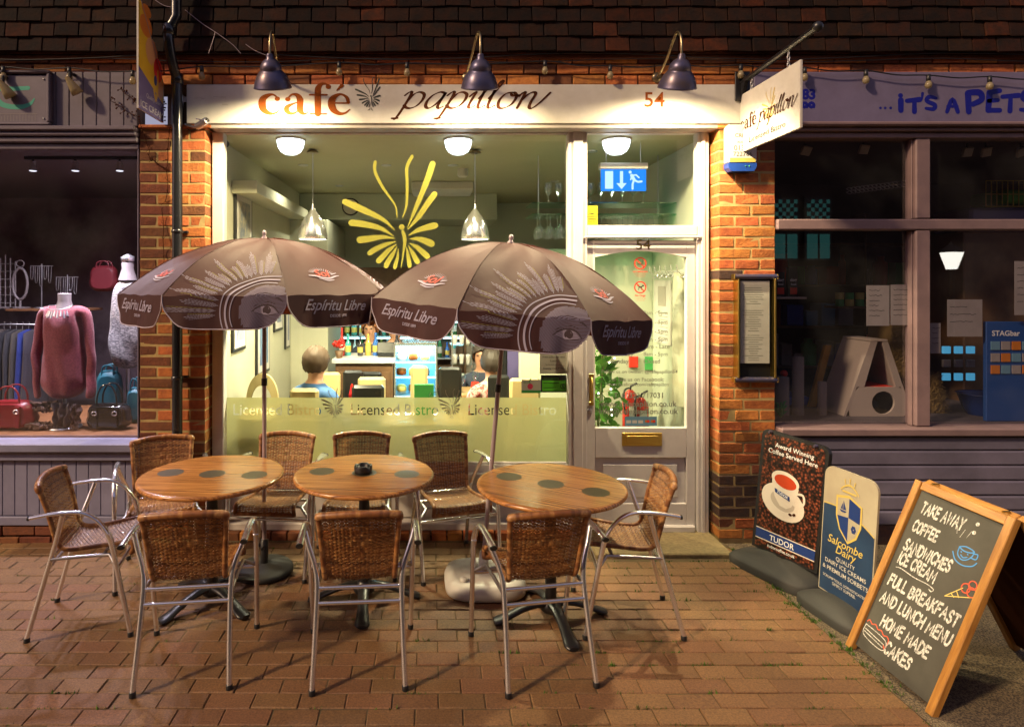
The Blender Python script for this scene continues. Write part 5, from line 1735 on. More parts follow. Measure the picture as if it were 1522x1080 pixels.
cb = [(-.055, .028), (.05, .0), (.045, .028), (-.06, .052)]
decal('poster_cup_band', [([((cx_ + x) / Wc, (cy_ + y) / Hc) for x, y in cb], [(0, 1, 2, 3)])], lambda a, b, l: fp(a, b, .0030), 'navy_print', cs)
decal('poster_lettering', [lab2(shift2(text_w('TUDOR', .08, 'CENTER', bold=.02), 0, 0, rot=-.26), (cx_ - .005) / Wc, (cy_ + .02) / Hc)], lambda a, b, l: fp(a, b, .0033), 'white_text', cs)
decal('poster_bean', [ell(cx_ + .06, cy_ - .075, .012, .008), ell(cx_ + .085, cy_ - .068, .012, .008, .6)], lambda a, b, l: fp(a, b, .0030), 'brown_text_dark', cs)
for a in (.14, .82):
    pc = fc(a, .985, .004)
    MB().lathe([(.010, -.012), (.012, 0), (.010, .012)], 10, pc, mat=Matrix.Rotation(pi / 2, 3, 'Y')).build('hinge', 'lamp_metal', cs)


def rubber_base(name, c, ux, L, Wd, h, par, notch=True):
    """a moulded rubber foot, long axis along ux"""
    ux = Vector(ux).normalized(); uy = Vector((-ux.y, ux.x, 0))
    out = []
    for k in range(40):
        q = 2 * pi * k / 40
        a = cos(q); b = sin(q)
        r_ = (abs(a) ** 4 + abs(b) ** 4) ** -.25
        x = a * r_ * L / 2; y = b * r_ * Wd / 2
        if notch and y > 0:
            y -= Wd * .30 * math.exp(-((x - L * .02) / (L * .20)) ** 2) if y > Wd * .2 else 0
        out.append((x, y))
    mb = MB()
    def ringp(s_, z): return [Vector(c) + ux * x * s_ + uy * y * s_ + Vector((0, 0, z)) for x, y in out]
    lv = [(1.0, 0.0), (1.0, h * .55), (.95, h * .72), (.72, h), (.3, h * 1.25)]
    vs = []
    for s_, z in lv: vs += ringp(s_, z)
    n = len(out)
    fs = [(i * n + k, i * n + (k + 1) % n, (i + 1) * n + (k + 1) % n, (i + 1) * n + k) for i in range(len(lv) - 1) for k in range(n)]
    fs.append(tuple(range((len(lv) - 1) * n, len(lv) * n)))
    mb.add(vs, fs, smooth=True)
    return mb.build(name, 'rubber', par)


u = (BR - BL); u.z = 0
rubber_base('rubber_foot', ((BL.x + BR.x) / 2 - .045, (BL.y + BR.y) / 2 - .01, -.012), u, .56, .30, .085, cs)

# --- ice cream dairy sign
ds = T('dairy_sign', 'navy and cream ice cream board between the coffee poster and the chalkboard', 'sign', (2.25, -.95, -.012))
BL = Vector((2.215, 3.575 - D, .065)); BR = Vector((2.262, 3.215 - D, .06)); TL = Vector((2.258, 3.575 - D, .768)); TR = Vector((2.300, 3.215 - D, .770))
fd, nrm = plane_map(BL, BR, TL, TR)
M('navy_sign', (0.012, 0.030, 0.075), rough=0.4, col2=(0.02, 0.05, 0.11), vscale=4); M('cream_sign', (0.42, 0.38, 0.27), rough=0.45, col2=(0.34, 0.30, 0.22), vscale=4)
slab_board('board', fd, rounded(0, 1, 0, 1, .17, .085), .012, 'cream_sign', ds)
fdp = lambda a, b, l: fd(.02 + a * .96, .01 + b * .98, .001 + l)
Wd, Hd = (BR - BL).length * .96, .70
def arc(b0, b1, sag, n=12): return [(k / n, b0 + (b1 - b0) * k / n - sag * sin(pi * k / n)) for k in range(n + 1)]
top_ = arc(.70, .60, -.05)
decal('print_field', [([(0, 0), (1, 0)] + top_[::-1], [tuple(range(2 + len(top_)))])], lambda a, b, l: fdp(a, b, .0004), 'navy_sign', ds)
v, q = stroke([(a, b, .010) for a, b in top_], smooth=False)
decal('print_line', [(v, q)], lambda a, b, l: fdp(a, b, .0010), 'gold_paint', ds)
def sd(pts): return [(a / 1.0, b) for a, b in pts]
shield = [(.25, .80), (.50, .83), (.76, .78), (.76, .62), (.68, .52), (.52, .455), (.34, .54), (.26, .64)]
decal('shield', [(shield, [tuple(range(8))])], lambda a, b, l: fdp(a, b, .0014), 'gold_paint', ds)
cs_ = (.51, .64); sh2 = [((a - cs_[0]) * .88 + cs_[0], (b - cs_[1]) * .90 + cs_[1]) for a, b in shield]
decal('shield', [(sh2, [tuple(range(8))])], lambda a, b, l: fdp(a, b, .0017), 'cream_sign', ds)
decal('shield', [([(.51, .81), (.73, .77), (.73, .645), (.51, .66)], [(0, 1, 2, 3)]), ([(.29, .645), (.51, .66), (.51, .475), (.36, .55)], [(0, 1, 2, 3)])], lambda a, b, l: fdp(a, b, .0020), 'navy_print', ds)
decal('shield', [([(.33, .70), (.47, .70), (.44, .685), (.36, .685)], [(0, 1, 2, 3)]), ([(.40, .705), (.40, .78), (.46, .71)], [(0, 1, 2)]), ([(.39, .705), (.39, .76), (.35, .71)], [(0, 1, 2)])], lambda a, b, l: fdp(a, b, .0022), 'navy_print', ds)
decal('shield', [([(.62 + .028 * cos(k * 1.05) + .022 * cos(q * pi / 4), .585 + .018 * sin(k * 1.05) + .014 * sin(q * pi / 4)) for q in range(8)], [tuple(range(8))]) for k in range(6)], lambda a, b, l: fdp(a, b, .0022 + l), 'navy_print', ds)
decal('crest', [stroke([(.33, .86, .01), (.40, .89, .012), (.50, .91, .014), (.60, .89, .012), (.68, .855, .01)]), stroke([(.42, .90, .004), (.40, .94, .018)]), stroke([(.50, .91, .004), (.50, .955, .02)]), stroke([(.58, .90, .004), (.60, .94, .018)]), rect2(.36, .64, .845, .858)], lambda a, b, l: fdp(a, b, .0014 + l), 'gold_paint', ds)
def ld2(t_, a, b): return [(a + x / Wd, b + y / Hd) for x, y in t_[0]], t_[1]
for q in [ld2(text_w('Salcombe', .24, 'CENTER', bold=.008, shear=.25), .47, .405), ld2(text_w('Dairy', .14, 'CENTER', bold=.008, shear=.25), .50, .345)]: decal('sign_lettering', [q], lambda a, b, l: fdp(a, b, .0016), 'gold_paint', ds)
for q in [ld2(text_w('QUALITY', .13, 'CENTER', bold=.004), .5, .285), ld2(text_w('DAIRY ICE CREAMS', .28, 'CENTER', bold=.004), .5, .235), ld2(text_w('& PREMIUM SORBETS', .31, 'CENTER', bold=.004), .5, .180),
      ld2(text_w('SCRUMPTIOUS. SOPHISTICATED.', .30, 'CENTER', bold=.0), .5, .115), ld2(text_w('SIMPLY SUPERB.', .16, 'CENTER', bold=.0), .5, .080)]: decal('sign_lettering', [q], lambda a, b, l: fdp(a, b, .0016), 'fascia_white', ds)
u = (BR - BL); u.z = 0
rb = rubber_base('rubber_foot', ((BL.x + BR.x) / 2 - .025, (BL.y + BR.y) / 2, -.012), u, .44, .25, .072, ds, notch=False)
MB().box(-.055, .055, -.011, .011, 0, .004, mat=Matrix.Translation(((BL.x + BR.x) / 2 - .10, (BL.y + BR.y) / 2 + .03, .052)) @ Matrix.Rotation(atan2(u.y, u.x), 4, 'Z') @ Matrix.Rotation(radians(-9), 4, 'X')).build('hand_slot', 'black_plastic', ds)


# ================================================================ PARASOLS
def umbrella(loc, apex, rise, Rr, lean, label, rotz=0.0):
    t = T('parasol', label, 'parasol', (0, 0, 0), 'brown parasols over the tables')
    hv = .17
    Ls = sqrt(Rr * Rr + rise * rise)
    rim = apex - rise
    hwid = Rr * sin(pi / 8)

    def surf(i, x, y, lift=0.0):
        """x across the panel, y up the slope from the rim (below the rim: down the valance)"""
        mid = -pi / 2 + i * pi / 4
        a, b = mid - pi / 8, mid + pi / 8
        if y >= 0:
            v = max(1 - y / Ls, 0.0)
            u = max(-1, min(1, x / (hwid * v))) if v > 1e-4 else 0
            k = (u + 1) / 2
            px = Rr * v * (cos(a) * (1 - k) + cos(b) * k); py = Rr * v * (sin(a) * (1 - k) + sin(b) * k)
            sag = .030 * (1 - u * u) * sin(pi * min(v, 1)) + .0045 * sin(u * 11 + i * 2 + v * 5) * v * v + .004 * sin(u * 5 + v * 13 + i)
            z = rim + rise * (1 - v ** 2.1) - sag * .6
            n = Vector((cos(mid) * .55 * v, sin(mid) * .55 * v, 1 - .2 * v)).normalized()
            return Vector((px, py, z)) + n * lift
        u = x / hwid; k = (u + 1) / 2
        px = Rr * (cos(a) * (1 - k) + cos(b) * k); py = Rr * (sin(a) * (1 - k) + sin(b) * k)
        dpt = -y
        rip = (.010 * sin(u * 7.0 + i * 1.7) + .004 * sin(u * 17 + i)) * min(dpt / hv, 1)
        n = Vector((cos(mid), sin(mid), 0))
        return Vector((px, py, rim - dpt)) + n * (rip + lift + dpt * .05)

    for i in range(8):
        mb = MB()
        nu, nv = 12, 16
        vs = [surf(i, hwid * (1 - 0) * (-1 + 2 * a / nu) * max(1 - Ls * (b / nv) / Ls, 0), Ls * b / nv) for b in range(nv + 1) for a in range(nu + 1)]
        fs = [(b * (nu + 1) + a, b * (nu + 1) + a + 1, (b + 1) * (nu + 1) + a + 1, (b + 1) * (nu + 1) + a) for b in range(nv) for a in range(nu)]
        mb.add(vs, fs, smooth=True)
        pn = mb.build('canopy_panel', 'canopy', t)
        # lining, a hair inside; its warm red carries light through the cloth
        mb = MB(); mb.add([v - Vector((0, 0, .003)) for v in vs], fs, smooth=True); mb.build('lining', 'canopy_under_lit', pn)
        # valance flap with rounded corners
        def vm(a, q):
            u = a * (1 - .10 * q ** 3); dpt = q * hv * (1 - .42 * abs(a) ** 6)
            return u * hwid, -dpt
        mb = MB(); nu2, nv2 = 20, 7
        vs = [surf(i, *vm(-1 + 2 * a / nu2, b / nv2)) for b in range(nv2 + 1) for a in range(nu2 + 1)]
        fs = [(b * (nu2 + 1) + a, (b + 1) * (nu2 + 1) + a, (b + 1) * (nu2 + 1) + a + 1, b * (nu2 + 1) + a + 1) for b in range(nv2) for a in range(nu2)]
        mb.add(vs, fs, smooth=True)
        va = mb.build('valance', 'canopy', t)
        mid = -pi / 2 + i * pi / 4; nn = Vector((cos(mid), sin(mid), 0))
        mb = MB(); mb.add([v - nn * .003 for v in vs], [f_[::-1] for f_ in fs], smooth=True); mb.build('lining', 'canopy_under_lit', va)
        edge = [surf(i, *vm(-1, q / 8)) for q in range(9)] + [surf(i, *vm(-1 + 2 * a / nu2, 1)) for a in range(1, nu2)] + [surf(i, *vm(1, 1 - q / 8)) for q in range(9)]
        MB().tube(edge, .0032, 6).build('piping', 'piping', va)
        # seam along the rib
        MB().tube([surf(i, -hwid * (1 - q / 12), Ls * q / 12, .001) for q in range(12)], .002, 5).build('seam', 'canopy', pn)
        if i % 2 == 0:
            eye(i, surf, hwid, Ls, pn, va)
        else:
            logo(i, surf, hwid, pn, va)
    # ribs and pole
    for i in range(8):
        a = -pi / 2 + pi / 8 + i * pi / 4
        pts = [(Rr * v * cos(a), Rr * v * sin(a), rim + rise * (1 - v ** 2.1) - .010) for v in [k / 10 for k in range(11)]]
        MB().tube(pts, .004, 6).build('rib', 'pole_paint', t)
        st_ = [(Rr * .5 * cos(a), Rr * .5 * sin(a), rim + rise * (1 - .5 ** 2.1) - .016), (.022 * cos(a), .022 * sin(a), rim - .02)]
        MB().tube(st_, .004, 6).build('strut', 'pole_paint', t)
    MB().tube([(0, 0, .06), (0, 0, apex - .005)], .0135, 12).build('pole', 'pole_paint', t)
    MB().lathe([(.018, 1.16), (.019, 1.165), (.019, 1.20), (.018, 1.205)], 12).build('pole_joint', 'black_plastic', t)
    MB().lathe([(.022, rim - .05), (.024, rim - .04), (.024, rim + .0), (.018, rim + .01)], 14).build('runner', 'black_plastic', t)
    MB().lathe([(.020, apex - .004), (.022, apex + .004), (.012, apex + .012), (.010, apex + .02), (.014, apex + .03), (.012, apex + .044), (.001, apex + .052)], 14).build('finial', 'pole_paint', t)
    t.location = loc
    t.rotation_euler = (lean[0], lean[1], rotz)
    return t


def eye(i, surf, hw_, Ls, pn, va):
    rr = random.Random(11)
    C0 = (.205, -.085)
    inside = lambda x, y: (abs(x) < hw_ * max(1 - y / Ls, .02) - .004) if y >= 0 else (abs(x) < hw_ * (1 - .10 * (-y / .17) ** 3) - .006 and -y < .17 * (1 - .42 * min(1, abs(x) / hw_ / .93) ** 6) - .007)
    def emit(name, shapes, mat, base, up=True):
        """split marks between the slope and the valance"""
        for lo in (False, True):
            mb = MB(); n = 0
            for s_ in shapes:
                v, q = s_
                q2 = []
                for f_ in q:
                    cx_ = sum(v[k][0] for k in f_) / len(f_); cy_ = sum(v[k][1] for k in f_) / len(f_)
                    if inside(cx_, cy_) and all(inside(v[k][0] * .97, v[k][1] * .97 if v[k][1] < 0 else v[k][1]) for k in f_) and ((cy_ < 0) == lo): q2.append(f_)
                if q2:
                    n += 1
                    mb.add([surf(i, x, y, base + .00008 * n) for x, y in v], q2)
            if mb.f: mb.build(name, mat, va if lo else pn)
    # rays
    lil = []; yel = []; drk = []
    for k in range(17):
        th = radians(92 + k * 5.7 + rr.uniform(-1, 1))
        r0 = .235 + rr.uniform(0, .02); ln_ = (.12, .22, .16, .28)[k % 4] * (1.0 if k < 12 else 1.25)
        w = rr.uniform(.006, .013)
        for j in range(-2, 3):
            off = j * .0047
            l2 = ln_ * (1 - abs(j) * .16) + rr.uniform(-.01, .01); s0 = r0 + abs(j) * .012
            nseg = 30
            pts = []
            for q in range(nseg + 1):
                r_ = s0 + l2 * q / nseg
                pts.append((C0[0] + r_ * cos(th) - off * sin(th) * (1 + .5 * q / nseg), C0[1] + r_ * sin(th) + off * cos(th) * (1 + .5 * q / nseg), (.0026 if abs(j) < 2 else .0018) * (1 if q % 3 else .3)))
            (yel if (j in (-2, 2) and rr.random() < .55) else lil).append(stroke(pts, smooth=False, caps=False))
    emit('ray_print', lil, 'canopy_print', .0022)
    emit('ray_print', yel, 'canopy_yellow', .0024)
    # hair outlines
    hair = []
    for r0, w in ((.222, .006), (.196, .010), (.172, .005)):
        pts = [(C0[0] + r0 * cos(radians(q)) * 1.02, C0[1] + r0 * sin(radians(q)), w) for q in range(75, 206, 3)]
        hair.append(stroke(pts, smooth=False))
    emit('hair_print', hair, 'canopy_print', .0026)
    # hatched face: many fine curved lines
    lines = []
    for k in range(-24, 26):
        pts = []
        for q in range(0, 26):
            x = -.16 + .28 * q / 25
            y = k * .0066 + .02 * sin(q * .16) + x * .35
            px_, py_ = C0[0] + x + .02, C0[1] + y
            if (x + .0) ** 2 + y * y > .152 ** 2: 
                if len(pts) > 2: lines.append(stroke(pts, smooth=False, caps=False))
                pts = []; continue
            pts.append((px_, py_, .0041))
        if len(pts) > 2: lines.append(stroke(pts, smooth=False, caps=False))
    emit('face_print', lines, 'canopy_face', .0028)
    ex, ey = C0[0] + .005, C0[1] + .008
    white = [([(ex - .062, ey - .002), (ex - .035, ey + .020), (ex, ey + .028), (ex + .035, ey + .018), (ex + .058, ey - .010), (ex + .02, ey - .020), (ex - .02, ey - .018)], [(0, 1, 6), (1, 2, 6), (2, 5, 6), (2, 3, 5), (3, 4, 5)])]
    emit('eye_white', white, 'canopy_print', .0036)
    dark = [stroke([(ex - .072, ey - .004, .004), (ex - .04, ey + .020, .008), (ex, ey + .030, .010), (ex + .04, ey + .020, .008), (ex + .066, ey - .010, .004)]),
            stroke([(ex - .06, ey + .022, .003), (ex - .03, ey + .040, .004), (ex + .01, ey + .046, .004), (ex + .05, ey + .034, .003)]),
            stroke([(ex - .055, ey - .006, .002), (ex, ey - .020, .004), (ex + .05, ey - .014, .003)]),
            stroke([(ex - .085, ey + .045, .006), (ex - .05, ey + .072, .014), (ex + .0, ey + .082, .016), (ex + .05, ey + .070, .012), (ex + .085, ey + .048, .005)])]
    iris = [([(ex + .004 + .021 * cos(q * pi / 8), ey + .004 + .021 * sin(q * pi / 8)) for q in range(16)], [tuple(range(16))])]
    emit('eye_print', dark, 'canopy_dark', .0042)
    emit('eye_print', iris, 'canopy_dark', .0046)
    emit('eye_print', [([(ex + .010 + .006 * cos(q * pi / 4), ey + .010 + .006 * sin(q * pi / 4)) for q in range(8)], [tuple(range(8))])], 'canopy_print', .0050)


def logo(i, surf, hw_, pn, va):
    def put(name, shapes, mat, par, base):
        mb = MB()
        for n, (v, q) in enumerate(shapes): mb.add([surf(i, x, y, base + .0001 * n) for x, y in v], q)
        return mb.build(name, mat, par)
    put('valance_lettering', [shift2(text_w('Espíritu Libre', .40, 'CENTER', size=.082, bold=.012, shear=.45), -.01, -.082, rot=-.03), shift2(text_w('DESDE 1899', .11, 'CENTER', bold=.02), 0, -.118)], 'canopy_print', va, .004)
    rays = [stroke([(.058 * cos(q), .165 + .030 * sin(q), .0035), (.085 * cos(q), .165 + .058 * sin(q), .0012)]) for q in [radians(20 + 11 * k) for k in range(14)]]
    ban = [stroke([(-.095, .150, .008), (-.06, .140, .012), (-.02, .125, .012), (.03, .130, .012), (.07, .145, .010), (.10, .148, .004)]), stroke([(-.05, .118, .004), (0, .108, .008), (.05, .118, .004)]), stroke([(.06, .165, .010), (.095, .172, .004)])]
    put('logo_print', rays + ban, 'canopy_print', pn, .003)
    put('logo_print', [shift2(text_w('Sol', .11, 'CENTER', size=.085, bold=.008, shear=.35), 0, .140, rot=.06)], 'canopy_red', pn, .0045)


umbrella((-1.036, 3.90 - D, 0), 2.075, .34, .82, (0, 0), 'brown printed parasol standing upright by the left table')
umbrella((.30, 3.72 - D, 0), 2.040, .37, .82, (radians(1.2), radians(4.8)), 'brown printed parasol leaning right over the right table')

# weights
t = T('parasol_stand', 'round dark parasol base on the paving behind the left table', 'parasol base', (-1.036, 3.90 - D, 0))
MB().lathe([(.172, 0), (.178, .006), (.178, .026), (.165, .040), (.06, .052), (.04, .060)], 40, (-1.036, 3.90 - D, 0)).build('weight', 'rubber', t)
MB().lathe([(.024, .056), (.024, .20), (.017, .205)], 18, (-1.036, 3.90 - D, 0)).build('socket_tube', 'black_iron', t)
MB().lathe([(.010, 0), (.010, .03)], 8, (-1.036, 3.90 - D - .02, .16), mat=Matrix.Rotation(pi / 2, 3, 'X')).build('knob', 'black_plastic', t)
t = T('parasol_stand', 'white plastic parasol base on the paving by the right table', 'parasol base', (.30, 3.72 - D, 0))
mb = MB()
def rsq(s_, z, n=48, p=3.4):
    out = []
    for k in range(n):
        q = 2 * pi * k / n; a, b = cos(q), sin(q)
        r_ = (abs(a) ** p + abs(b) ** p) ** (-1 / p)
        out.append((.30 + a * r_ * s_ + .02, 3.72 - D + b * r_ * s_ * .92, z))
    return out
lv = [(.215, 0.0), (.235, .012), (.238, .045), (.225, .075), (.19, .092), (.17, .086), (.155, .082), (.06, .092), (.05, .11)]
vs = []
for s_, z in lv: vs += rsq(s_, z)
n = 48
mb.add(vs, [(i * n + k, i * n + (k + 1) % n, (i + 1) * n + (k + 1) % n, (i + 1) * n + k) for i in range(len(lv) - 1) for k in range(n)], smooth=True)
mb.add(vs[-n:], [tuple(range(n))])
mb.build('water_tank', 'white_plastic', t)
MB().lathe([(.03, .105), (.03, .20), (.019, .205)], 18, (.304, 3.72 - D, 0), mat=Matrix.Rotation(radians(4.8), 3, 'Y')).build('socket_tube', 'white_plastic', t)
for sx_ in (-1, 1):
    MB().lathe([(.022, 0), (.022, .012), (.016, .016), (.001, .016)], 14, (.32 + sx_ * .13, 3.72 - D - .12, .088)).build('filler_cap', 'white_plastic', t)

# ================================================================ TABLES
def table(c, rot, foot_rot, label):
    t = T('cafe_table', label, 'table', (0, 0, 0), 'round wooden tables before the café')
    RT = .395
    MB().lathe([(RT - .02, .694), (RT - .004, .696), (RT, .701), (RT + .002, .707), (RT, .714), (RT - .004, .7185), (RT - .015, .720)], 72).build('tabletop', 'table_wood', t)
    for k in (-1, 0, 1):
        MB().lathe([(.071, .7202), (.071, .7204), (.0, .7204)], 32, (k * .245, 0, 0), smooth=False).build('inlay_disc', 'table_inlay', t)
    MB().lathe([(.06, .672), (.13, .676), (.13, .686), (.04, .693)], 24).build('top_plate', 'black_iron', t)
    MB().lathe([(.036, .06), (.031, .10), (.030, .67)], 24).build('column', 'black_iron', t)
    MB().lathe([(.05, .045), (.062, .06), (.055, .085), (.034, .11)], 24).build('hub', 'black_iron', t)
    for q in range(4):
        a = foot_rot - rot + q * pi / 2
        dx, dy = cos(a), sin(a)
        prof = [(.03, .085, .036, .020), (.08, .085, .033, .018), (.14, .072, .030, .016), (.20, .050, .030, .016), (.255, .028, .036, .015), (.295, .016, .040, .014), (.315, .013, .026, .010)]
        pts = catmull([(r_, z, w, h_) for r_, z, w, h_ in prof], 4)
        vs = []; ns = 10
        for r_, z, w, h_ in pts:
            for k in range(ns):
                th = 2 * pi * k / ns
                vs.append((dx * r_ - dy * w * cos(th), dy * r_ + dx * w * cos(th), z + h_ * sin(th)))
        mb = MB(); m_ = len(pts)
        mb.add(vs, [(i * ns + k, i * ns + (k + 1) % ns, (i + 1) * ns + (k + 1) % ns, (i + 1) * ns + k) for i in range(m_ - 1) for k in range(ns)], smooth=True)
        mb.add(vs[-ns:], [tuple(range(ns))]); mb.add(vs[:ns], [tuple(range(ns))])
        ft = mb.build('foot', 'black_iron', t)
        MB().lathe([(.018, 0), (.018, .008)], 12, (dx * .285, dy * .285, 0)).build('levelling_pad', 'black_plastic', ft)
    t.location = (c[0], c[1], 0); t.rotation_euler = (0, 0, rot)
    return t


table((-1.235, 3.54 - D), radians(-5), radians(-38), 'round wooden table with dark inlay discs, left of the three')
table((-.378, 3.56 - D), radians(-6), radians(-86), 'round wooden table that holds the black ashtray')
table((.645, 3.36 - D), radians(-32), radians(-80), 'round wooden table nearest the café door')

ac = Vector((-.382, 3.555 - D, .7212))
t = T('ashtray', 'black glass ashtray on the middle table', 'ashtray', ac)
mb = MB()
mb.lathe([(.047, 0), (.051, .004), (.052, .040), (.049, .046), (.040, .046), (.036, .040), (.034, .010), (.0, .008)], 40, ac,
         wob=lambda th, z: 1.0)
for v_i, v in enumerate(mb.v):
    th = atan2(v[1] - ac.y, v[0] - ac.x)
    if v[2] > ac.z + .043 and abs(sin(2 * th)) > .93: mb.v[v_i] = (v[0], v[1], v[2] - .009)
mb.build('bowl', 'black_plastic', t)

# ================================================================ CHAIRS
PAL = [(.60, .29, .09), (.46, .20, .058), (.32, .12, .034), (.68, .36, .13), (.15, .055, .02)]
prof = catmull([(.232, .398), (.240, .425), (.215, .444), (.12, .436), (.0, .424), (-.085, .424), (-.125, .452), (-.150, .52), (-.180, .62), (-.212, .71), (-.238, .778)], 10)
cum = [0]
for a, b in zip(prof, prof[1:]): cum.append(cum[-1] + sqrt((a[0] - b[0]) ** 2 + (a[1] - b[1]) ** 2))
LT = cum[-1]


def prof_at(s):
    s = max(0, min(LT - 1e-6, s))
    lo = 0
    for k in range(len(cum) - 1):
        if cum[k + 1] >= s: lo = k; break
    f_ = (s - cum[lo]) / (cum[lo + 1] - cum[lo])
    a, b = prof[lo], prof[lo + 1]
    y, z = a[0] + (b[0] - a[0]) * f_, a[1] + (b[1] - a[1]) * f_
    ty, tz = b[0] - a[0], b[1] - a[1]; l = sqrt(ty * ty + tz * tz)
    return y, z, ty / l, tz / l


S_BEND = next(c for c, p in zip(cum, prof) if p[0] < -.10)


def shell(u, s, off=0.0):
    y, z, ty, tz = prof_at(s)
    hwd = .158 + .024 * max(0, (s - S_BEND) / (LT - S_BEND)) + (.026 * max(0, 1 - s / .25))
    t_ = s / LT
    back = max(0, (s - S_BEND) / (LT - S_BEND))
    w = hwd
    x = u * w
    # the back wraps forward at its sides, its top is gently crowned
    y += back * .030 * u * u
    z += (1 - back) * .010 * u * u * (1 if s > .05 else s / .05) - (back ** 4) * .016 * u * u
    return Vector((x, y - tz * off * -1, z + ty * off * -1))


def chair():
    t = T('rattan_chair', 'x', 'chair', (0, 0, 0), 'rattan and aluminium café chairs')
    rr = random.Random(2)
    NS = 19
    xs = [-1 + 2 * (k + .5) / NS for k in range(NS)]
    pitch = .0092
    for nm, s0, s1 in (('woven_seat', .0, S_BEND + .01), ('woven_back', S_BEND + .01, LT)):
        mb = MB()
        nW = int((s1 - s0) / pitch)
        for i in range(nW):
            s = s0 + pitch * (i + .5); gi = i
            col = rr.choice(PAL[:4]) if rr.random() > .08 else PAL[4]
            back = max(0, (s - S_BEND) / (LT - S_BEND))
            rows_v = []
            K = NS * 2
            vs = []
            for k in range(K + 1):
                u = -1 + 2 * k / K
                stake = (k - 1) / 2
                dia = abs(u) / .34 + abs(back - .62) / .22 < 1 and nm == 'woven_back'
                if dia: ph = ((i // 3) + int(round(stake)) // 2) % 2
                else: ph = (i + int(math.floor(stake))) % 2
                wv = .0038 * (1 if ph else -1) * (1 if k % 2 else 0)
                for j, dj in enumerate((-.0037, 0, .0037)):
                    vs.append(shell(u, s + dj, wv + (.0012 if j == 1 else 0) * (1 if wv >= 0 else -1)))
            fs = []
            for k in range(K):
                for j in (0, 1):
                    fs.append((k * 3 + j, k * 3 + j + 1, (k + 1) * 3 + j + 1, (k + 1) * 3 + j))
            mb.add(vs, fs, smooth=True, col=col)
        for q, u in enumerate(xs):
            col = rr.choice(PAL[:3])
            n = int((s1 - s0) / .012)
            for du in (-.013, .013):
                vs = []
                for k in range(n + 1):
                    s = s0 + (s1 - s0) * k / n
                    for e in (-.0105, .0105): vs.append(shell(u + du + e, s, 0))
                mb.add(vs, [(2 * k, 2 * k + 1, 2 * k + 3, 2 * k + 2) for k in range(n)], smooth=True, col=col)
        o = mb.build(nm, 'rattan', t)
        # wrapped edge
        rim = MB()
        path = []
        if nm == 'woven_back':
            ns_ = 46
            path = [shell(-1, s0 + (s1 - s0) * k / ns_) for k in range(ns_)] + [shell(-1 + 2 * k / 40, s1) for k in range(41)] + [shell(1, s1 - (s1 - s0) * k / ns_) for k in range(1, ns_ + 1)]
        else:
            ns_ = 46
            path = [shell(-1, s1 - (s1 - s0) * k / ns_) for k in range(ns_)] + [shell(-1 + 2 * k / 40, s0) for k in range(41)] + [shell(1, s0 + (s1 - s0) * k / ns_) for k in range(1, ns_ + 1)]
        c0 = len(rim.v)
        rs = [.0125 + (.0045 if (nm == 'woven_back' and 44 < k < 90) else 0) + (.0010 if k % 2 else 0) for k in range(len(path))]
        rim.tube(path, rs, 9)
        cols = []
        band = 0; cc = PAL[1]
        for k in range(len(path)):
            if band <= 0:
                band = rr.randint(1, 4); cc = PAL[rr.choice((0, 1, 1, 2, 2, 3, 4))]
            band -= 1
            cols += [cc] * 9
        rim.c = cols + [PAL[1]] * (len(rim.v) - len(cols))
        rim.build('wrapped_edge', 'rattan', o)
    for sx in (-1, 1):
        armp = catmull([(sx * .262, -.215, .640), (sx * .262, -.14, .650), (sx * .262, -.06, .655), (sx * .262, .02, .648), (sx * .261, .09, .605), (sx * .260, .145, .52), (sx * .258, .172, .40), (sx * .254, .205, .22), (sx * .250, .243, .02)], 7)
        n_ = len(armp)
        MB().tube(armp[:int(n_ * .62)], .0155, 12, flat=.62).build('armrest', 'alu', t)
        MB().tube(armp[int(n_ * .62) - 1:], [.0150 - .0022 * min(1, k / 6) for k in range(n_ - int(n_ * .62) + 1)], 12).build('front_leg', 'alu', t)
        MB().tube([(sx * .262, -.216, .6398), (sx * .262, -.224, .6388)], .0168, 12, flat=.66).build('arm_cap', 'black_plastic', t)
        rl = catmull([(sx * .256, -.070, .645), (sx * .235, -.090, .58), (sx * .205, -.115, .50), (sx * .192, -.140, .42), (sx * .196, -.195, .22), (sx * .204, -.250, .02)], 6)
        MB().tube(rl, .0125, 12).build('rear_leg', 'alu', t)
        for fx_, fy_ in ((.250, .243), (.204, -.250)):
            MB().lathe([(.015, 0), (.015, .022), (.013, .024)], 12, (sx * fx_, fy_, 0)).build('foot_cap', 'black_plastic', t)
        MB().tube([(sx * .197, -.145, .402), (sx * .197, .0, .404), (sx * .20, .13, .405), (sx * .254, .178, .36)], .009, 8).build('seat_rail', 'alu_dull', t)
    MB().tube([(-.190, -.142, .413), (.190, -.142, .413)], .0095, 10).build('crossbar', 'alu', t)
    MB().tube([(-.193, -.160, .352), (.193, -.160, .352)], .0095, 10).build('crossbar', 'alu', t)
    MB().tube([(-.257, .182, .350), (.257, .182, .350)], .0095, 10).build('crossbar', 'alu', t)
    MB().tube([(-.20, .10, .402), (.20, .10, .402)], .009, 8).build('crossbar', 'alu_dull', t)
    return t


ch0 = chair()
first = [True]


def place_chair(x, y, deg, label):
    """deg: heading of the seat's front, 0 = away from the street towards the window"""
    if first[0]:
        first[0] = False; o = ch0; o['label'] = label; o.location = (x, y, 0); o.rotation_euler = (0, 0, radians(deg)); return o
    return copy_tree(ch0, (x, y, 0), radians(deg), label)


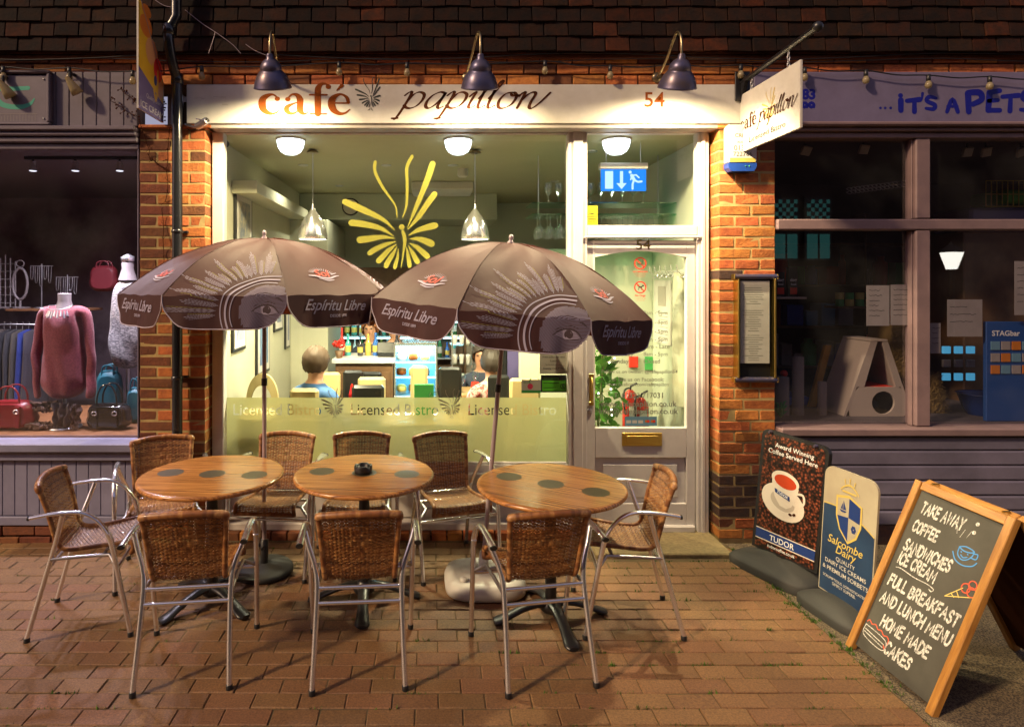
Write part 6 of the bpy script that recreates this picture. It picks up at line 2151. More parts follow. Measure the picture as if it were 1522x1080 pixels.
place_chair(-1.125, 2.995 - D, 7, 'rattan chair turned to the left table, its back to the street')
place_chair(-.335, 3.00 - D, 4.5, 'rattan chair with its back to the street at the ashtray table')
place_chair(.495, 3.00 - D, 10, 'rattan chair with its back to the street at the table nearest the door')
place_chair(-1.82, 3.385 - D, -78, 'rattan chair facing right by the clothes shop, leftmost of all')
place_chair(1.05, 3.385 - D, 84, 'rattan chair facing left in front of the café door')
place_chair(-1.685, 3.93 - D, 203, 'rattan chair against the left brick pier')
place_chair(-.985, 4.02 - D, 175, 'rattan chair at the window behind the left parasol pole')
place_chair(-.465, 4.02 - D, 180, 'rattan chair at the window behind the ashtray')
place_chair(.125, 4.03 - D, 197, 'rattan chair at the window beside the white parasol base')

emis('lamp_reflection_glow', (.86, .92, 1.0), 2.6)  # glow for the added half-domes, imitating lamp reflections in the window
ORD = ['first', 'second', 'third', 'fourth', 'fifth', 'sixth', 'seventh', 'eighth', 'ninth', 'tenth', 'eleventh', 'twelfth', 'thirteenth', 'fourteenth', 'fifteenth', 'sixteenth', 'seventeenth', 'eighteenth', 'nineteenth', 'twentieth', 'twenty-first']


# ================================================================ INSIDE THE CAFE
PEND_W = 42
def pendant(px, label):
    c = P(px, 0, .65); x, y = c.x, .65
    t = T('pendant_lamp', label, 'pendant lamp', (x, y, 2.14), 'metal pendant lamps in the café window')
    MB().lathe([(.048, 2.802), (.046, 2.812), (.02, 2.826), (.018, 2.829)], 20, (x, y, .032)).build('ceiling_rose', 'lamp_arm', t)
    MB().tube([(x, y, 2.42), (x, y, 2.84)], .004, 8).build('rod', 'alu_dull', t)
    MB().lathe([(.006, 2.43), (.010, 2.40), (.024, 2.372), (.058, 2.330), (.088, 2.28), (.106, 2.225), (.114, 2.175), (.116, 2.145), (.113, 2.143)], 36, (x, y, 0), cap=1).build('lamp_shade', 'alu', t)
    MB().lathe([(.020, 2.368), (.054, 2.328), (.084, 2.277), (.102, 2.222), (.111, 2.172), (.112, 2.146)], 36, (x, y, 0), cap=1).build('shade_lining', 'lamp_inner', t)
    MB().lathe([(.001, 2.152), (.108, 2.152), (.108, 2.148), (.001, 2.146)], 28, (x, y, 0)).build('diffuser', 'pendant_glow', t)
    ld = bpy.data.lights.new('lamp_light', 'SPOT'); ld.energy = PEND_W * 4; ld.color = (1.0, .90, .58); ld.shadow_soft_size = .09; ld.spot_size = radians(172); ld.spot_blend = .3
    lo = bpy.data.objects.new('lamp_light', ld); COL.objects.link(lo); lo.parent = t; lo.location = (0, 0, -.004)


pendant(465, 'polished metal pendant lamp left of the yellow butterfly')
pendant(706, 'polished metal pendant lamp right of the yellow butterfly')
# recessed downlights in the ceiling: lit rings
dlp = [(-1.15, 1.3), (.2, 1.3), (-.4, 1.3), (-1.0, 2.5), (.2, 2.5), (1.3, .7), (1.3, 2.2)]
for i, (x, y) in enumerate(dlp):
    lab = '%s recessed downlight in the café ceiling, counting inwards from the window' % ORD[i]
    t = T('downlight', lab, 'downlight', (x, y, 2.85), 'downlights in the café ceiling')
    MB().lathe([(.045, 2.8285), (.045, 2.822), (.032, 2.820)], 18, (x, y, .0325)).build('trim_ring', 'alu_dull', t)
    MB().lathe([(.031, 2.824), (.031, 2.822), (.0, 2.822)], 18, (x, y, .0325)).build('lens', 'down_glow', t)
    ld = bpy.data.lights.new('lamp_light', 'SPOT'); ld.energy = 32; ld.color = (1.0, .94, .70); ld.shadow_soft_size = .03; ld.spot_size = radians(140); ld.spot_blend = .8
    lo = bpy.data.objects.new('lamp_light', ld); COL.objects.link(lo); lo.parent = t; lo.location = (0, 0, -.006)
ck_ = P(652, 289, 1.4)
solo(MB().lathe([(.05, 2.861), (.05, 2.80), (.035, 2.785), (.0, 2.783)], 20, (.30, 1.5, 0)), 'smoke_alarm', 'white_plastic', 'round white smoke alarm on the café ceiling right of the butterfly', 'smoke alarm')
solo(MB().box(-.2, .45, 2.2, 2.75, 2.775, 2.861, ch=.01), 'air_conditioner', 'white_plastic', 'flat ceiling air unit behind the butterfly film', 'air conditioner')

# added glowing half-domes that stand for swan-neck lamp reflections in the glass
for px, lab in ((432, 'white half-dome for a swan neck lamp reflection, left of the left pendant lamp'), (681, 'white half-dome for a swan neck lamp reflection beside the right pendant lamp'), (916, 'white half-dome for a swan neck lamp reflection over the exit sign')):
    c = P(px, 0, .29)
    t = T('reflection_dome', lab, 'lamp reflection', (c.x, .29, 2.86), 'half-domes for lamp reflections')
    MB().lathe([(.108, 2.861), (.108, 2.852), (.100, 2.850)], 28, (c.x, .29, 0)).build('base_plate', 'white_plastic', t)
    MB().lathe([(.101, 2.849), (.100, 2.835), (.092, 2.80), (.074, 2.77), (.045, 2.752), (.001, 2.746)], 28, (c.x, .29, 0)).build('globe', 'lamp_reflection_glow', t)

# pictures
def picture(loc, ax, w, h, label, col='paper', frame='black_plastic'):
    t = T('framed_picture', label, 'picture', loc)
    x, y, z = loc
    M_ = 'print_%d' % len(MATS)
    M(M_, col, rough=.6, col2=(col[0] * .3 + .05, col[1] * .4 + .05, col[2] * .5 + .1), vscale=14, vamt=.8)
    if ax == 'x':   # hangs on the left wall, faces +x
        MB().box(x, x + .02, y - w / 2, y + w / 2, z - h / 2, z + h / 2, ch=.004).build('frame', frame, t)
        MB().box(x + .0205, x + .022, y - w / 2 + .03, y + w / 2 - .03, z - h / 2 + .03, z + h / 2 - .03).build('mount', 'paper', t)
        MB().box(x + .0225, x + .0235, y - w / 2 + .08, y + w / 2 - .08, z - h / 2 + .09, z + h / 2 - .09).build('print', M_, t)
    else:
        MB().box(x - w / 2, x + w / 2, y - .02, y, z - h / 2, z + h / 2, ch=.004).build('frame', frame, t)
        MB().box(x - w / 2 + .03, x + w / 2 - .03, y - .022, y - .0205, z - h / 2 + .03, z + h / 2 - .03).build('mount', 'paper', t)
        MB().box(x - w / 2 + .07, x + w / 2 - .07, y - .0235, y - .0225, z - h / 2 + .07, z + h / 2 - .07).build('print', M_, t)
xw = -1.558
picture((xw, .82, 2.24), 'x', .46, .62, 'large framed print high on the left café wall', (.35, .32, .25))
picture((xw, .70, 1.42), 'x', .34, .34, 'framed print under the left parasol on the café wall', (.30, .30, .35))
picture((xw, 1.42, 1.33), 'x', .44, .74, 'tall framed print in the middle of the left café wall', (.12, .2, .3))
picture((xw, 2.0, 1.52), 'x', .34, .42, 'small framed print further along the left café wall', (.3, .3, .3))
picture((xw, 2.4, 1.40), 'x', .20, .62, 'narrow framed print farthest along the left café wall', (.1, .15, .25))
picture((-1.31, 2.598, 1.45), 'y', .24, .25, 'small framed picture on the café column', (.4, .15, .05))

# dome camera and sensor by the window
pc = P(331, 214, .25)
solo(MB().ball((pc.x + .02, .25, pc.z), .028, 14, 10), 'dome_camera', 'black_plastic', 'black dome sensor at the top left corner inside the window', 'sensor')
solo(MB().box(xw, xw + .03, .22, .30, P(0, 244, .25).z, P(0, 219, .25).z, ch=.006), 'alarm_sensor', 'white_plastic', 'white movement sensor at the top left corner inside the window', 'sensor')

# bar: counter, shelves, bottles
bc = T('bar_counter', 'wooden bar counter with a pale top at the back of the café', 'counter', (-.8, 1.9, -.02))
c0 = P(498, 0, 1.85).x; c1 = P(584, 0, 1.85).x
boxpart('counter_front', c0, c1, 1.87, 2.35, -.019, 1.0, 'room_wood', bc)
boxpart('counter_top', c0 - .03, c1 + .01, 1.83, 2.4, 1.001, 1.045, 'cream_paint', bc)
for k in range(4):
    w = (c1 - c0) / 4
    boxpart('front_panel', c0 + w * k + .03, c0 + w * (k + 1) - .03, 1.855, 1.869, .08, .92, 'room_wood', bc)
# back shelves
bs = T('bottle_shelves', 'tall back bar shelving full of bottles', 'shelves', (-.4, 3.8, -.02))
s0, s1 = P(508, 0, 3.6).x, P(690, 0, 3.6).x
boxpart('back_board', s0, s1, 3.85, 3.88, .4, 2.0, 'room_wood', bs)
shz = [.82, 1.10, 1.30, 1.58]
for z in shz: boxpart('shelf', s0, s1, 3.62, 3.849, z, z + .02, 'clear_glass' if False else 'alu_dull', bs)
for z in shz[1:]:
    MB().box(s0 + .01, s1 - .01, 3.625, 3.64, z - .012, z - .002).build('light_strip', 'fridge_glow', bs)
for x in (s0 - .03, s1 + .001): boxpart('shelf_side', x, x + .029, 3.62, 3.88, .4, 2.0, 'room_wood', bs)
bcol = [('bottle_green', (.03, .14, .05)), ('bottle_blue', (.03, .12, .42)), ('bottle_amber', (.30, .12, .02)), ('bottle_clear', (.45, .50, .48)), ('bottle_dark', (.02, .02, .03)), ('bottle_red', (.40, .03, .03)), ('bottle_teal', (.06, .35, .36)), ('bottle_gold', (.50, .36, .08))]
bme = []
for nm, c in bcol:
    M(nm, c, rough=.12, spec=.8)
    for v in (0, 1):
        hh = .27 + .05 * v; r_ = .036 - .004 * v
        mb = MB().lathe([(r_ * .9, 0), (r_, .01), (r_, hh * .55), (r_ * .45, hh * .70), (r_ * .36, hh * .93), (r_ * .42, hh * .94), (r_ * .42, hh), (0, hh)], 12)
        lb_ = MB().lathe([(r_ + .0008, hh * .18), (r_ + .0008, hh * .46)], 12)
        bme.append((mb.mesh('bottle', nm), lb_.mesh('bottle_label', 'paper' if v else 'gold_paint'), nm))


def bottle(x, y, z, rr, label, group):
    a, b, nm = rr.choice(bme)
    o = bpy.data.objects.new('bottle', a); COL.objects.link(o); o.location = (x, y, z); o['label'] = nm.split('_')[1] + ' ' + label; o['category'] = 'bottle'; o['group'] = group
    l = bpy.data.objects.new('bottle_label', b); COL.objects.link(l); l.parent = o
    s_ = rr.uniform(.8, 1.05); o.scale = (s_, s_, s_ * rr.uniform(.8, 1.0))


rr = random.Random(77)
for si, z in enumerate(shz[:3]):
    x = s0 + .05; k = 0
    while x < s1 - .04:
        bottle(x, 3.70 + rr.uniform(-.02, .05), z + .0205, rr, 'bottle, %s from the left on the %s back bar shelf' % (ORD[k], ('lowest', 'middle', 'upper')[si]), 'bottles on the back bar'); k += 1
        x += rr.uniform(.075, .105)
x = c0 + .05
k = 0
for x in [c0 + .03, c0 + .09, c0 + .22, c0 + .30, c0 + .38, c0 + .60]:
    bottle(x, 2.1 + rr.uniform(-.05, .05), 1.0455, rr, 'bottle, %s from the left on the pale bar counter' % ORD[k], 'bottles on the counter'); k += 1
# flowers in a pot on the counter, till
t = T('flower_pot', 'red flowers in a pot at the left end of the bar counter', 'flowers', (c0 + .03, 1.93, 1.046))
MB().lathe([(.03, 1.046), (.045, 1.12), (.04, 1.12)], 14, (c0 + .03, 1.93, 0)).build('pot', 'room_wood', t)
mb = MB()
for k in range(26):
    a, b = rr.uniform(0, 6.28), rr.uniform(0, .07)
    mb.ball((c0 + .03 + b * cos(a), 1.93 + b * sin(a), 1.15 + rr.uniform(0, .07)), .014, 6, 4)
mb.build('blooms', 'red_gloss', t)
t = T('cash_till', 'dark till screen on the bar counter', 'till', (c0 + .5, 2.05, 1.046))
MB().box(-.09, .09, -.06, .06, 0, .03, ch=.006, mat=Matrix.Translation((c0 + .5, 2.05, 1.046))).build('till_base', 'black_plastic', t)
MB().box(-.10, .10, -.012, .012, .03, .15, ch=.005, mat=Matrix.Translation((c0 + .5, 2.04, 1.046)) @ Matrix.Rotation(radians(-20), 4, 'X')).build('till_screen', 'black_plastic', t)

# display fridge with blue white light
f0, f1 = P(585, 0, 1.85).x, P(650, 0, 1.85).x
ff = T('display_fridge', 'glass display fridge glowing pale blue beside the bar counter', 'fridge', ((f0 + f1) / 2, 2.1, -.02))
zt_, zb2 = P(0, 515, 1.85).z, P(0, 590, 1.85).z
boxpart('fridge_base', f0, f1, 1.9, 2.4, -.019, zb2, 'alu_dull', ff)
boxpart('fridge_back', f0, f1, 2.36, 2.4, zb2 + .001, zt_, 'card_blue', ff)
for x in (f0, f1 - .02): boxpart('fridge_post', x, x + .02, 1.9, 2.359, zb2 + .001, zt_, 'alu', ff)
boxpart('fridge_top', f0, f1, 1.9, 2.36, zt_ + .001, zt_ + .03, 'alu', ff)
for k, z in enumerate((zb2 + .02, zb2 + .19, zb2 + .34)):
    MB().box(f0 + .025, f1 - .025, 1.93, 2.35, z, z + .008).build('fridge_shelf', 'clear_glass', ff)
for z in (zt_ - .02, zb2 + .18, zb2 + .33):
    MB().box(f0 + .022, f1 - .022, 1.905, 1.92, z, z + .012).build('light_strip', 'fridge_glow', ff)
ld = bpy.data.lights.new('lamp_light', 'AREA'); ld.shape = 'RECTANGLE'; ld.size = f1 - f0 - .06; ld.size_y = .3; ld.energy = 30; ld.color = (.35, .82, 1.0)
lo = bpy.data.objects.new('lamp_light', ld); COL.objects.link(lo); lo.location = Vector(((f0 + f1) / 2, 2.12, zt_ - .01)) - wloc(ff); lo.parent = ff
cakes = [('cake', 'gold_paint'), ('cake', 'brown_text'), ('cake', 'china_white'), ('cake', 'room_wood')]
for k in range(9):
    z = (zb2 + .0285, zb2 + .1985, zb2 + .3485)[k % 3]; x = f0 + .07 + (k // 3) * .12; c, mt = cakes[k % 4]
    solo(MB().lathe([(.045, 0), (.05, .008), (.048, .05 + .01 * (k % 2)), (.03, .066), (0, .068)], 14, (x, 2.05, z)), 'cake', mt, '%s cake from the left on the %s shelf of the display fridge' % (ORD[k // 3], ('bottom', 'middle', 'top')[k % 3]), 'cake', 'cakes in the display fridge')

# glass rack tower and door right of the fridge
gt = T('glass_rack', 'tall glass shelf rack of cups right of the display fridge', 'rack', (P(690, 0, 2.2).x, 2.2, -.02))
g0, g1 = P(672, 0, 2.2).x, P(702, 0, 2.2).x
for x in (g0, g1):
    MB().tube([(x, 2.2, -.019), (x, 2.2, 1.35)], .01, 8).build('rack_post', 'alu', gt)
for z in (.75, .95, 1.15):
    MB().box(g0 - .02, g1 + .02, 2.1, 2.32, z, z + .01).build('rack_shelf', 'clear_glass', gt)
for k in range(9):
    z = (.7605, .9605, 1.1605)[k % 3]; x = g0 + .03 + (k // 3) * .07
    solo(MB().lathe([(.02, 0), (.026, .06), (.028, .09), (.026, .09)], 12, (x, 2.2, z)), 'cup', 'white_plastic', '%s pale cup from the left on the %s shelf of the glass rack' % (ORD[k // 3], ('bottom', 'middle', 'top')[k % 3]), 'cup', 'cups on the glass rack')
dr = T('inner_door', 'pale door in the rear wall of the café', 'door', (P(725, 0, 3.99).x, 3.99, -.02))
d0, d1 = P(688, 0, 3.95).x, P(712, 0, 3.95).x
boxpart('door_leaf', d0, d1 + .25, 3.95, 3.99, -.019, 2.0, 'china_white', dr)
MB().ball((d0 + .06, 3.94, .98), .02, 8, 6).build('door_handle', 'brass', dr)
dk_ = T('tall_fridge', 'dark tall drinks fridge behind the seated diners', 'fridge', (P(765, 0, 2.6).x, 2.6, -.02))
e0, e1 = P(752, 0, 2.6).x, P(778, 0, 2.6).x
boxpart('fridge_body', e0, e1, 2.6, 3.1, -.019, 1.95, 'black_plastic', dk_)
boxpart('fridge_door', e0 + .015, e1 - .015, 2.575, 2.598, .2, 1.85, 'dusk_blue', dk_)
boxpart('light_strip', e0 + .03, e1 - .03, 2.569, 2.574, 1.22, 1.26, 'fridge_glow', dk_, ch=0)
bd = P(640, 498, 3.6)
t = T('menu_board', 'small blue chalk menu board on the back bar wall', 'board', (bd.x, 3.6, bd.z - .1))
boxpart('board', bd.x - .045, bd.x + .045, 3.585, 3.6, bd.z - .16, bd.z + .14, 'navy_sign', t)
decal('board_writing', [rect2(-.025, .02, .08 - k * .045, .088 - k * .045) for k in range(5)], on_wall(bd.x, bd.z, 3.5845), 'chalk_white', t)

# exit sign
ep = P(926, 265, .35)
ex0, ex1 = P(893, 0, .35).x, P(960, 0, .35).x; ez0, ez1 = P(0, 284, .35).z, P(0, 252, .35).z
es = T('exit_sign', 'blue lit running man exit sign above the door inside', 'exit sign', ((ex0 + ex1) / 2, .35, ez0))
MB().box(ex0, ex1, .346, .352, ez0, ez1).build('sign_plate', 'exit_blue', es)
boxpart('sign_housing', ex0 - .012, ex1 + .008, .32, .38, ez1 + .001, ez1 + .045, 'white_plastic', es)
for x in (ex0 + .04, ex1 - .04): MB().tube([(x, .35, ez1 + .045), (x, .35, 2.861)], .002, 6).build('hanger', 'alu_dull', es)
w_, h_ = ex1 - ex0, ez1 - ez0
mm = lambda a, b, l: Vector((ex0 + a * w_, .3455 - l, ez0 + b * h_))
decal('pictogram', [rect2(.09, .27, .1, .92)], mm, 'exit_white', es)
decal('pictogram', [rect2(.42, .49, .35, .92), ([(.34, .36), (.57, .36), (.455, .08)], [(0, 1, 2)])], mm, 'exit_white', es)
asp = h_ / w_
def man(pts, w): return [(x, y) for x, y in stroke([(a, b * asp) for a, b in pts], w, smooth=False)[0]], stroke([(a, b * asp) for a, b in pts], w, smooth=False)[1]
ms_ = [man([(.68, .72), (.74, .50)], .07), man([(.74, .50), (.82, .42), (.90, .44)], .045), man([(.73, .50), (.70, .32), (.70, .10)], .045), man([(.68, .72), (.78, .74), (.84, .62)], .035), man([(.68, .70), (.66, .52)], .03)]
ms_ = [([(x, y / asp) for x, y in v], q) for v, q in ms_]
hd = ([(.645 + .035 * cos(q * pi / 6), .87 + .035 / asp * sin(q * pi / 6)) for q in range(12)], [tuple(range(12))])
decal('pictogram', ms_ + [hd], mm, 'exit_white', es)

# glasses hanging over the lobby on a glass shelf
gs = T('hanging_glass_shelf', 'green glass shelf with rows of wine glasses above the lobby', 'shelf', (1.4, .85, 2.36))
MB().box(.82, 1.985, .70, 1.05, 2.345, 2.357).build('glass_shelf', 'green_glass', gs)
MB().box(.82, 1.985, .70, 1.05, 2.44, 2.449).build('glass_shelf', 'green_glass', gs)
for x in (.9, 1.9): MB().tube([(x, .88, 2.35), (x, .88, 2.861)], .004, 6).build('shelf_hanger', 'alu_dull', gs)
gm = MB().lathe([(.032, .0), (.004, .004), (.004, .07), (.028, .10), (.034, .15), (.028, .18)], 12).mesh('wine_glass', 'clear_glass')
for k in range(26):
    o = bpy.data.objects.new('wine_glass', gm); COL.objects.link(o)
    o.location = (.90 + .085 * (k % 13), .80 + .13 * (k // 13), 2.3445); o.rotation_euler = (pi, 0, 0)
    o['label'] = '%s stemmed glass from the left hanging above the lobby, %s row' % (ORD[k % 13], ('front', 'rear')[k // 13]); o['category'] = 'glass'; o['group'] = 'wine glasses over the lobby'
for k in range(10):
    o = bpy.data.objects.new('wine_glass', gm); COL.objects.link(o)
    o.location = (.98 + .088 * k, .86, 2.4495)
    o['label'] = '%s stemmed glass from the left standing on the glass shelf above the lobby' % ORD[k]; o['category'] = 'glass'; o['group'] = 'wine glasses standing over the lobby'

# lobby: hooks, coat, notice, extinguishers, plant
hk = T('coat_hooks', 'row of white metal coat hooks high on the lobby wall', 'coat hooks', (1.98, .7, 1.86))
boxpart('hook_rail', 1.974, 1.989, .42, 1.16, 1.86, 1.90, 'white_plastic', hk)
for k in range(6):
    y = .48 + k * .12
    MB().tube(catmull([(1.972, y, 1.88), (1.93, y, 1.87), (1.905, y, 1.90), (1.90, y, 1.94)], 4), .006, 6).build('hook', 'alu', hk)
    MB().tube(catmull([(1.972, y, 1.865), (1.945, y, 1.84), (1.925, y, 1.85)], 4), .006, 6).build('hook', 'alu', hk)
t = T('coat', 'long beige coat hanging from the lobby hooks', 'coat', (1.93, .52, 1.0))
mb = MB()
vs = []; n = 18
lv = [(1.88, .01), (1.80, .055), (1.6, .085), (1.3, .095), (1.0, .10), (.85, .095)]
for z, w in lv:
    for k in range(n):
        q = 2 * pi * k / n
        vs.append((1.935 + .038 * cos(q) * (1 + .2 * sin(q * 5)), .52 + w * sin(q) * (1 + .12 * sin(q * 4 + z)), z + .0))
mb.add(vs, [(i * n + k, i * n + (k + 1) % n, (i + 1) * n + (k + 1) % n, (i + 1) * n + k) for i in range(len(lv) - 1) for k in range(n)], smooth=True)
mb.build('cloth', 'room_wall', t)
nb = T('notice', 'long paper notice with a small portrait pinned on the lobby wall', 'notice', (1.985, 1.0, 1.3))
MB().box(1.975, 1.988, .80, 1.18, 1.28, 1.82).build('sheet', 'paper', nb)
MB().box(1.973, 1.9745, .90, 1.08, 1.60, 1.77).build('portrait', 'taupe_paint', nb)
decal('notice_lines', [rect2(.86, 1.12 - .05 * (k % 3), 1.54 - k * .03, 1.546 - k * .03) for k in range(8)], lambda a, b, l: Vector((1.9745, a, b)), 'grey_text', nb)
for i, (px, py, lab) in enumerate(((937, 612, 'large red fire extinguisher on the lobby floor, left one'), (953, 618, 'small red fire extinguisher on the lobby floor, right one'))):
    c = P(px, py, 1.0); b = c.z - .14
    t = T('fire_extinguisher', lab, 'fire extinguisher', (c.x, 1.0, b))
    r_ = .068 - .006 * i
    MB().lathe([(r_ * .8, b), (r_, b + .015), (r_, b + .26 - .03 * i), (r_ * .7, b + .30 - .03 * i), (.02, b + .33 - .03 * i)], 20, (c.x, 1.0, 0)).build('cylinder', 'red_gloss', t)
    zt2 = b + .33 - .03 * i
    MB().tube([(c.x, 1.0, zt2), (c.x, .99, zt2 + .03), (c.x + .05, .98, zt2 + .06)], .009, 8).build('valve_lever', 'black_plastic', t)
    MB().tube(catmull([(c.x - .02, .97, zt2 + .02), (c.x - .07, .94, zt2), (c.x - .075, .93, zt2 - .12), (c.x - .06, .93, zt2 - .2)], 4), .008, 8).build('hose', 'black_plastic', t)
    MB().box(c.x - .03, c.x + .03, 1.0 - r_ - .002, 1.0 - r_ + .012, b + .10, b + .20).build('extinguisher_label', 'paper', t)
# little shelf under them so that they stand on something
sb = P(945, 640, 1.0)
solo(MB().box(1.36, 1.72, .88, 1.12, -.018, P(0, 612, 1.0).z - .141, ch=.01), 'stand', 'room_wood', 'low wooden stand under the red fire extinguishers', 'stand')
solo(MB().box(P(942, 0, 1.24).x - .04, P(942, 0, 1.24).x + .04, 1.235, 1.258, P(0, 538, 1.24).z - .05, P(0, 538, 1.24).z + .05, ch=.004), 'fire_call_point', 'red_sign', 'small red fire call point on the lobby wall', 'call point')
solo(MB().box(P(965, 0, 1.24).x - .035, P(965, 0, 1.24).x + .035, 1.245, 1.258, P(0, 540, 1.24).z - .06, P(0, 540, 1.24).z + .06, ch=.002), 'safety_notice', 'green_mid', 'small green safety notice on the lobby wall', 'notice')

# leafy plant wound with fairy lights
pl = T('leafy_plant', 'tall leafy plant wound with fairy lights behind the café door', 'plant', (1.33, .62, -.02))
M('leaf', (.045, .17, .02), rough=.45, col2=(.10, .26, .03), vscale=9, trans=((.08, .3, .02), .25))
M('stem_green', (.10, .12, .03), rough=.6)
rr = random.Random(21)
MB().lathe([(.10, -.018), (.13, .24), (.12, .24), (.0, .22)], 20, (1.33, .62, 0)).build('pot', 'room_wood', pl)
for k in range(4):
    a = k * 1.6
    MB().tube(catmull([(1.33, .62, .2), (1.33 + .03 * cos(a), .62 + .03 * sin(a), .8), (1.33 + .05 * cos(a + 1), .62 + .05 * sin(a), 1.35), (1.34 + .06 * cos(a + 2), .62, 1.8)], 5), .006, 6).build('stem', 'stem_green', pl)
lm = []
for k in range(4):
    w, l = .028 + .006 * k, .075 + .012 * k
    vs = [(0, 0, 0), (w * .7, l * .3, .004), (w, l * .55, -.004), (0, l, -.02), (-w, l * .55, -.004), (-w * .7, l * .3, .004), (0, l * .5, -.010)]
    lm.append(MB().add(vs, [(0, 1, 6), (1, 2, 6), (2, 3, 6), (3, 4, 6), (4, 5, 6), (5, 0, 6)], smooth=True).mesh('leaf', 'leaf'))
for k in range(280):
    z = rr.uniform(.3, 1.55) if rr.random() < .9 else rr.uniform(1.6, 1.88)
    rad = (.155 if z < 1.55 else .13) * sqrt(rr.random()); a = rr.uniform(0, 6.28)
    instance(rr.choice(lm), 'leaf', (1.33 + rad * cos(a) * 1.1, .62 + rad * sin(a), z), pl, (rr.uniform(-1.2, .6), rr.uniform(-.6, .6), a + rr.uniform(-1.5, 1.5)))
fy = T('fairy_lights', 'string of white fairy lights wound through the leafy plant', 'string lights', (1.27, .5, .3))
pts = []
for k in range(46):
    a = k * .75; z = .35 + k * .026
    pts.append((1.30 + .15 * cos(a) + rr.uniform(-.02, .02), .60 + .12 * sin(a), z))
MB().tube(catmull(pts, 3), .0015, 4).build('wire', 'stem_green', fy)
bm_ = MB().ball((0, 0, 0), .0065, 8, 6).mesh('fairy_bulb', 'fairy_glow')
for p in pts: instance(bm_, 'fairy_bulb', p, fy)

# dining chairs inside
M('cream_leather', (.52, .42, .20), rough=.45, bump=.1, bscale=30); M('black_leather', (.012, .012, .012), rough=.28, bump=.1, bscale=30)
def dchair(px0, px1, pyt, y, mat, lab, tall=.0, rot=0.0):
    a, b = P(px0, pyt, y), P(px1, pyt, y); w = b.x - a.x; c = (a.x + b.x) / 2; top = a.z
    t = T('dining_chair', lab, 'chair', (c, y, -.02))
    w = min(w, .46)
    MB().box(c - w / 2, c + w / 2, y - .03, y + .03, .50, top, ch=.022).build('backrest', mat, t)
    MB().box(c - w / 2, c + w / 2, y + .031, y + .42, .40, .46, ch=.02).build('seat', mat, t)
    for sx in (-1, 1):
        for yy in (y + .0, y + .40):
            MB().box(c + sx * (w / 2 - .02) - .018, c + sx * (w / 2 - .02) + .018, yy - .018, yy + .018, -.019, .399 if yy > y + .1 else .499, ch=.003).build('leg', 'room_wood', t)
dchair(431, 474, 577, .36, 'cream_leather', 'cream leather chair behind the man in the blue shirt')
dchair(523, 571, 572, .80, 'black_leather', 'black leather chair nearest the window, next to the red napkin')
dchair(532, 573, 560, 1.25, 'cream_leather', 'cream leather chair behind the nearest black chair')
dchair(534, 567, 552, 1.8 - .05, 'black_leather', 'black leather chair in front of the bar counter, right one')
dchair(510, 540, 550, 1.62, 'black_leather', 'black leather chair in front of the bar counter, left one')
dchair(478, 506, 553, 1.5, 'cream_leather', 'cream leather chair left of the black chairs by the bar')
dchair(610, 636, 543, 1.2, 'cream_leather', 'tall cream leather chair in front of the display fridge')
dchair(652, 686, 545, 1.1, 'black_leather', 'tall black leather chair right of the green menu holder')
dchair(757, 803, 562, .75, 'cream_leather', 'cream leather chair by the window stickers')
dchair(725, 757, 557, 1.15, 'black_leather', 'black leather chair between the parasol pole and the seated diners')
# high chair
hc = P(387, 600, .42)
t = T('high_chair', 'cream plastic child seat by the left café wall', 'high chair', (hc.x, .42, -.02))
mb = MB(); vs = []; n = 20
lv = []
for k in range(n + 1):
    q = pi * k / n
    vs.append((hc.x - .125 * cos(q), .47 + .0 * k, .84 + .26 * sin(q) ** .8)); vs.append((hc.x - .085 * cos(q), .44, .84 + .17 * sin(q) ** .8))
mb.add(vs, [(2 * k, 2 * k + 2, 2 * k + 3, 2 * k + 1) for k in range(n)], smooth=True)
mb.add([(v[0], v[1] + .03, v[2]) for v in vs], [(2 * k, 2 * k + 1, 2 * k + 3, 2 * k + 2) for k in range(n)], smooth=True)
mb.add([vs[2 * k] for k in range(n + 1)] + [(vs[2 * k][0], vs[2 * k][1] + .03, vs[2 * k][2]) for k in range(n + 1)], [(k, k + 1, n + 2 + k, n + 1 + k) for k in range(n)], smooth=True)
mb.build('shell_back', 'cream_leather', t)
MB().box(hc.x - .125, hc.x + .125, .22, .47, .55, .84, ch=.04).build('seat_bucket', 'cream_leather', t)
for sx in (-1, 1):
    for yy in (.22, .48):
        MB().tube([(hc.x + sx * .09, yy, .56), (hc.x + sx * .16, yy + (.04 if yy > .3 else -.02), -.018)], .012, 8).build('leg', 'alu_dull', t)
# tables inside
M('table_oak', (.36, .22, .09), rough=.4)
def dtable(x0, x1, y0, y1, z, lab):
    t = T('dining_table', lab, 'table', ((x0 + x1) / 2, (y0 + y1) / 2, -.02))
    boxpart('tabletop', x0, x1, y0, y1, z - .03, z, 'table_oak', t)
    for x in (x0 + .04, x1 - .04):
        for y in (y0 + .04, y1 - .04): MB().box(x - .02, x + .02, y - .02, y + .02, -.019, z - .031).build('leg', 'room_wood', t)
dtable(-.37, .30, .26, .70, .755, 'pale wooden dining table right behind the frosted band')
dtable(-1.05, -.55, .70, 1.12, .755, 'wooden dining table before the man in the blue shirt')
dtable(.18, .52, 1.5, 1.95, .755, 'wooden dining table of the two diners on the right')
mhp = P(630, 600, .35)
solo(MB().box(mhp.x - .075, mhp.x + .075, .42, .455, .756, .756 + .27, ch=.004), 'menu_holder', 'green_mid', 'green menu card standing on the table behind the frosted band', 'menu')
np_ = T('napkin_glass', 'glass with a red folded napkin on the left dining table', 'glass', (-.65, .82, .756))
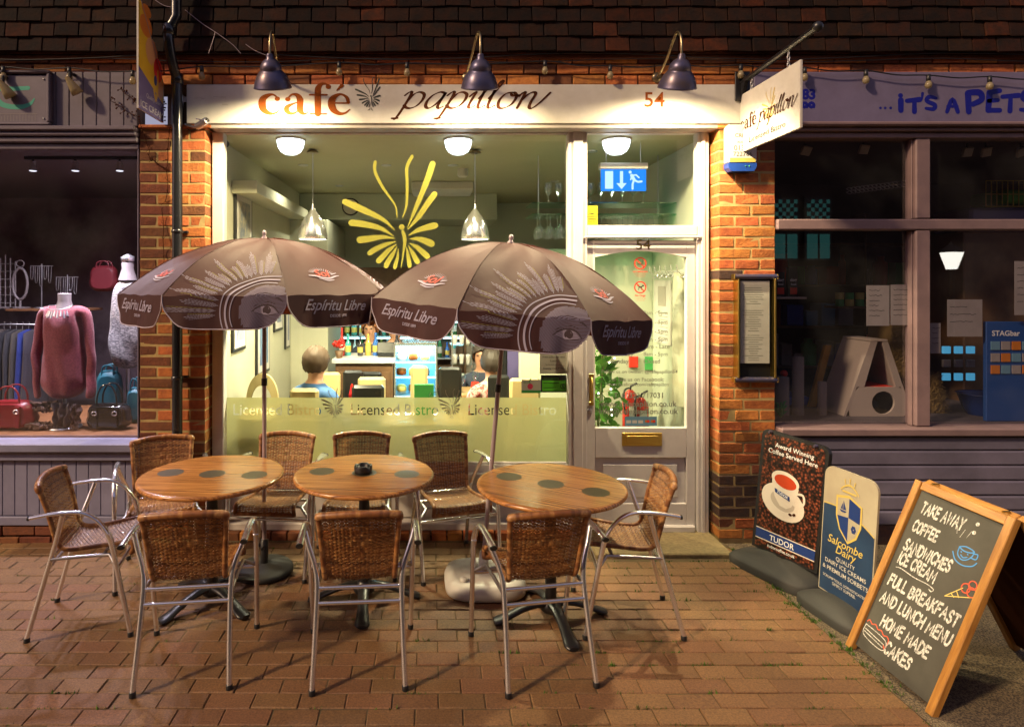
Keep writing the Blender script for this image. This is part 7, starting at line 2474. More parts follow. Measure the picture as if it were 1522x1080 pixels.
MB().lathe([(.03, .756), (.035, .85), (.033, .85)], 14, (-.65, .82, 0)).build('tumbler', 'clear_glass', np_)
MB().lathe([(.02, .80), (.03, .88), (.008, .96), (0, .97)], 5, (-.65, .82, 0), smooth=False).build('napkin', 'red_gloss', np_)
t = T('wine_glass', 'wine glass on the table behind the frosted band', 'glass', (.02, .40, .756))
MB().lathe([(.035, .756), (.004, .76), (.004, .84), (.035, .88), (.04, .93), (.032, .97)], 16, (.02, .40, 0)).build('bowl', 'clear_glass', t)
cd = P(706, 562, 1.7)
t = T('table_candle', 'glowing red candle jar on the diners table', 'candle', (cd.x, 1.7, .756))
MB().lathe([(.03, .756), (.04, .80), (.034, .84)], 14, (cd.x, 1.7, 0)).build('jar', 'candle_red', t)

# ---------------------------------------------------------------- people
M('skin', (.52, .27, .17), rough=.5); M('shirt_blue', (.045, .13, .32), rough=.8, bump=.3, bscale=14); M('shirt_dark', (.03, .04, .07), rough=.8)
M('shirt_red', (.42, .05, .04), rough=.8, col2=(.5, .42, .38), vscale=30, vamt=.95); M('hair_grey', (.055, .03, .015), rough=.7, bump=.5, bscale=80); M('hair_dark', (.03, .02, .014), rough=.6, bump=.5, bscale=80)
M('hair_auburn', (.26, .09, .03), rough=.6, bump=.5, bscale=80); M('trousers', (.02, .022, .03), rough=.8)


def person(loc, face, seated, shirt, hair, label, arms=(1, 1), lean=.0, size=1.0):
    """loc: the point on the floor under the hips; face: heading in degrees, 0 = away from the street"""
    zf = loc[2]
    hz = .50 if seated else .93
    V = []; E = []; Rd = []
    def a(p, r_, par=None):
        V.append(Vector(p)); Rd.append(r_)
        if par is not None: E.append((par, len(V) - 1))
        return len(V) - 1
    fwd = lean
    hip = a((0, 0, hz), (.15, .11))
    bel = a((0, fwd * .3, hz + .16), (.14, .11), hip)
    che = a((0, fwd * .7, hz + .34), (.17, .11), bel)
    shc = a((0, fwd, hz + .45), (.13, .09), che)
    nk = a((0, fwd + .01, hz + .53), (.055, .055), shc)
    h1 = a((0, fwd + .025, hz + .60), (.068, .075), nk)
    h2 = a((0, fwd + .03, hz + .68), (.082, .098), h1)
    h3 = a((0, fwd + .015, hz + .755), (.066, .080), h2)
    for sx, bent in ((-1, arms[0]), (1, arms[1])):
        s_ = a((sx * .185, fwd - .01, hz + .42), .062, shc)
        if bent:
            e_ = a((sx * .25, fwd + .06, hz + .17), .046, s_); w_ = a((sx * .17, fwd + .29, hz + .235), .030, e_)
            d = Vector((-sx * .3, .9, .1)).normalized()
        else:
            e_ = a((sx * .24, fwd - .02, hz + .15), .046, s_); w_ = a((sx * .26, fwd + .04, hz - .10), .030, e_)
            d = Vector((0, .1, -1))
        pw = V[w_]; pm = a(pw + d * .055, (.034, .018), w_)
        sd_ = Vector((1, 0, 0)) if abs(d.z) < .5 else Vector((0, 1, 0))
        for q, (o_, L2) in enumerate(((-.026, .045), (-.009, .058), (.009, .060), (.025, .050))):
            k1 = a(V[pm] + d * .03 + sd_ * o_, .010, pm); a(V[k1] + d * L2 + Vector((0, 0, -.018)), .008, k1)
        th = a(pw + d * .03 + sd_ * (.035 * -sx) + Vector((0, 0, .012)), .011, w_); a(V[th] + d * .035, .009, th)
    for sx in (-1, 1):
        if seated:
            k_ = a((sx * .11, .42, hz - .01), .068, hip); an = a((sx * .11, .44, .09), .045, k_); a((sx * .11, .60, .035), .038, an)
        else:
            k_ = a((sx * .10, .02, .50), .068, hip); an = a((sx * .10, -.01, .09), .045, k_); a((sx * .11, .14, .035), .038, an)
    me = grow('body', V, E, Rd, levels=2)
    t = T('person', label, 'person', (0, 0, 0))
    me.materials.clear()
    for m_ in ('skin', shirt, 'trousers'): me.materials.append(MATS[m_])
    hz2 = hz
    for p in me.polygons:
        c = p.center
        wr = abs(c.x) > .10 and (c.y > fwd + .24 or (c.z < hz - .08 and not arms[0] and abs(c.x) > .2))
        mi = 1
        if c.z > hz + .515: mi = 0
        elif wr and c.z > hz - .25 and c.z > .52: mi = 0
        elif c.z < hz + .03: mi = 2
        p.material_index = mi; p.use_smooth = True
    o = bpy.data.objects.new('body', me); COL.objects.link(o); o.parent = t
    hc_ = Vector((0, fwd + .028, hz + .685))
    # hair: a cap over the crown and back of the head
    mb = MB()
    rr2 = random.Random(4)
    vs = []; n = 40; rings = 14
    for i in range(rings + 1):
        th = pi * .74 * i / rings
        for k in range(n):
            q = 2 * pi * k / n
            front = max(0, sin(q))
            tt = th * (1 - .52 * front)
            r_ = 1.0 + .03 * sin(q * 11 + i * .5) + rr2.uniform(-.03, .05)
            vs.append(hc_ + Vector((.100 * sin(tt) * cos(q) * r_, -.008 + .122 * sin(tt) * sin(q) * r_, .006 + .122 * cos(tt) * r_)))
    mb.add(vs, [(i * n + k, i * n + (k + 1) % n, (i + 1) * n + (k + 1) % n, (i + 1) * n + k) for i in range(rings) for k in range(n)], smooth=True)
    mb.build('hair', hair, t)
    for sx in (-1, 1):
        MB().ball(hc_ + Vector((sx * .084, -.004, -.012)), .024, 10, 8, sc=(.35, .7, 1.25)).build('ear', 'skin', t)
        MB().ball(hc_ + Vector((sx * .030, .091, .004)), .011, 8, 6, sc=(1.2, .5, .7)).build('eye', 'black_text', t)
    MB().lathe([(.013, -.028), (.017, -.020), (.010, .0), (.006, .02), (.001, .026)], 8, hc_ + Vector((0, .098, -.008)), mat=Matrix.Rotation(radians(-14), 3, 'X')).build('nose', 'skin', t)
    MB().ball(hc_ + Vector((0, .088, -.052)), .020, 8, 6, sc=(1, .35, .25)).build('mouth', 'candle_lip', t)
    t.location = loc; t.rotation_euler = (0, 0, radians(face)); t.scale = (size, size, size)
    return t


M('candle_lip', (.35, .10, .08), rough=.5)
sz = -.02
pm = P(455, 548, .62)
person((pm.x, .56, sz), -28, True, 'shirt_blue', 'hair_grey', 'seated man in a blue shirt with grey brown hair, seen from behind', lean=.12)
pa = P(585, 500, 2.75)
person((P(551, 0, 2.75).x, 2.75, -.33), 175, False, 'shirt_dark', 'hair_auburn', 'auburn haired person in dark clothes behind the bar, left one', arms=(0, 0))
person((P(587, 0, 2.75).x, 2.75, -.31), 190, False, 'shirt_red', 'hair_auburn', 'person in red behind the bar beside the display fridge', arms=(1, 1))
person((P(733, 0, 1.35).x, 1.42, sz - .10), 15, True, 'shirt_red', 'hair_dark', 'seated diner in a red and white check shirt', arms=(1, 1))
person((P(716, 0, 2.05).x, 2.05, sz - .10), 170, True, 'shirt_dark', 'hair_dark', 'seated diner in dark clothes facing the check shirt', arms=(1, 1))

# ================================================================ CLOTHES SHOP WINDOW
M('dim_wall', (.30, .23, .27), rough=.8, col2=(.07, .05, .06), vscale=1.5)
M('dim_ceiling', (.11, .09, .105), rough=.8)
M('display_floor', (.24, .11, .045), rough=.5, col2=(.16, .07, .03), vscale=8)
struct(MB().box(XI, XR - .002, .101, 1.2, .60, Z_(652), ch=0), 'display_platform', 'display_floor')
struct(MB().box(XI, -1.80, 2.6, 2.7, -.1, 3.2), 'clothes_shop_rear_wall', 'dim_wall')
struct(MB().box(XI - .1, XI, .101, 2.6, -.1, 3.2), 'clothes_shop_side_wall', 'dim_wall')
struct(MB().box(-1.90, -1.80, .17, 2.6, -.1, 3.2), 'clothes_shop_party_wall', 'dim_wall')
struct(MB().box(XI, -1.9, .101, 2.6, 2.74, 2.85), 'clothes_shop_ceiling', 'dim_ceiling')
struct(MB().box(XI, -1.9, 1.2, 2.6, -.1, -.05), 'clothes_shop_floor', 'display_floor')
tk = T('track_light', 'ceiling track with three small spot heads in the clothes shop window', 'track light', (-2.6, .32, 2.6))
za = P(0, 237, .32).z
MB().box(P(38, 0, .32).x, P(206, 0, .32).x, .30, .34, za, za + .02).build('track', 'black_plastic', tk)
for i, px in enumerate((49, 112, 178)):
    p = P(px, 250, .32)
    hd = MB().lathe([(.020, .05), (.024, .03), (.026, -.01), (.030, -.02)], 16, p).build('spot_head', 'alu', tk)
    MB().lathe([(.026, -.021), (.020, -.024), (0, -.025)], 14, p).build('lens', 'spot_glow', hd)
    MB().tube([p + Vector((0, 0, .05)), Vector((p.x, .32, za))], .008, 8).build('spot_stem', 'black_plastic', hd)
    ld = bpy.data.lights.new('lamp_light', 'SPOT'); ld.energy = 95; ld.color = (.9, .82, .95); ld.spot_size = radians(150); ld.spot_blend = .9; ld.shadow_soft_size = .03
    lo = bpy.data.objects.new('lamp_light', ld); COL.objects.link(lo); lo.parent = tk; lo.location = p + Vector((0, 0, -.03)) - wloc(tk)

zd = Z_(652)
M('sweater', (.33, .075, .095), rough=.95, col2=(.22, .045, .06), vscale=90, vamt=.7, bump=.8, bscale=220, bdist=.006, sheen=.3)
M('wool_grey', (.13, .13, .14), rough=.95, col2=(.42, .40, .40), vscale=42, vamt=.9, bump=.9, bscale=90, bdist=.01, wave=(1, 1, 3.2))
M('mannequin', (.24, .21, .21), rough=.45)
M('scarf_brown', (.20, .13, .11), rough=.95, col2=(.11, .07, .065), vscale=40, bump=.9, bscale=120, bdist=.008)
M('scarf_grey', (.18, .16, .17), rough=.95, col2=(.11, .10, .105), vscale=40, bump=.8, bscale=120, bdist=.006)


def torso(px, pyt, pyb, y, cloth, label, sleeves=True, wide=1.0, neck_top=0):
    c = P(px, pyt, y); zb_ = P(px, pyb, y).z; x = c.x; zt = c.z
    t = T('mannequin', label, 'mannequin', (x, y, zd))
    Ht = zt - zb_
    V = []; E = []; Rd = []
    def a(p, r_, par=None):
        V.append(Vector(p)); Rd.append(r_)
        if par is not None: E.append((par, len(V) - 1))
        return len(V) - 1
    w = wide
    b0 = a((x, y, zb_ + .03), (.125 * w, .09)); b1 = a((x, y, zb_ + Ht * .22), (.195 * w, .12), b0); b2 = a((x, y, zb_ + Ht * .5), (.165 * w, .10), b1)
    b3 = a((x, y - .01, zb_ + Ht * .74), (.15 * w, .11), b2); b4 = a((x, y, zt - .045), (.12 * w, .065), b3)
    if sleeves:
        for sx in (-1, 1):
            s_ = a((x + sx * .165 * w, y, zt - .06), .042, b4); e_ = a((x + sx * .205 * w, y - .01, zb_ + Ht * .50), .036, s_); a((x + sx * (.215 if sx > 0 else .19) * w, y - .03, zb_ + .04), .030, e_)
    me = grow('garment', V, E, Rd, levels=3)
    me.materials.clear(); me.materials.append(MATS[cloth])
    for v in me.vertices:
        q = v.co.x * 55 + v.co.z * 8
        dz = max(0, (zt - .1 - v.co.z)) / Ht
        v.co.y += (.013 * sin(q) + .009 * sin(q * .45 + v.co.z * 14)) * dz; v.co.x += .007 * sin(v.co.z * 30 + v.co.x * 9) * dz
        v.co -= Vector((x, y, zd))
    for p in me.polygons: p.use_smooth = True
    o = bpy.data.objects.new('garment', me); COL.objects.link(o); o.parent = t
    MB().lathe([(.07, zt - .06), (.055, zt - .01), (.044, zt + .03), (.046, zt + .075), (.044, zt + .082), (0, zt + .083)], 22, (x, y, 0)).build('neck', 'mannequin', t)
    MB().tube([(x, y, zd + .01), (x, y, zb_ + .1)], .014, 10).build('stand_pole', 'alu_dull', t)
    MB().lathe([(.12, zd + .001), (.12, zd + .01), (.02, zd + .02)], 24, (x, y, 0)).build('stand_base', 'alu_dull', t)
    return t, x, zt, zb_


tm, x, zt, zb3 = torso(96, 452, 600, .35, 'sweater', 'headless mannequin in a dusky pink knitted sweater in the shop window')
nk = MB()
nk.tube([(x + .085 * cos(q), .35 - .03 + .055 * sin(q) * 1.2 - .02, zt - .010 - .028 * max(0, -sin(q))) for q in [2 * pi * k / 24 for k in range(24)]], .004, 6, closed=True)
for k in range(9):
    a = -pi / 2 + (k - 4) * .24
    nk.tube([(x + .08 * cos(a), .33 + .08 * sin(a) - .02, zt - .045), (x + .095 * cos(a), .33 + .095 * sin(a) - .02, zt - .085 - .012 * (k % 2))], [.006, .009], 6)
solo(nk, 'necklace', 'alu_dull', 'chunky silver necklace on the pink sweater mannequin', 'necklace')
# scarf heap and drape under the sweater
def drape(cx, cz0, cz1, w0, w1, y, mat, lab, seed=0, name='scarf'):
    rr = random.Random(seed); mb = MB(); n = 22; m_ = 12
    vs = []
    for j in range(m_ + 1):
        f_ = j / m_; z = cz0 + (cz1 - cz0) * f_; w = w0 + (w1 - w0) * f_
        for k in range(n + 1):
            u = -1 + 2 * k / n
            vs.append((cx + u * w + .008 * sin(j + u * 4), y - .025 + .022 * sin(u * 9 + seed + f_ * 2) + .02 * u * u, z + .006 * sin(u * 12)))
    mb.add(vs, [(j * (n + 1) + k, j * (n + 1) + k + 1, (j + 1) * (n + 1) + k + 1, (j + 1) * (n + 1) + k) for j in range(m_) for k in range(n)], smooth=True)
    for k in range(0, n * 3):
        u = -1 + 2 * k / (n * 3)
        mb.tube([(cx + u * w1, y - .02, cz1), (cx + u * w1 + rr.uniform(-.008, .008), y - .03, cz1 - rr.uniform(.02, .05))], .0015, 4)
    return solo(mb, name, mat, lab, 'scarf')
pz = P(96, 600, .33)
drape(pz.x + .005, pz.z + .02, zd + .02, .085, .05, .28, 'scarf_grey', 'grey lace scarf hanging below the pink sweater', 3)
drape(pz.x + .12, pz.z + .01, zd + .05, .035, .03, .27, 'scarf_brown', 'brown fringed scarf hanging at the right under the pink sweater', 5)
mb = MB()
rr = random.Random(9)
for k in range(60):
    a = rr.uniform(0, 6.28); r_ = rr.uniform(.0, .09)
    c_ = Vector((pz.x - .14 + r_ * cos(a), .30 + .03 * sin(a), pz.z - .015 + rr.uniform(-.03, .035)))
    mb.tube([c_, c_ + Vector((rr.uniform(-.05, .05), -.01, rr.uniform(-.02, .02)))], .009, 6)
solo(mb, 'knitted_snood', 'scarf_brown', 'fluffy brown snood tucked under the left hem of the sweater', 'scarf')
mb = MB()
for k in range(60):
    a = rr.uniform(0, 6.28); r_ = rr.uniform(.0, .10)
    c_ = Vector((pz.x - .14 + r_ * cos(a), .27 + .03 * sin(a), zd + .012 + rr.uniform(0, .035)))
    mb.tube([c_, c_ + Vector((rr.uniform(-.06, .06), -.01, rr.uniform(-.004, .012)))], .010, 6)
solo(mb, 'knitted_snood', 'scarf_brown', 'fluffy brown snood lying on the shop window floor', 'scarf')

tm2, x2, zt2, zb4 = torso(190, 405, 555, .62, 'wool_grey', 'mannequin in a marled grey wool wrap beside the brick pier', sleeves=False, wide=.85)
MB().lathe([(.03, zt2 + .084), (.05, zt2 + .09), (.05, zt2 + .125), (.012, zt2 + .145), (0, zt2 + .15)], 18, (x2, .62, 0)).build('neck_cap', 'alu', tm2)

# handbags
def handbag(cx, y, z, w, h, dp, mat, label, hoop=.09, buckle=True):
    t = T('handbag', label, 'handbag', (cx, y, z))
    mb = MB(); n = 28
    out = []
    for k in range(n):
        q = 2 * pi * k / n; a, b = cos(q), sin(q); p_ = 3.6
        r_ = (abs(a) ** p_ + abs(b) ** p_) ** (-1 / p_)
        out.append((a * r_, b * r_))
    lv = [(-1, .8), (-.6, 1.0), (0, 1.06), (.6, 1.0), (1, .8)]
    vs = []
    for yy, s_ in lv:
        for a, b in out: vs.append((cx + a * w / 2 * (s_ if b < 0 else s_ * .94), y + yy * dp / 2, z + h / 2 + b * h / 2 * s_ ))
    mb.add(vs, [(i * n + k, (i + 1) * n + k, (i + 1) * n + (k + 1) % n, i * n + (k + 1) % n) for i in range(4) for k in range(n)], smooth=True)
    mb.add(vs[:n], [tuple(range(n))]); mb.add(vs[-n:], [tuple(range(n))[::-1]])
    mz = min(v[2] for v in mb.v); mb.v = [(a, b, c - mz + z + .001) for a, b, c in mb.v]
    mb.build('bag_body', mat, t)
    for yy in (-dp * .35, dp * .35):
        pts = catmull([(cx - w * .24, y + yy, z + h * .78), (cx - w * .22, y + yy, z + h + hoop * .5), (cx - w * .10, y + yy, z + h + hoop), (cx + w * .10, y + yy, z + h + hoop), (cx + w * .22, y + yy, z + h + hoop * .5), (cx + w * .24, y + yy, z + h * .78)], 5)
        MB().tube(pts, .0065, 8).build('bag_handle', mat, t)
    if buckle:
        for sx in (-1, 1):
            bx_ = cx + sx * w * .24
            MB().box(bx_ - .016, bx_ + .016, y - dp * .58 - .006, y - dp * .5, z + h * .12, z + h * .88, ch=.002).build('bag_strap', mat, t)
            MB().tube([(bx_ + .018 * cos(q), y - dp * .58 - .010, z + h * .70 + .014 * sin(q)) for q in [2 * pi * k / 12 for k in range(12)]], .0035, 6, closed=True).build('buckle', 'alu', t)
    return t
M('bag_dim', (.10, .006, .010), rough=.5); M('bag_red', (.22, .008, .015), rough=.35, bump=.15, bscale=40); M('bag_black', (.008, .008, .009), rough=.12, spec=.8); M('bag_teal', (.010, .11, .15), rough=.5)
bb = P(15, 650, .30)
handbag(P(18, 0, .30).x, .30, zd, .36, .205, .14, 'bag_red', 'red leather handbag on the shop window floor', hoop=.11)
handbag(P(163, 0, .30).x, .30, zd, .31, .185, .12, 'bag_black', 'glossy black patent handbag with silver buckles', hoop=.14)
handbag(P(163, 0, .62).x, .62, zd + .01, .20, .36, .09, 'bag_teal', 'teal handbag behind the black patent handbag', hoop=.06, buckle=False)
handbag(P(202, 0, .50).x, .50, zd, .12, .26, .09, 'bag_teal', 'teal handbag half hidden by the brick pier', hoop=.08, buckle=False)
handbag(P(155, 0, 1.25).x, 1.25, 1.72, .24, .22, .09, 'bag_dim', 'dark red handbag on the high shelf behind the mannequins', hoop=.05, buckle=False)
# rail of clothes
cr_ = T('clothes_rail', 'metal clothes rail at the left of the clothes shop', 'clothes rail', (-3.4, 1.15, 0))
yr = 1.15; zr = P(0, 482, yr).z
MB().tube([(P(-60, 0, yr).x, yr, zr), (P(56, 0, yr).x, yr, zr), (P(56, 0, yr).x, yr, .62)], .010, 8).build('rail', 'alu_dull', cr_)
cols_ = [(.03, .03, .035), (.05, .045, .04), (.015, .03, .17), (.04, .035, .045), (.025, .03, .03), (.07, .055, .05), (.02, .02, .025)]
for k in range(11):
    M('cloth_%d' % k, cols_[k % 7], rough=.9, bump=.4, bscale=50)
    x = P(-40 + k * 9.2, 0, yr).x
    mb = MB(); vs = []; n = 14
    for j, (z, w) in enumerate(((zr - .04, .02), (zr - .07, .15), (zr - .25, .17), (zr - .55, .18), (zr - .75, .19))):
        for q in range(n):
            th = 2 * pi * q / n
            vs.append((x + (.018 + .006 * j) * cos(th) + .006 * sin(z * 9 + k), yr + w * sin(th), z))
    mb.add(vs, [(j * n + q, j * n + (q + 1) % n, (j + 1) * n + (q + 1) % n, (j + 1) * n + q) for j in range(4) for q in range(n)], smooth=True)
    t = T('rail_garment', ('bright blue' if k % 7 == 2 else 'dark') + ' garment, %s from the left on the clothes shop rail' % ORD[k], 'garment', (x, yr, zr - .75), 'clothes on the rail' + (' (blue)' if k % 7 == 2 else ''))
    mb.build('cloth', 'cloth_%d' % k, t)
    MB().tube([(x, yr, zr - .05), (x, yr, zr + .0), (x, yr + .012, zr + .018), (x, yr, zr + .022)], .003, 5).build('hook', 'alu_dull', t)
# high shelf with jewellery stands
sh_ = solo(MB().box(XL + .01, P(140, 0, 1.3).x, 1.15, 1.45, P(0, 458, 1.3).z - .02, P(0, 458, 1.3).z, ch=.003), 'wall_shelf', 'display_floor', 'brown shelf with jewellery stands behind the mannequins', 'shelf')
zs = P(0, 458, 1.3).z
for px, h_, kind in ((8, .48, 0), (30, .42, 1), (62, .40, 2), (100, .30, 2)):
    x = P(px, 0, 1.25).x
    t = T('jewellery_stand', ('tall white lattice jewellery stand at the far left of the shelf', 'ornate oval mirror on the jewellery shelf', 'wire stand hung with long necklaces', 'low wire stand hung with necklaces above the pink sweater')[(kind, kind, kind, 3)[(8, 30, 62, 100).index(px)]], 'jewellery stand', (x, 1.25, zs))
    mb = MB()
    if kind == 0:
        for q in range(5): mb.tube([(x - .09 + q * .045, 1.25, zs + .01), (x - .09 + q * .045, 1.25, zs + h_ - .03 * abs(q - 2))], .006, 6)
        for q in range(6): mb.tube([(x - .09, 1.25, zs + .05 + q * .07), (x + .09, 1.25, zs + .05 + q * .07)], .004, 6)
        mb.box(x - .1, x + .1, 1.2, 1.3, zs + .001, zs + .015)
    elif kind == 1:
        mb.tube([(x + .065 * cos(q), 1.25, zs + .22 + .14 * sin(q)) for q in [2 * pi * k / 24 for k in range(24)]], .012, 8, closed=True)
        mb.tube([(x + .035 * cos(q), 1.25, zs + .40 + .03 * sin(q)) for q in [2 * pi * k / 14 for k in range(14)]], .006, 6, closed=True)
        mb.box(x - .06, x + .06, 1.2, 1.3, zs + .001, zs + .015)
        mb.tube([(x, 1.25, zs + .01), (x, 1.25, zs + .09)], .01, 8)
    else:
        mb.tube([(x, 1.25, zs + .01), (x, 1.25, zs + h_)], .006, 8); mb.tube([(x - .1, 1.25, zs + h_ - .02), (x + .1, 1.25, zs + h_ - .02)], .005, 6)
        for q in range(5):
            xx = x - .08 + q * .04; l_ = .12 + .03 * (q % 3)
            mb.tube(catmull([(xx - .012, 1.24, zs + h_ - .02), (xx - .010, 1.235, zs + h_ - l_), (xx, 1.235, zs + h_ - l_ - .02), (xx + .010, 1.235, zs + h_ - l_), (xx + .012, 1.24, zs + h_ - .02)], 4), .0025, 5)
        mb.lathe([(.06, zs + .001), (.06, zs + .01), (.01, zs + .02)], 16, (x, 1.25, 0))
    mb.build('frame', 'mannequin' if kind < 2 else 'alu_dull', t)

# ================================================================ PET SHOP WINDOW
M('card_reflection_glow', (.1, .3, .4), rough=.4, emit=(.1, .5, .8), estr=.35)  # cyan glow put into the cards, imitating reflections of lit things
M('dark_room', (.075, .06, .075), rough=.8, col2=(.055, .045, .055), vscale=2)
M('cat_house', (.36, .30, .27), rough=.6); M('carpet_post', (.26, .21, .17), rough=.95, bump=.8, bscale=150); M('carpet_gold', (.40, .20, .03), rough=.95, bump=.8, bscale=150)
M('hay', (.26, .17, .06), rough=.9); M('tub_blue', (.006, .025, .14), rough=.25)
zp = Z_(632)
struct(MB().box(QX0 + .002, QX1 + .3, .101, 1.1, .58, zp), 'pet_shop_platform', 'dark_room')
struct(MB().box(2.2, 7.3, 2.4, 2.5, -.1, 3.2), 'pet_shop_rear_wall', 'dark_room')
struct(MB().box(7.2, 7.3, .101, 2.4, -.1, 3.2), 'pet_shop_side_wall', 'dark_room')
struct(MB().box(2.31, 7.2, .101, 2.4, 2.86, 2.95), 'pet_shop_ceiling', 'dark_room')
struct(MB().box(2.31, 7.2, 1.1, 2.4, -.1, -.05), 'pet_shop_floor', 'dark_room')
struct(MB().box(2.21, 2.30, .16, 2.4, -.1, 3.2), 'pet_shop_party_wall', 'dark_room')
for i, (px, py) in enumerate(((1198, 224), (1284, 222), (1438, 226), (1466, 226), (1518, 226))):
    p = P(px, py, .4)
    t = T('spotlight', ('leftmost ceiling spotlight in the pet shop', 'ceiling spotlight above the cat house in the pet shop', 'left of the paired ceiling spotlights in the pet shop', 'right of the paired ceiling spotlights in the pet shop', 'ceiling spotlight at the right edge in the pet shop')[i], 'spotlight', p)
    m_ = Matrix.Translation(p) @ Matrix.Rotation(radians(12 - 8 * i), 4, 'Y') @ Matrix.Rotation(radians(25), 4, 'X')
    MB().box(-.035, .035, -.012, .012, -.035, .035, ch=.004, mat=m_).build('lamp_head', 'paper', t)
    MB().tube([p, p + Vector((.0, .01, .08)), Vector((p.x, p.y + .01, 2.859))], .006, 6).build('bracket', 'black_plastic', t)
# cat house: an A-shaped board house with a round door
hx = P(1300, 0, .42).x; hb = zp; yb0, yb1 = .30, .62
t = T('cat_house', 'grey A-shaped cat house with a round hole', 'cat house', (hx, .45, hb))
sH = (D + .3) / F
def hp(px, py): return ((px - 640) * sH, H - (py - 420) * sH)
A0, A1 = hp(1258, 634), hp(1353, 634); Bt0, Bt1 = hp(1298, 508), hp(1316, 508)
def lin(p, q, f_): return (p[0] + (q[0] - p[0]) * f_, p[1] + (q[1] - p[1]) * f_)
zc = hp(0, 575)[1]
# front board lower half, with a hole
def fx_at(z):
    f_ = (z - A0[1]) / (Bt0[1] - A0[1]); return A0[0] + (Bt0[0] - A0[0]) * f_, A1[0] + (Bt1[0] - A1[0]) * f_
A0 = (A0[0], hb); A1 = (A1[0], hb)
hcx, hcz = hp(1313, 616); hr = .085
n = 32; outer = []; inner = []
la, lb__ = fx_at(zc)
poly = [(A0[0], A0[1]), (A1[0], A1[1]), (lb__, zc), (la, zc)]
def ray_poly(cx, cz, q):
    dx, dz = cos(q), sin(q); best = None
    for i in range(4):
        (x1_, z1_), (x2_, z2_) = poly[i], poly[(i + 1) % 4]
        den = dx * (z2_ - z1_) - dz * (x2_ - x1_)
        if abs(den) < 1e-9: continue
        tt = ((x1_ - cx) * (z2_ - z1_) - (z1_ - cz) * (x2_ - x1_)) / den; uu = ((x1_ - cx) * dz - (z1_ - cz) * dx) / den
        if tt > 0 and -1e-6 <= uu <= 1 + 1e-6 and (best is None or tt < best): best = tt
    return (cx + dx * best, cz + dz * best)
hcz = max(hcz, hb + hr + .015)
mb = MB(); vs = []
for k in range(n):
    q = 2 * pi * k / n; o_ = ray_poly(hcx, hcz, q); i_ = (hcx + hr * cos(q), hcz + hr * sin(q))
    for (a, b) in (o_, i_): vs.append((a, yb0, b)); vs.append((a, yb0 + .018, b))
fs = []
for k in range(n):
    j = (k + 1) % n; fs += [(4 * k, 4 * k + 2, 4 * j + 2, 4 * j), (4 * k + 2, 4 * k + 3, 4 * j + 3, 4 * j + 2), (4 * k, 4 * j, 4 * j + 1, 4 * k + 1)]
mb.add(vs, fs); mb.build('front_board', 'cat_house', t)
def strip(p, q, w0, w1, side):
    return [(p[0], p[1]), (q[0], q[1]), (q[0] + side * w1, q[1]), (p[0] + side * w0, p[1])]
MB().prism(strip((la, zc + .001), Bt0, .055, .03, 1), lambda a, b, tt: Vector((a, tt, b)), yb0, yb0 + .018).build('front_rail', 'cat_house', t)
MB().prism(strip((lb__, zc + .001), Bt1, .035, .02, -1), lambda a, b, tt: Vector((a, tt, b)), yb0, yb0 + .018).build('front_rail', 'cat_house', t)
MB().prism([(A0[0] - .02, hb + .001), (A0[0] - .001, hb + .001), (Bt0[0] - .001, Bt0[1]), (Bt0[0] - .02, Bt0[1])], lambda a, b, tt: Vector((a, tt, b)), yb0, yb1).build('side_board', 'cat_house', t)
MB().prism([(A1[0] + .001, hb + .001), (A1[0] + .02, hb + .001), (Bt1[0] + .02, Bt1[1]), (Bt1[0] + .001, Bt1[1])], lambda a, b, tt: Vector((a, tt, b)), yb0, yb1).build('side_board', 'cat_house', t)
boxpart('ridge_board', Bt0[0] - .02, Bt1[0] + .02, yb0, yb1, Bt0[1] + .001, Bt0[1] + .018, 'cat_house', t)
boxpart('red_shelf', la + .03, lb__ - .03, yb0 + .02, yb1 - .02, zc - .02, zc, 'red_sign', t)
# leaning scratching board
q0, q1 = hp(1262, 600), hp(1288, 520)
solo(MB().prism([(q0[0] - .02, hb + .001), (q0[0] + .035, hb + .001), (q1[0] + .03, q1[1]), (q1[0] - .02, q1[1])], lambda a, b, tt: Vector((a - .07, tt, b)), .64, .67), 'scratching_board', 'carpet_gold', 'golden scratching board leaning behind the cat house', 'scratching board')
for px0, px1, py, lab, mt in ((1178, 1194, 530, 'tall beige carpet scratching post at the left of the pet shop window', 'carpet_post'), (1216, 1228, 567, 'short beige scratching post beside the cat house', 'carpet_post'), (1153, 1172, 560, 'wide grey post at the left edge of the pet shop window', 'carpet_post')):
    a, b = P(px0, py, .35), P(px1, py, .35); r_ = (b.x - a.x) / 2
    solo(MB().lathe([(r_, zp + .001), (r_, a.z), (0, a.z + .002)], 18, ((a.x + b.x) / 2, .35, 0)), 'scratching_post', mt, lab, 'scratching post')
# hay bale
rr = random.Random(31); mb = MB()
hx0, hx1 = P(1318, 0, .75).x, P(1366, 0, .75).x; hzt = P(0, 480, .75).z
mb.box(hx0 + .02, hx1 - .02, .72, 1.0, zp + .001, hzt - .01)
for k in range(900):
    x = rr.uniform(hx0, hx1); z = rr.uniform(zp + .01, hzt); a = rr.gauss(0, .8); l_ = rr.uniform(.02, .07)
    mb.tube([(x, .715 - rr.uniform(0, .01), z), (x + l_ * cos(a), .715 - rr.uniform(0, .01), z + l_ * sin(a))], .0016, 3, caps=False)
for k in range(700):
    q = rr.random() * .9; z = zp + q * .32; x = P(1385, 0, .4).x + (.10 * (1 - q)) * rr.uniform(-1, 1) + .02; a = rr.gauss(0, .9); l_ = rr.uniform(.02, .06)
    mb.tube([(x, .40 + rr.uniform(-.02, .05), z), (x + l_ * cos(a), .40, z + l_ * sin(a))], .0016, 3, caps=False)
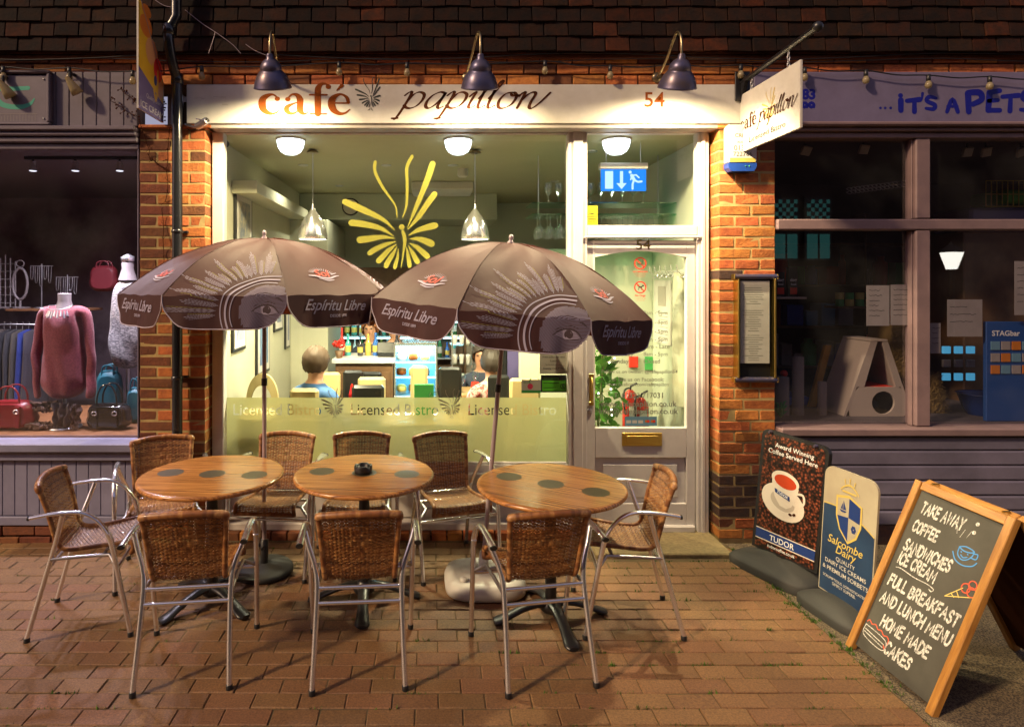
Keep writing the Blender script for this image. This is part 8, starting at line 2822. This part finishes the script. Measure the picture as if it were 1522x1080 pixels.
o = solo(mb, 'hay', 'hay', 'loose hay and a bale behind the cat house', 'hay'); o['kind'] = 'stuff'
# taped papers
def paper(px0, px1, py0, py1, y, mat, lab, lines=6, name='notice', seed=0):
    a, b = P(px0, py1, y), P(px1, py0, y)
    t = T(name, lab, 'notice', ((a.x + b.x) / 2, y, a.z))
    MB().box(a.x, b.x, y, y + .002, a.z, b.z).build('sheet', mat, t)
    rr = random.Random(seed); ls_ = []
    for k in range(lines):
        z = b.z - (k + 1) * (b.z - a.z) / (lines + 2); x = a.x + .02; 
        pts = []
        L2 = (b.x - a.x) * rr.uniform(.45, .85)
        m_ = int(L2 / .008)
        pts = [(x + .008 * q, z + rr.uniform(-.004, .004)) for q in range(m_)]
        if len(pts) > 2: ls_.append(stroke(pts, .0038, smooth=False))
    decal('handwriting', ls_, lambda p, q, l: Vector((p, y - .0004, q)), 'black_text', t)
    return t
paper(1288, 1322, 424, 484, .06, 'paper_dim', 'handwritten paper notice taped in the pet shop window, left of the pair', seed=1)
paper(1324, 1359, 423, 483, .06, 'paper_dim', 'handwritten paper notice taped in the pet shop window, right of the pair', seed=2)
paper(1408, 1460, 445, 500, .10, 'paper_dim', 'pale notice in the pet shop window below the lantern reflection', lines=3, seed=3)
paper(1508, 1530, 388, 468, .06, 'paper_dim', 'white notice at the right edge of the pet shop window', seed=4)
paper(1382, 1398, 480, 525, .06, 'paper_dim', 'small grey notice right beside the mullion', lines=4, seed=6)
# blue rack poster
a, b = P(1466, 588, .12), P(1560, 478, .12)
t = T('product_display', 'blue cardboard display with tag pictures in the pet shop window', 'display', ((a.x + b.x) / 2, .12, zp))
boxpart('backing_card', a.x, b.x, .12, .15, zp + .001, b.z, 'blue_poster', t)
decal('display_lettering', [shift2(text_w('STAGbar', .20, 'LEFT', bold=.02), a.x + .04, b.z - .10)], lambda p, q, l: Vector((p, .1194 - l, q)), 'white_text', t)
for r_ in range(3):
    for c_ in range(5):
        boxpart('picture_card', a.x + .03 + c_ * .075, a.x + .09 + c_ * .075, .112, .1195, b.z - .20 - r_ * .085, b.z - .14 - r_ * .085, ('card_blue', 'paper_dim', 'orange')[(r_ + c_) % 3], t, ch=0)
for r_ in range(3):  # small cards put in where lit things reflect in the pane
    for c_ in range(3):
        p = P(1408 + c_ * 18, 520 + r_ * 20, .5)
        solo(MB().box(p.x - .03, p.x + .03, .5, .52, p.z - .028, p.z + .028, ch=.003), 'reflection_card', ('card_reflection_glow', 'paper_dim')[r_ % 2], 'card standing for lit reflections, left of the blue display, row %s, column %s' % (ORD[r_], ORD[c_]), 'packet', 'cards for lit reflections by the blue display')
# blue tub
t = T('pet_bath', 'dark blue plastic tub in the pet shop window', 'tub', (P(1470, 0, .35).x, .35, zp))
cx = P(1472, 0, .35).x
mb = MB(); vs = []; n = 30
lv = [(.14, zp + .001), (.17, zp + .06), (.20, zp + .155), (.212, zp + .16), (.19, zp + .15), (.15, zp + .02)]
for r_, z in lv:
    for k in range(n):
        q = 2 * pi * k / n; vs.append((cx + r_ * 1.05 * cos(q), .36 + r_ * .8 * sin(q), z))
mb.add(vs, [(i * n + k, i * n + (k + 1) % n, (i + 1) * n + (k + 1) % n, (i + 1) * n + k) for i in range(len(lv) - 1) for k in range(n)], smooth=True)
mb.add(vs[-n:], [tuple(range(n))]); mb.build('tub', 'tub_blue', t)
# shelf with packets on the left
zsx = P(0, 441, .5).z
solo(MB().box(P(1140, 0, .5).x, P(1190, 0, .5).x, .42, .62, zsx - .015, zsx, ch=.002), 'wall_shelf', 'cat_house', 'small pale shelf holding two food packets in the pet shop', 'shelf')
for i, px in enumerate((1158, 1177)):
    p = P(px, 441, .5)
    t = T('food_packet', ('dark pet food packet at the left on the pale shelf', 'taller dark pet food packet at the right on the pale shelf')[i], 'packet', (p.x, .5, zsx))
    hh = .19 + .04 * i
    MB().prism([(-.035, 0), (.035, 0), (.038, hh * .5), (.030, hh * .92), (.036, hh), (-.036, hh), (-.030, hh * .92), (-.038, hh * .5)], lambda a, b, tt: Vector((p.x + a, tt, zsx + .001 + b)), .48, .52).build('bag', 'black_plastic', t)
    MB().box(p.x - .026, p.x + .026, .476, .479, zsx + .02, zsx + .07).build('print', 'red_sign', t)
    decal('packet_lettering', [shift2(text_w('dog', .05, 'CENTER', bold=.02), p.x, zsx + .12), shift2(text_w('food', .04, 'CENTER', bold=.02), p.x, zsx + .09)], lambda q, w, l: Vector((q, .4785 - l, w)), 'white_text', t)
# tins on a back shelf
zk = P(0, 458 + 10, 1.4).z
solo(MB().box(P(1240, 0, 1.4).x, P(1345, 0, 1.4).x, 1.35, 1.55, P(0, 455, 1.4).z - .02, P(0, 455, 1.4).z), 'wall_shelf', 'room_wood', 'dark back shelf with rows of tins in the pet shop', 'shelf')
for r_ in range(2):
    for k in range(5):
        p = P(1250 + k * 15, 455, 1.4)
        solo(MB().lathe([(.035, 0), (.035, .062), (0, .062)], 14, (p.x, 1.42, P(0, 455, 1.4).z + .0005 + r_ * .063)), 'food_tin', ('green_mid', 'gold_paint')[(k + r_) % 2], '%s pet food tin from the left, %s row of the back shelf' % (ORD[k], ('lower', 'upper')[r_]), 'tin', 'tins on the back shelf')
# green pet carrier on a high stack at the right
p = P(1505, 285, .8)
t = T('pet_carrier', 'green wire fronted pet carrier high at the right of the pet shop', 'pet carrier', (p.x, .9, p.z - .1))
M('crate_green', (.06, .30, .01), rough=.5)
boxpart('crate_tray', p.x - .06, p.x + .32, .8, 1.15, p.z - .09, p.z + .02, 'crate_green', t, ch=.02)
mb = MB()
for k in range(12):
    x = p.x - .22 + k * .045; mb.tube([(x, .8, p.z - .12), (x, .8, p.z + .09)], .004, 5)
for z in (p.z - .12, p.z - .02, p.z + .09): mb.tube([(p.x - .22, .8, z), (p.x + .32, .8, z)], .004, 5)
mb.build('wire_front', 'gold_paint', t)
solo(MB().box(p.x - .30, p.x + .4, .85, 1.25, p.z - .32, p.z - .125, ch=.02), 'pet_bed', 'dusk_blue', 'dark pet bed stacked under the green carrier', 'pet bed')
solo(MB().box(p.x - .35, p.x + .45, .86, 1.30, -.049, p.z - .322, ch=.01), 'shelf_unit', 'room_wood', 'tall dark shelf unit under the pet bed and carrier', 'shelf unit')
# hanging lattice ornament
mb = MB()
for k in range(16):
    for j in range(2):
        c_ = P(1262 + k * 6.2, 281 - k * .8 + j * 5, .35)
        mb.tube([(c_.x + .022 * cos(q), .35, c_.z + .010 * sin(q) + .004 * sin(2 * q)) for q in [2 * pi * m_ / 8 for m_ in range(8)]], .0022, 5, closed=True)
solo(mb, 'chain_garland', 'paper_dim', 'pale looped chain garland hanging inside the upper pet shop pane', 'garland')
# red glows and toys low on the left
for px, py, lab in ((1165, 555, 'red toy ring on the upper left of the pet shop platform'), (1163, 575, 'red ball toy by the wide grey post')):
    p = P(px, py, .55); 
    solo(MB().ball((p.x, .55, zp + .0 + (p.z - zp if p.z > zp else .03)), .028, 12, 8), 'toy_ball', 'red_sign', lab, 'toy')
solo(MB().box(P(1153, 0, .7).x, P(1205, 0, .7).x, .7, 1.0, zp + .001, P(0, 590, .7).z, ch=.01), 'product_box', 'blue_plastic', 'blue product box behind the scratching posts', 'box')
p = P(1160, 600, .25)
mb = MB()
for k in range(14):
    a = k * .9; mb.tube([(p.x, .25, zp + .002), (p.x + .03 * cos(a), .25 + .02 * sin(a), zp + .04 + .006 * k), (p.x + .05 * cos(a), .25 + .03 * sin(a), zp + .05 + .006 * k)], [.003, .008, .002], 5)
solo(mb, 'plastic_plant', 'green_mid', 'small green aquarium plant at the left corner of the pet shop window', 'plant')

# stocked shelving along the back of the pet shop
t = T('stock_shelving', 'dark shelving of stock along the back wall of the pet shop', 'shelving', (4.8, 2.2, -.049))
for z in (.95, 1.36, 1.78, 2.2): boxpart('shelf', 3.3, 6.6, 2.0, 2.38, z - .02, z, 'room_wood', t)
for x in (3.28, 4.4, 5.5, 6.6): boxpart('shelf_upright', x, x + .02, 1.99, 2.385, -.049, 2.5, 'room_wood', t)
rr = random.Random(8)
for si, z in enumerate((.95, 1.36, 1.78)):
    x = 3.36; k = 0
    while x < 6.5 and k < 21:
        w = rr.uniform(.07, .17); h_ = rr.uniform(.12, .33); kd = rr.random()
        mt = rr.choice(('paper_dim', 'green_mid', 'brown_text', 'blue_plastic', 'gold_paint', 'red_sign', 'carpet_post', 'card_blue'))
        if any(abs(x + w / 2 - u) < w / 2 + .03 for u in (4.41, 5.51)): x += .06; continue
        if kd < .55: mb = MB().box(x, x + w, 2.05, 2.25, z + .001, z + h_, ch=.006)
        else: mb = MB().lathe([(w * .42, z + .001), (w * .45, z + h_ * .75), (w * .25, z + h_ * .85), (w * .25, z + h_), (0, z + h_)], 12, (x + w / 2, 2.14, 0))
        solo(mb, 'stock_box' if kd < .55 else 'stock_tub', mt, '%s item from left on the %s stock shelf of the pet shop' % (ORD[k], ('lowest', 'middle', 'upper')[si]), 'box' if kd < .55 else 'tub', 'stock at the back of the pet shop')
        x += w + rr.uniform(.01, .05); k += 1
# glasses laid on the café tables
gl_ = MB().lathe([(.032, 0), (.004, .004), (.004, .075), (.030, .105), (.036, .15), (.028, .185)], 14, cap=1).mesh('wine_glass', 'clear_glass')
for x, y, w_ in ((-.20, .36, 'left of the green menu card'), (.20, .38, 'right of the green menu card'), (-.85, .80, 'before the man in blue'), (.30, 1.62, 'by the red candle'), (.44, 1.80, 'farther back by the red candle')):
    o = bpy.data.objects.new('wine_glass', gl_); COL.objects.link(o); o.location = (x, y, .7555)
    o['label'] = 'empty wine glass on a dining table, ' + w_; o['category'] = 'glass'; o['group'] = 'glasses on the dining tables'
# coat of small posters on the café's pale partition and a wall clock
ck2 = T('wall_clock', 'round wall clock high on the pale rear bulkhead of the café', 'clock', (-.95, 3.09, 2.70))
MB().lathe([(.10, 0), (.105, .01), (.10, .02)], 28, (-.95, 3.098, 2.70), mat=Matrix.Rotation(pi / 2, 3, 'X')).build('case', 'black_plastic', ck2)
MB().lathe([(.088, 0), (.088, .002)], 28, (-.95, 3.0775, 2.70), mat=Matrix.Rotation(pi / 2, 3, 'X')).build('dial', 'paper', ck2)
decal('clock_hands', [stroke([(0, 0), (.035, .04)], .008), stroke([(0, 0), (-.05, .045)], .005)], on_wall(-.95, 2.70, 3.0745), 'black_text', ck2)
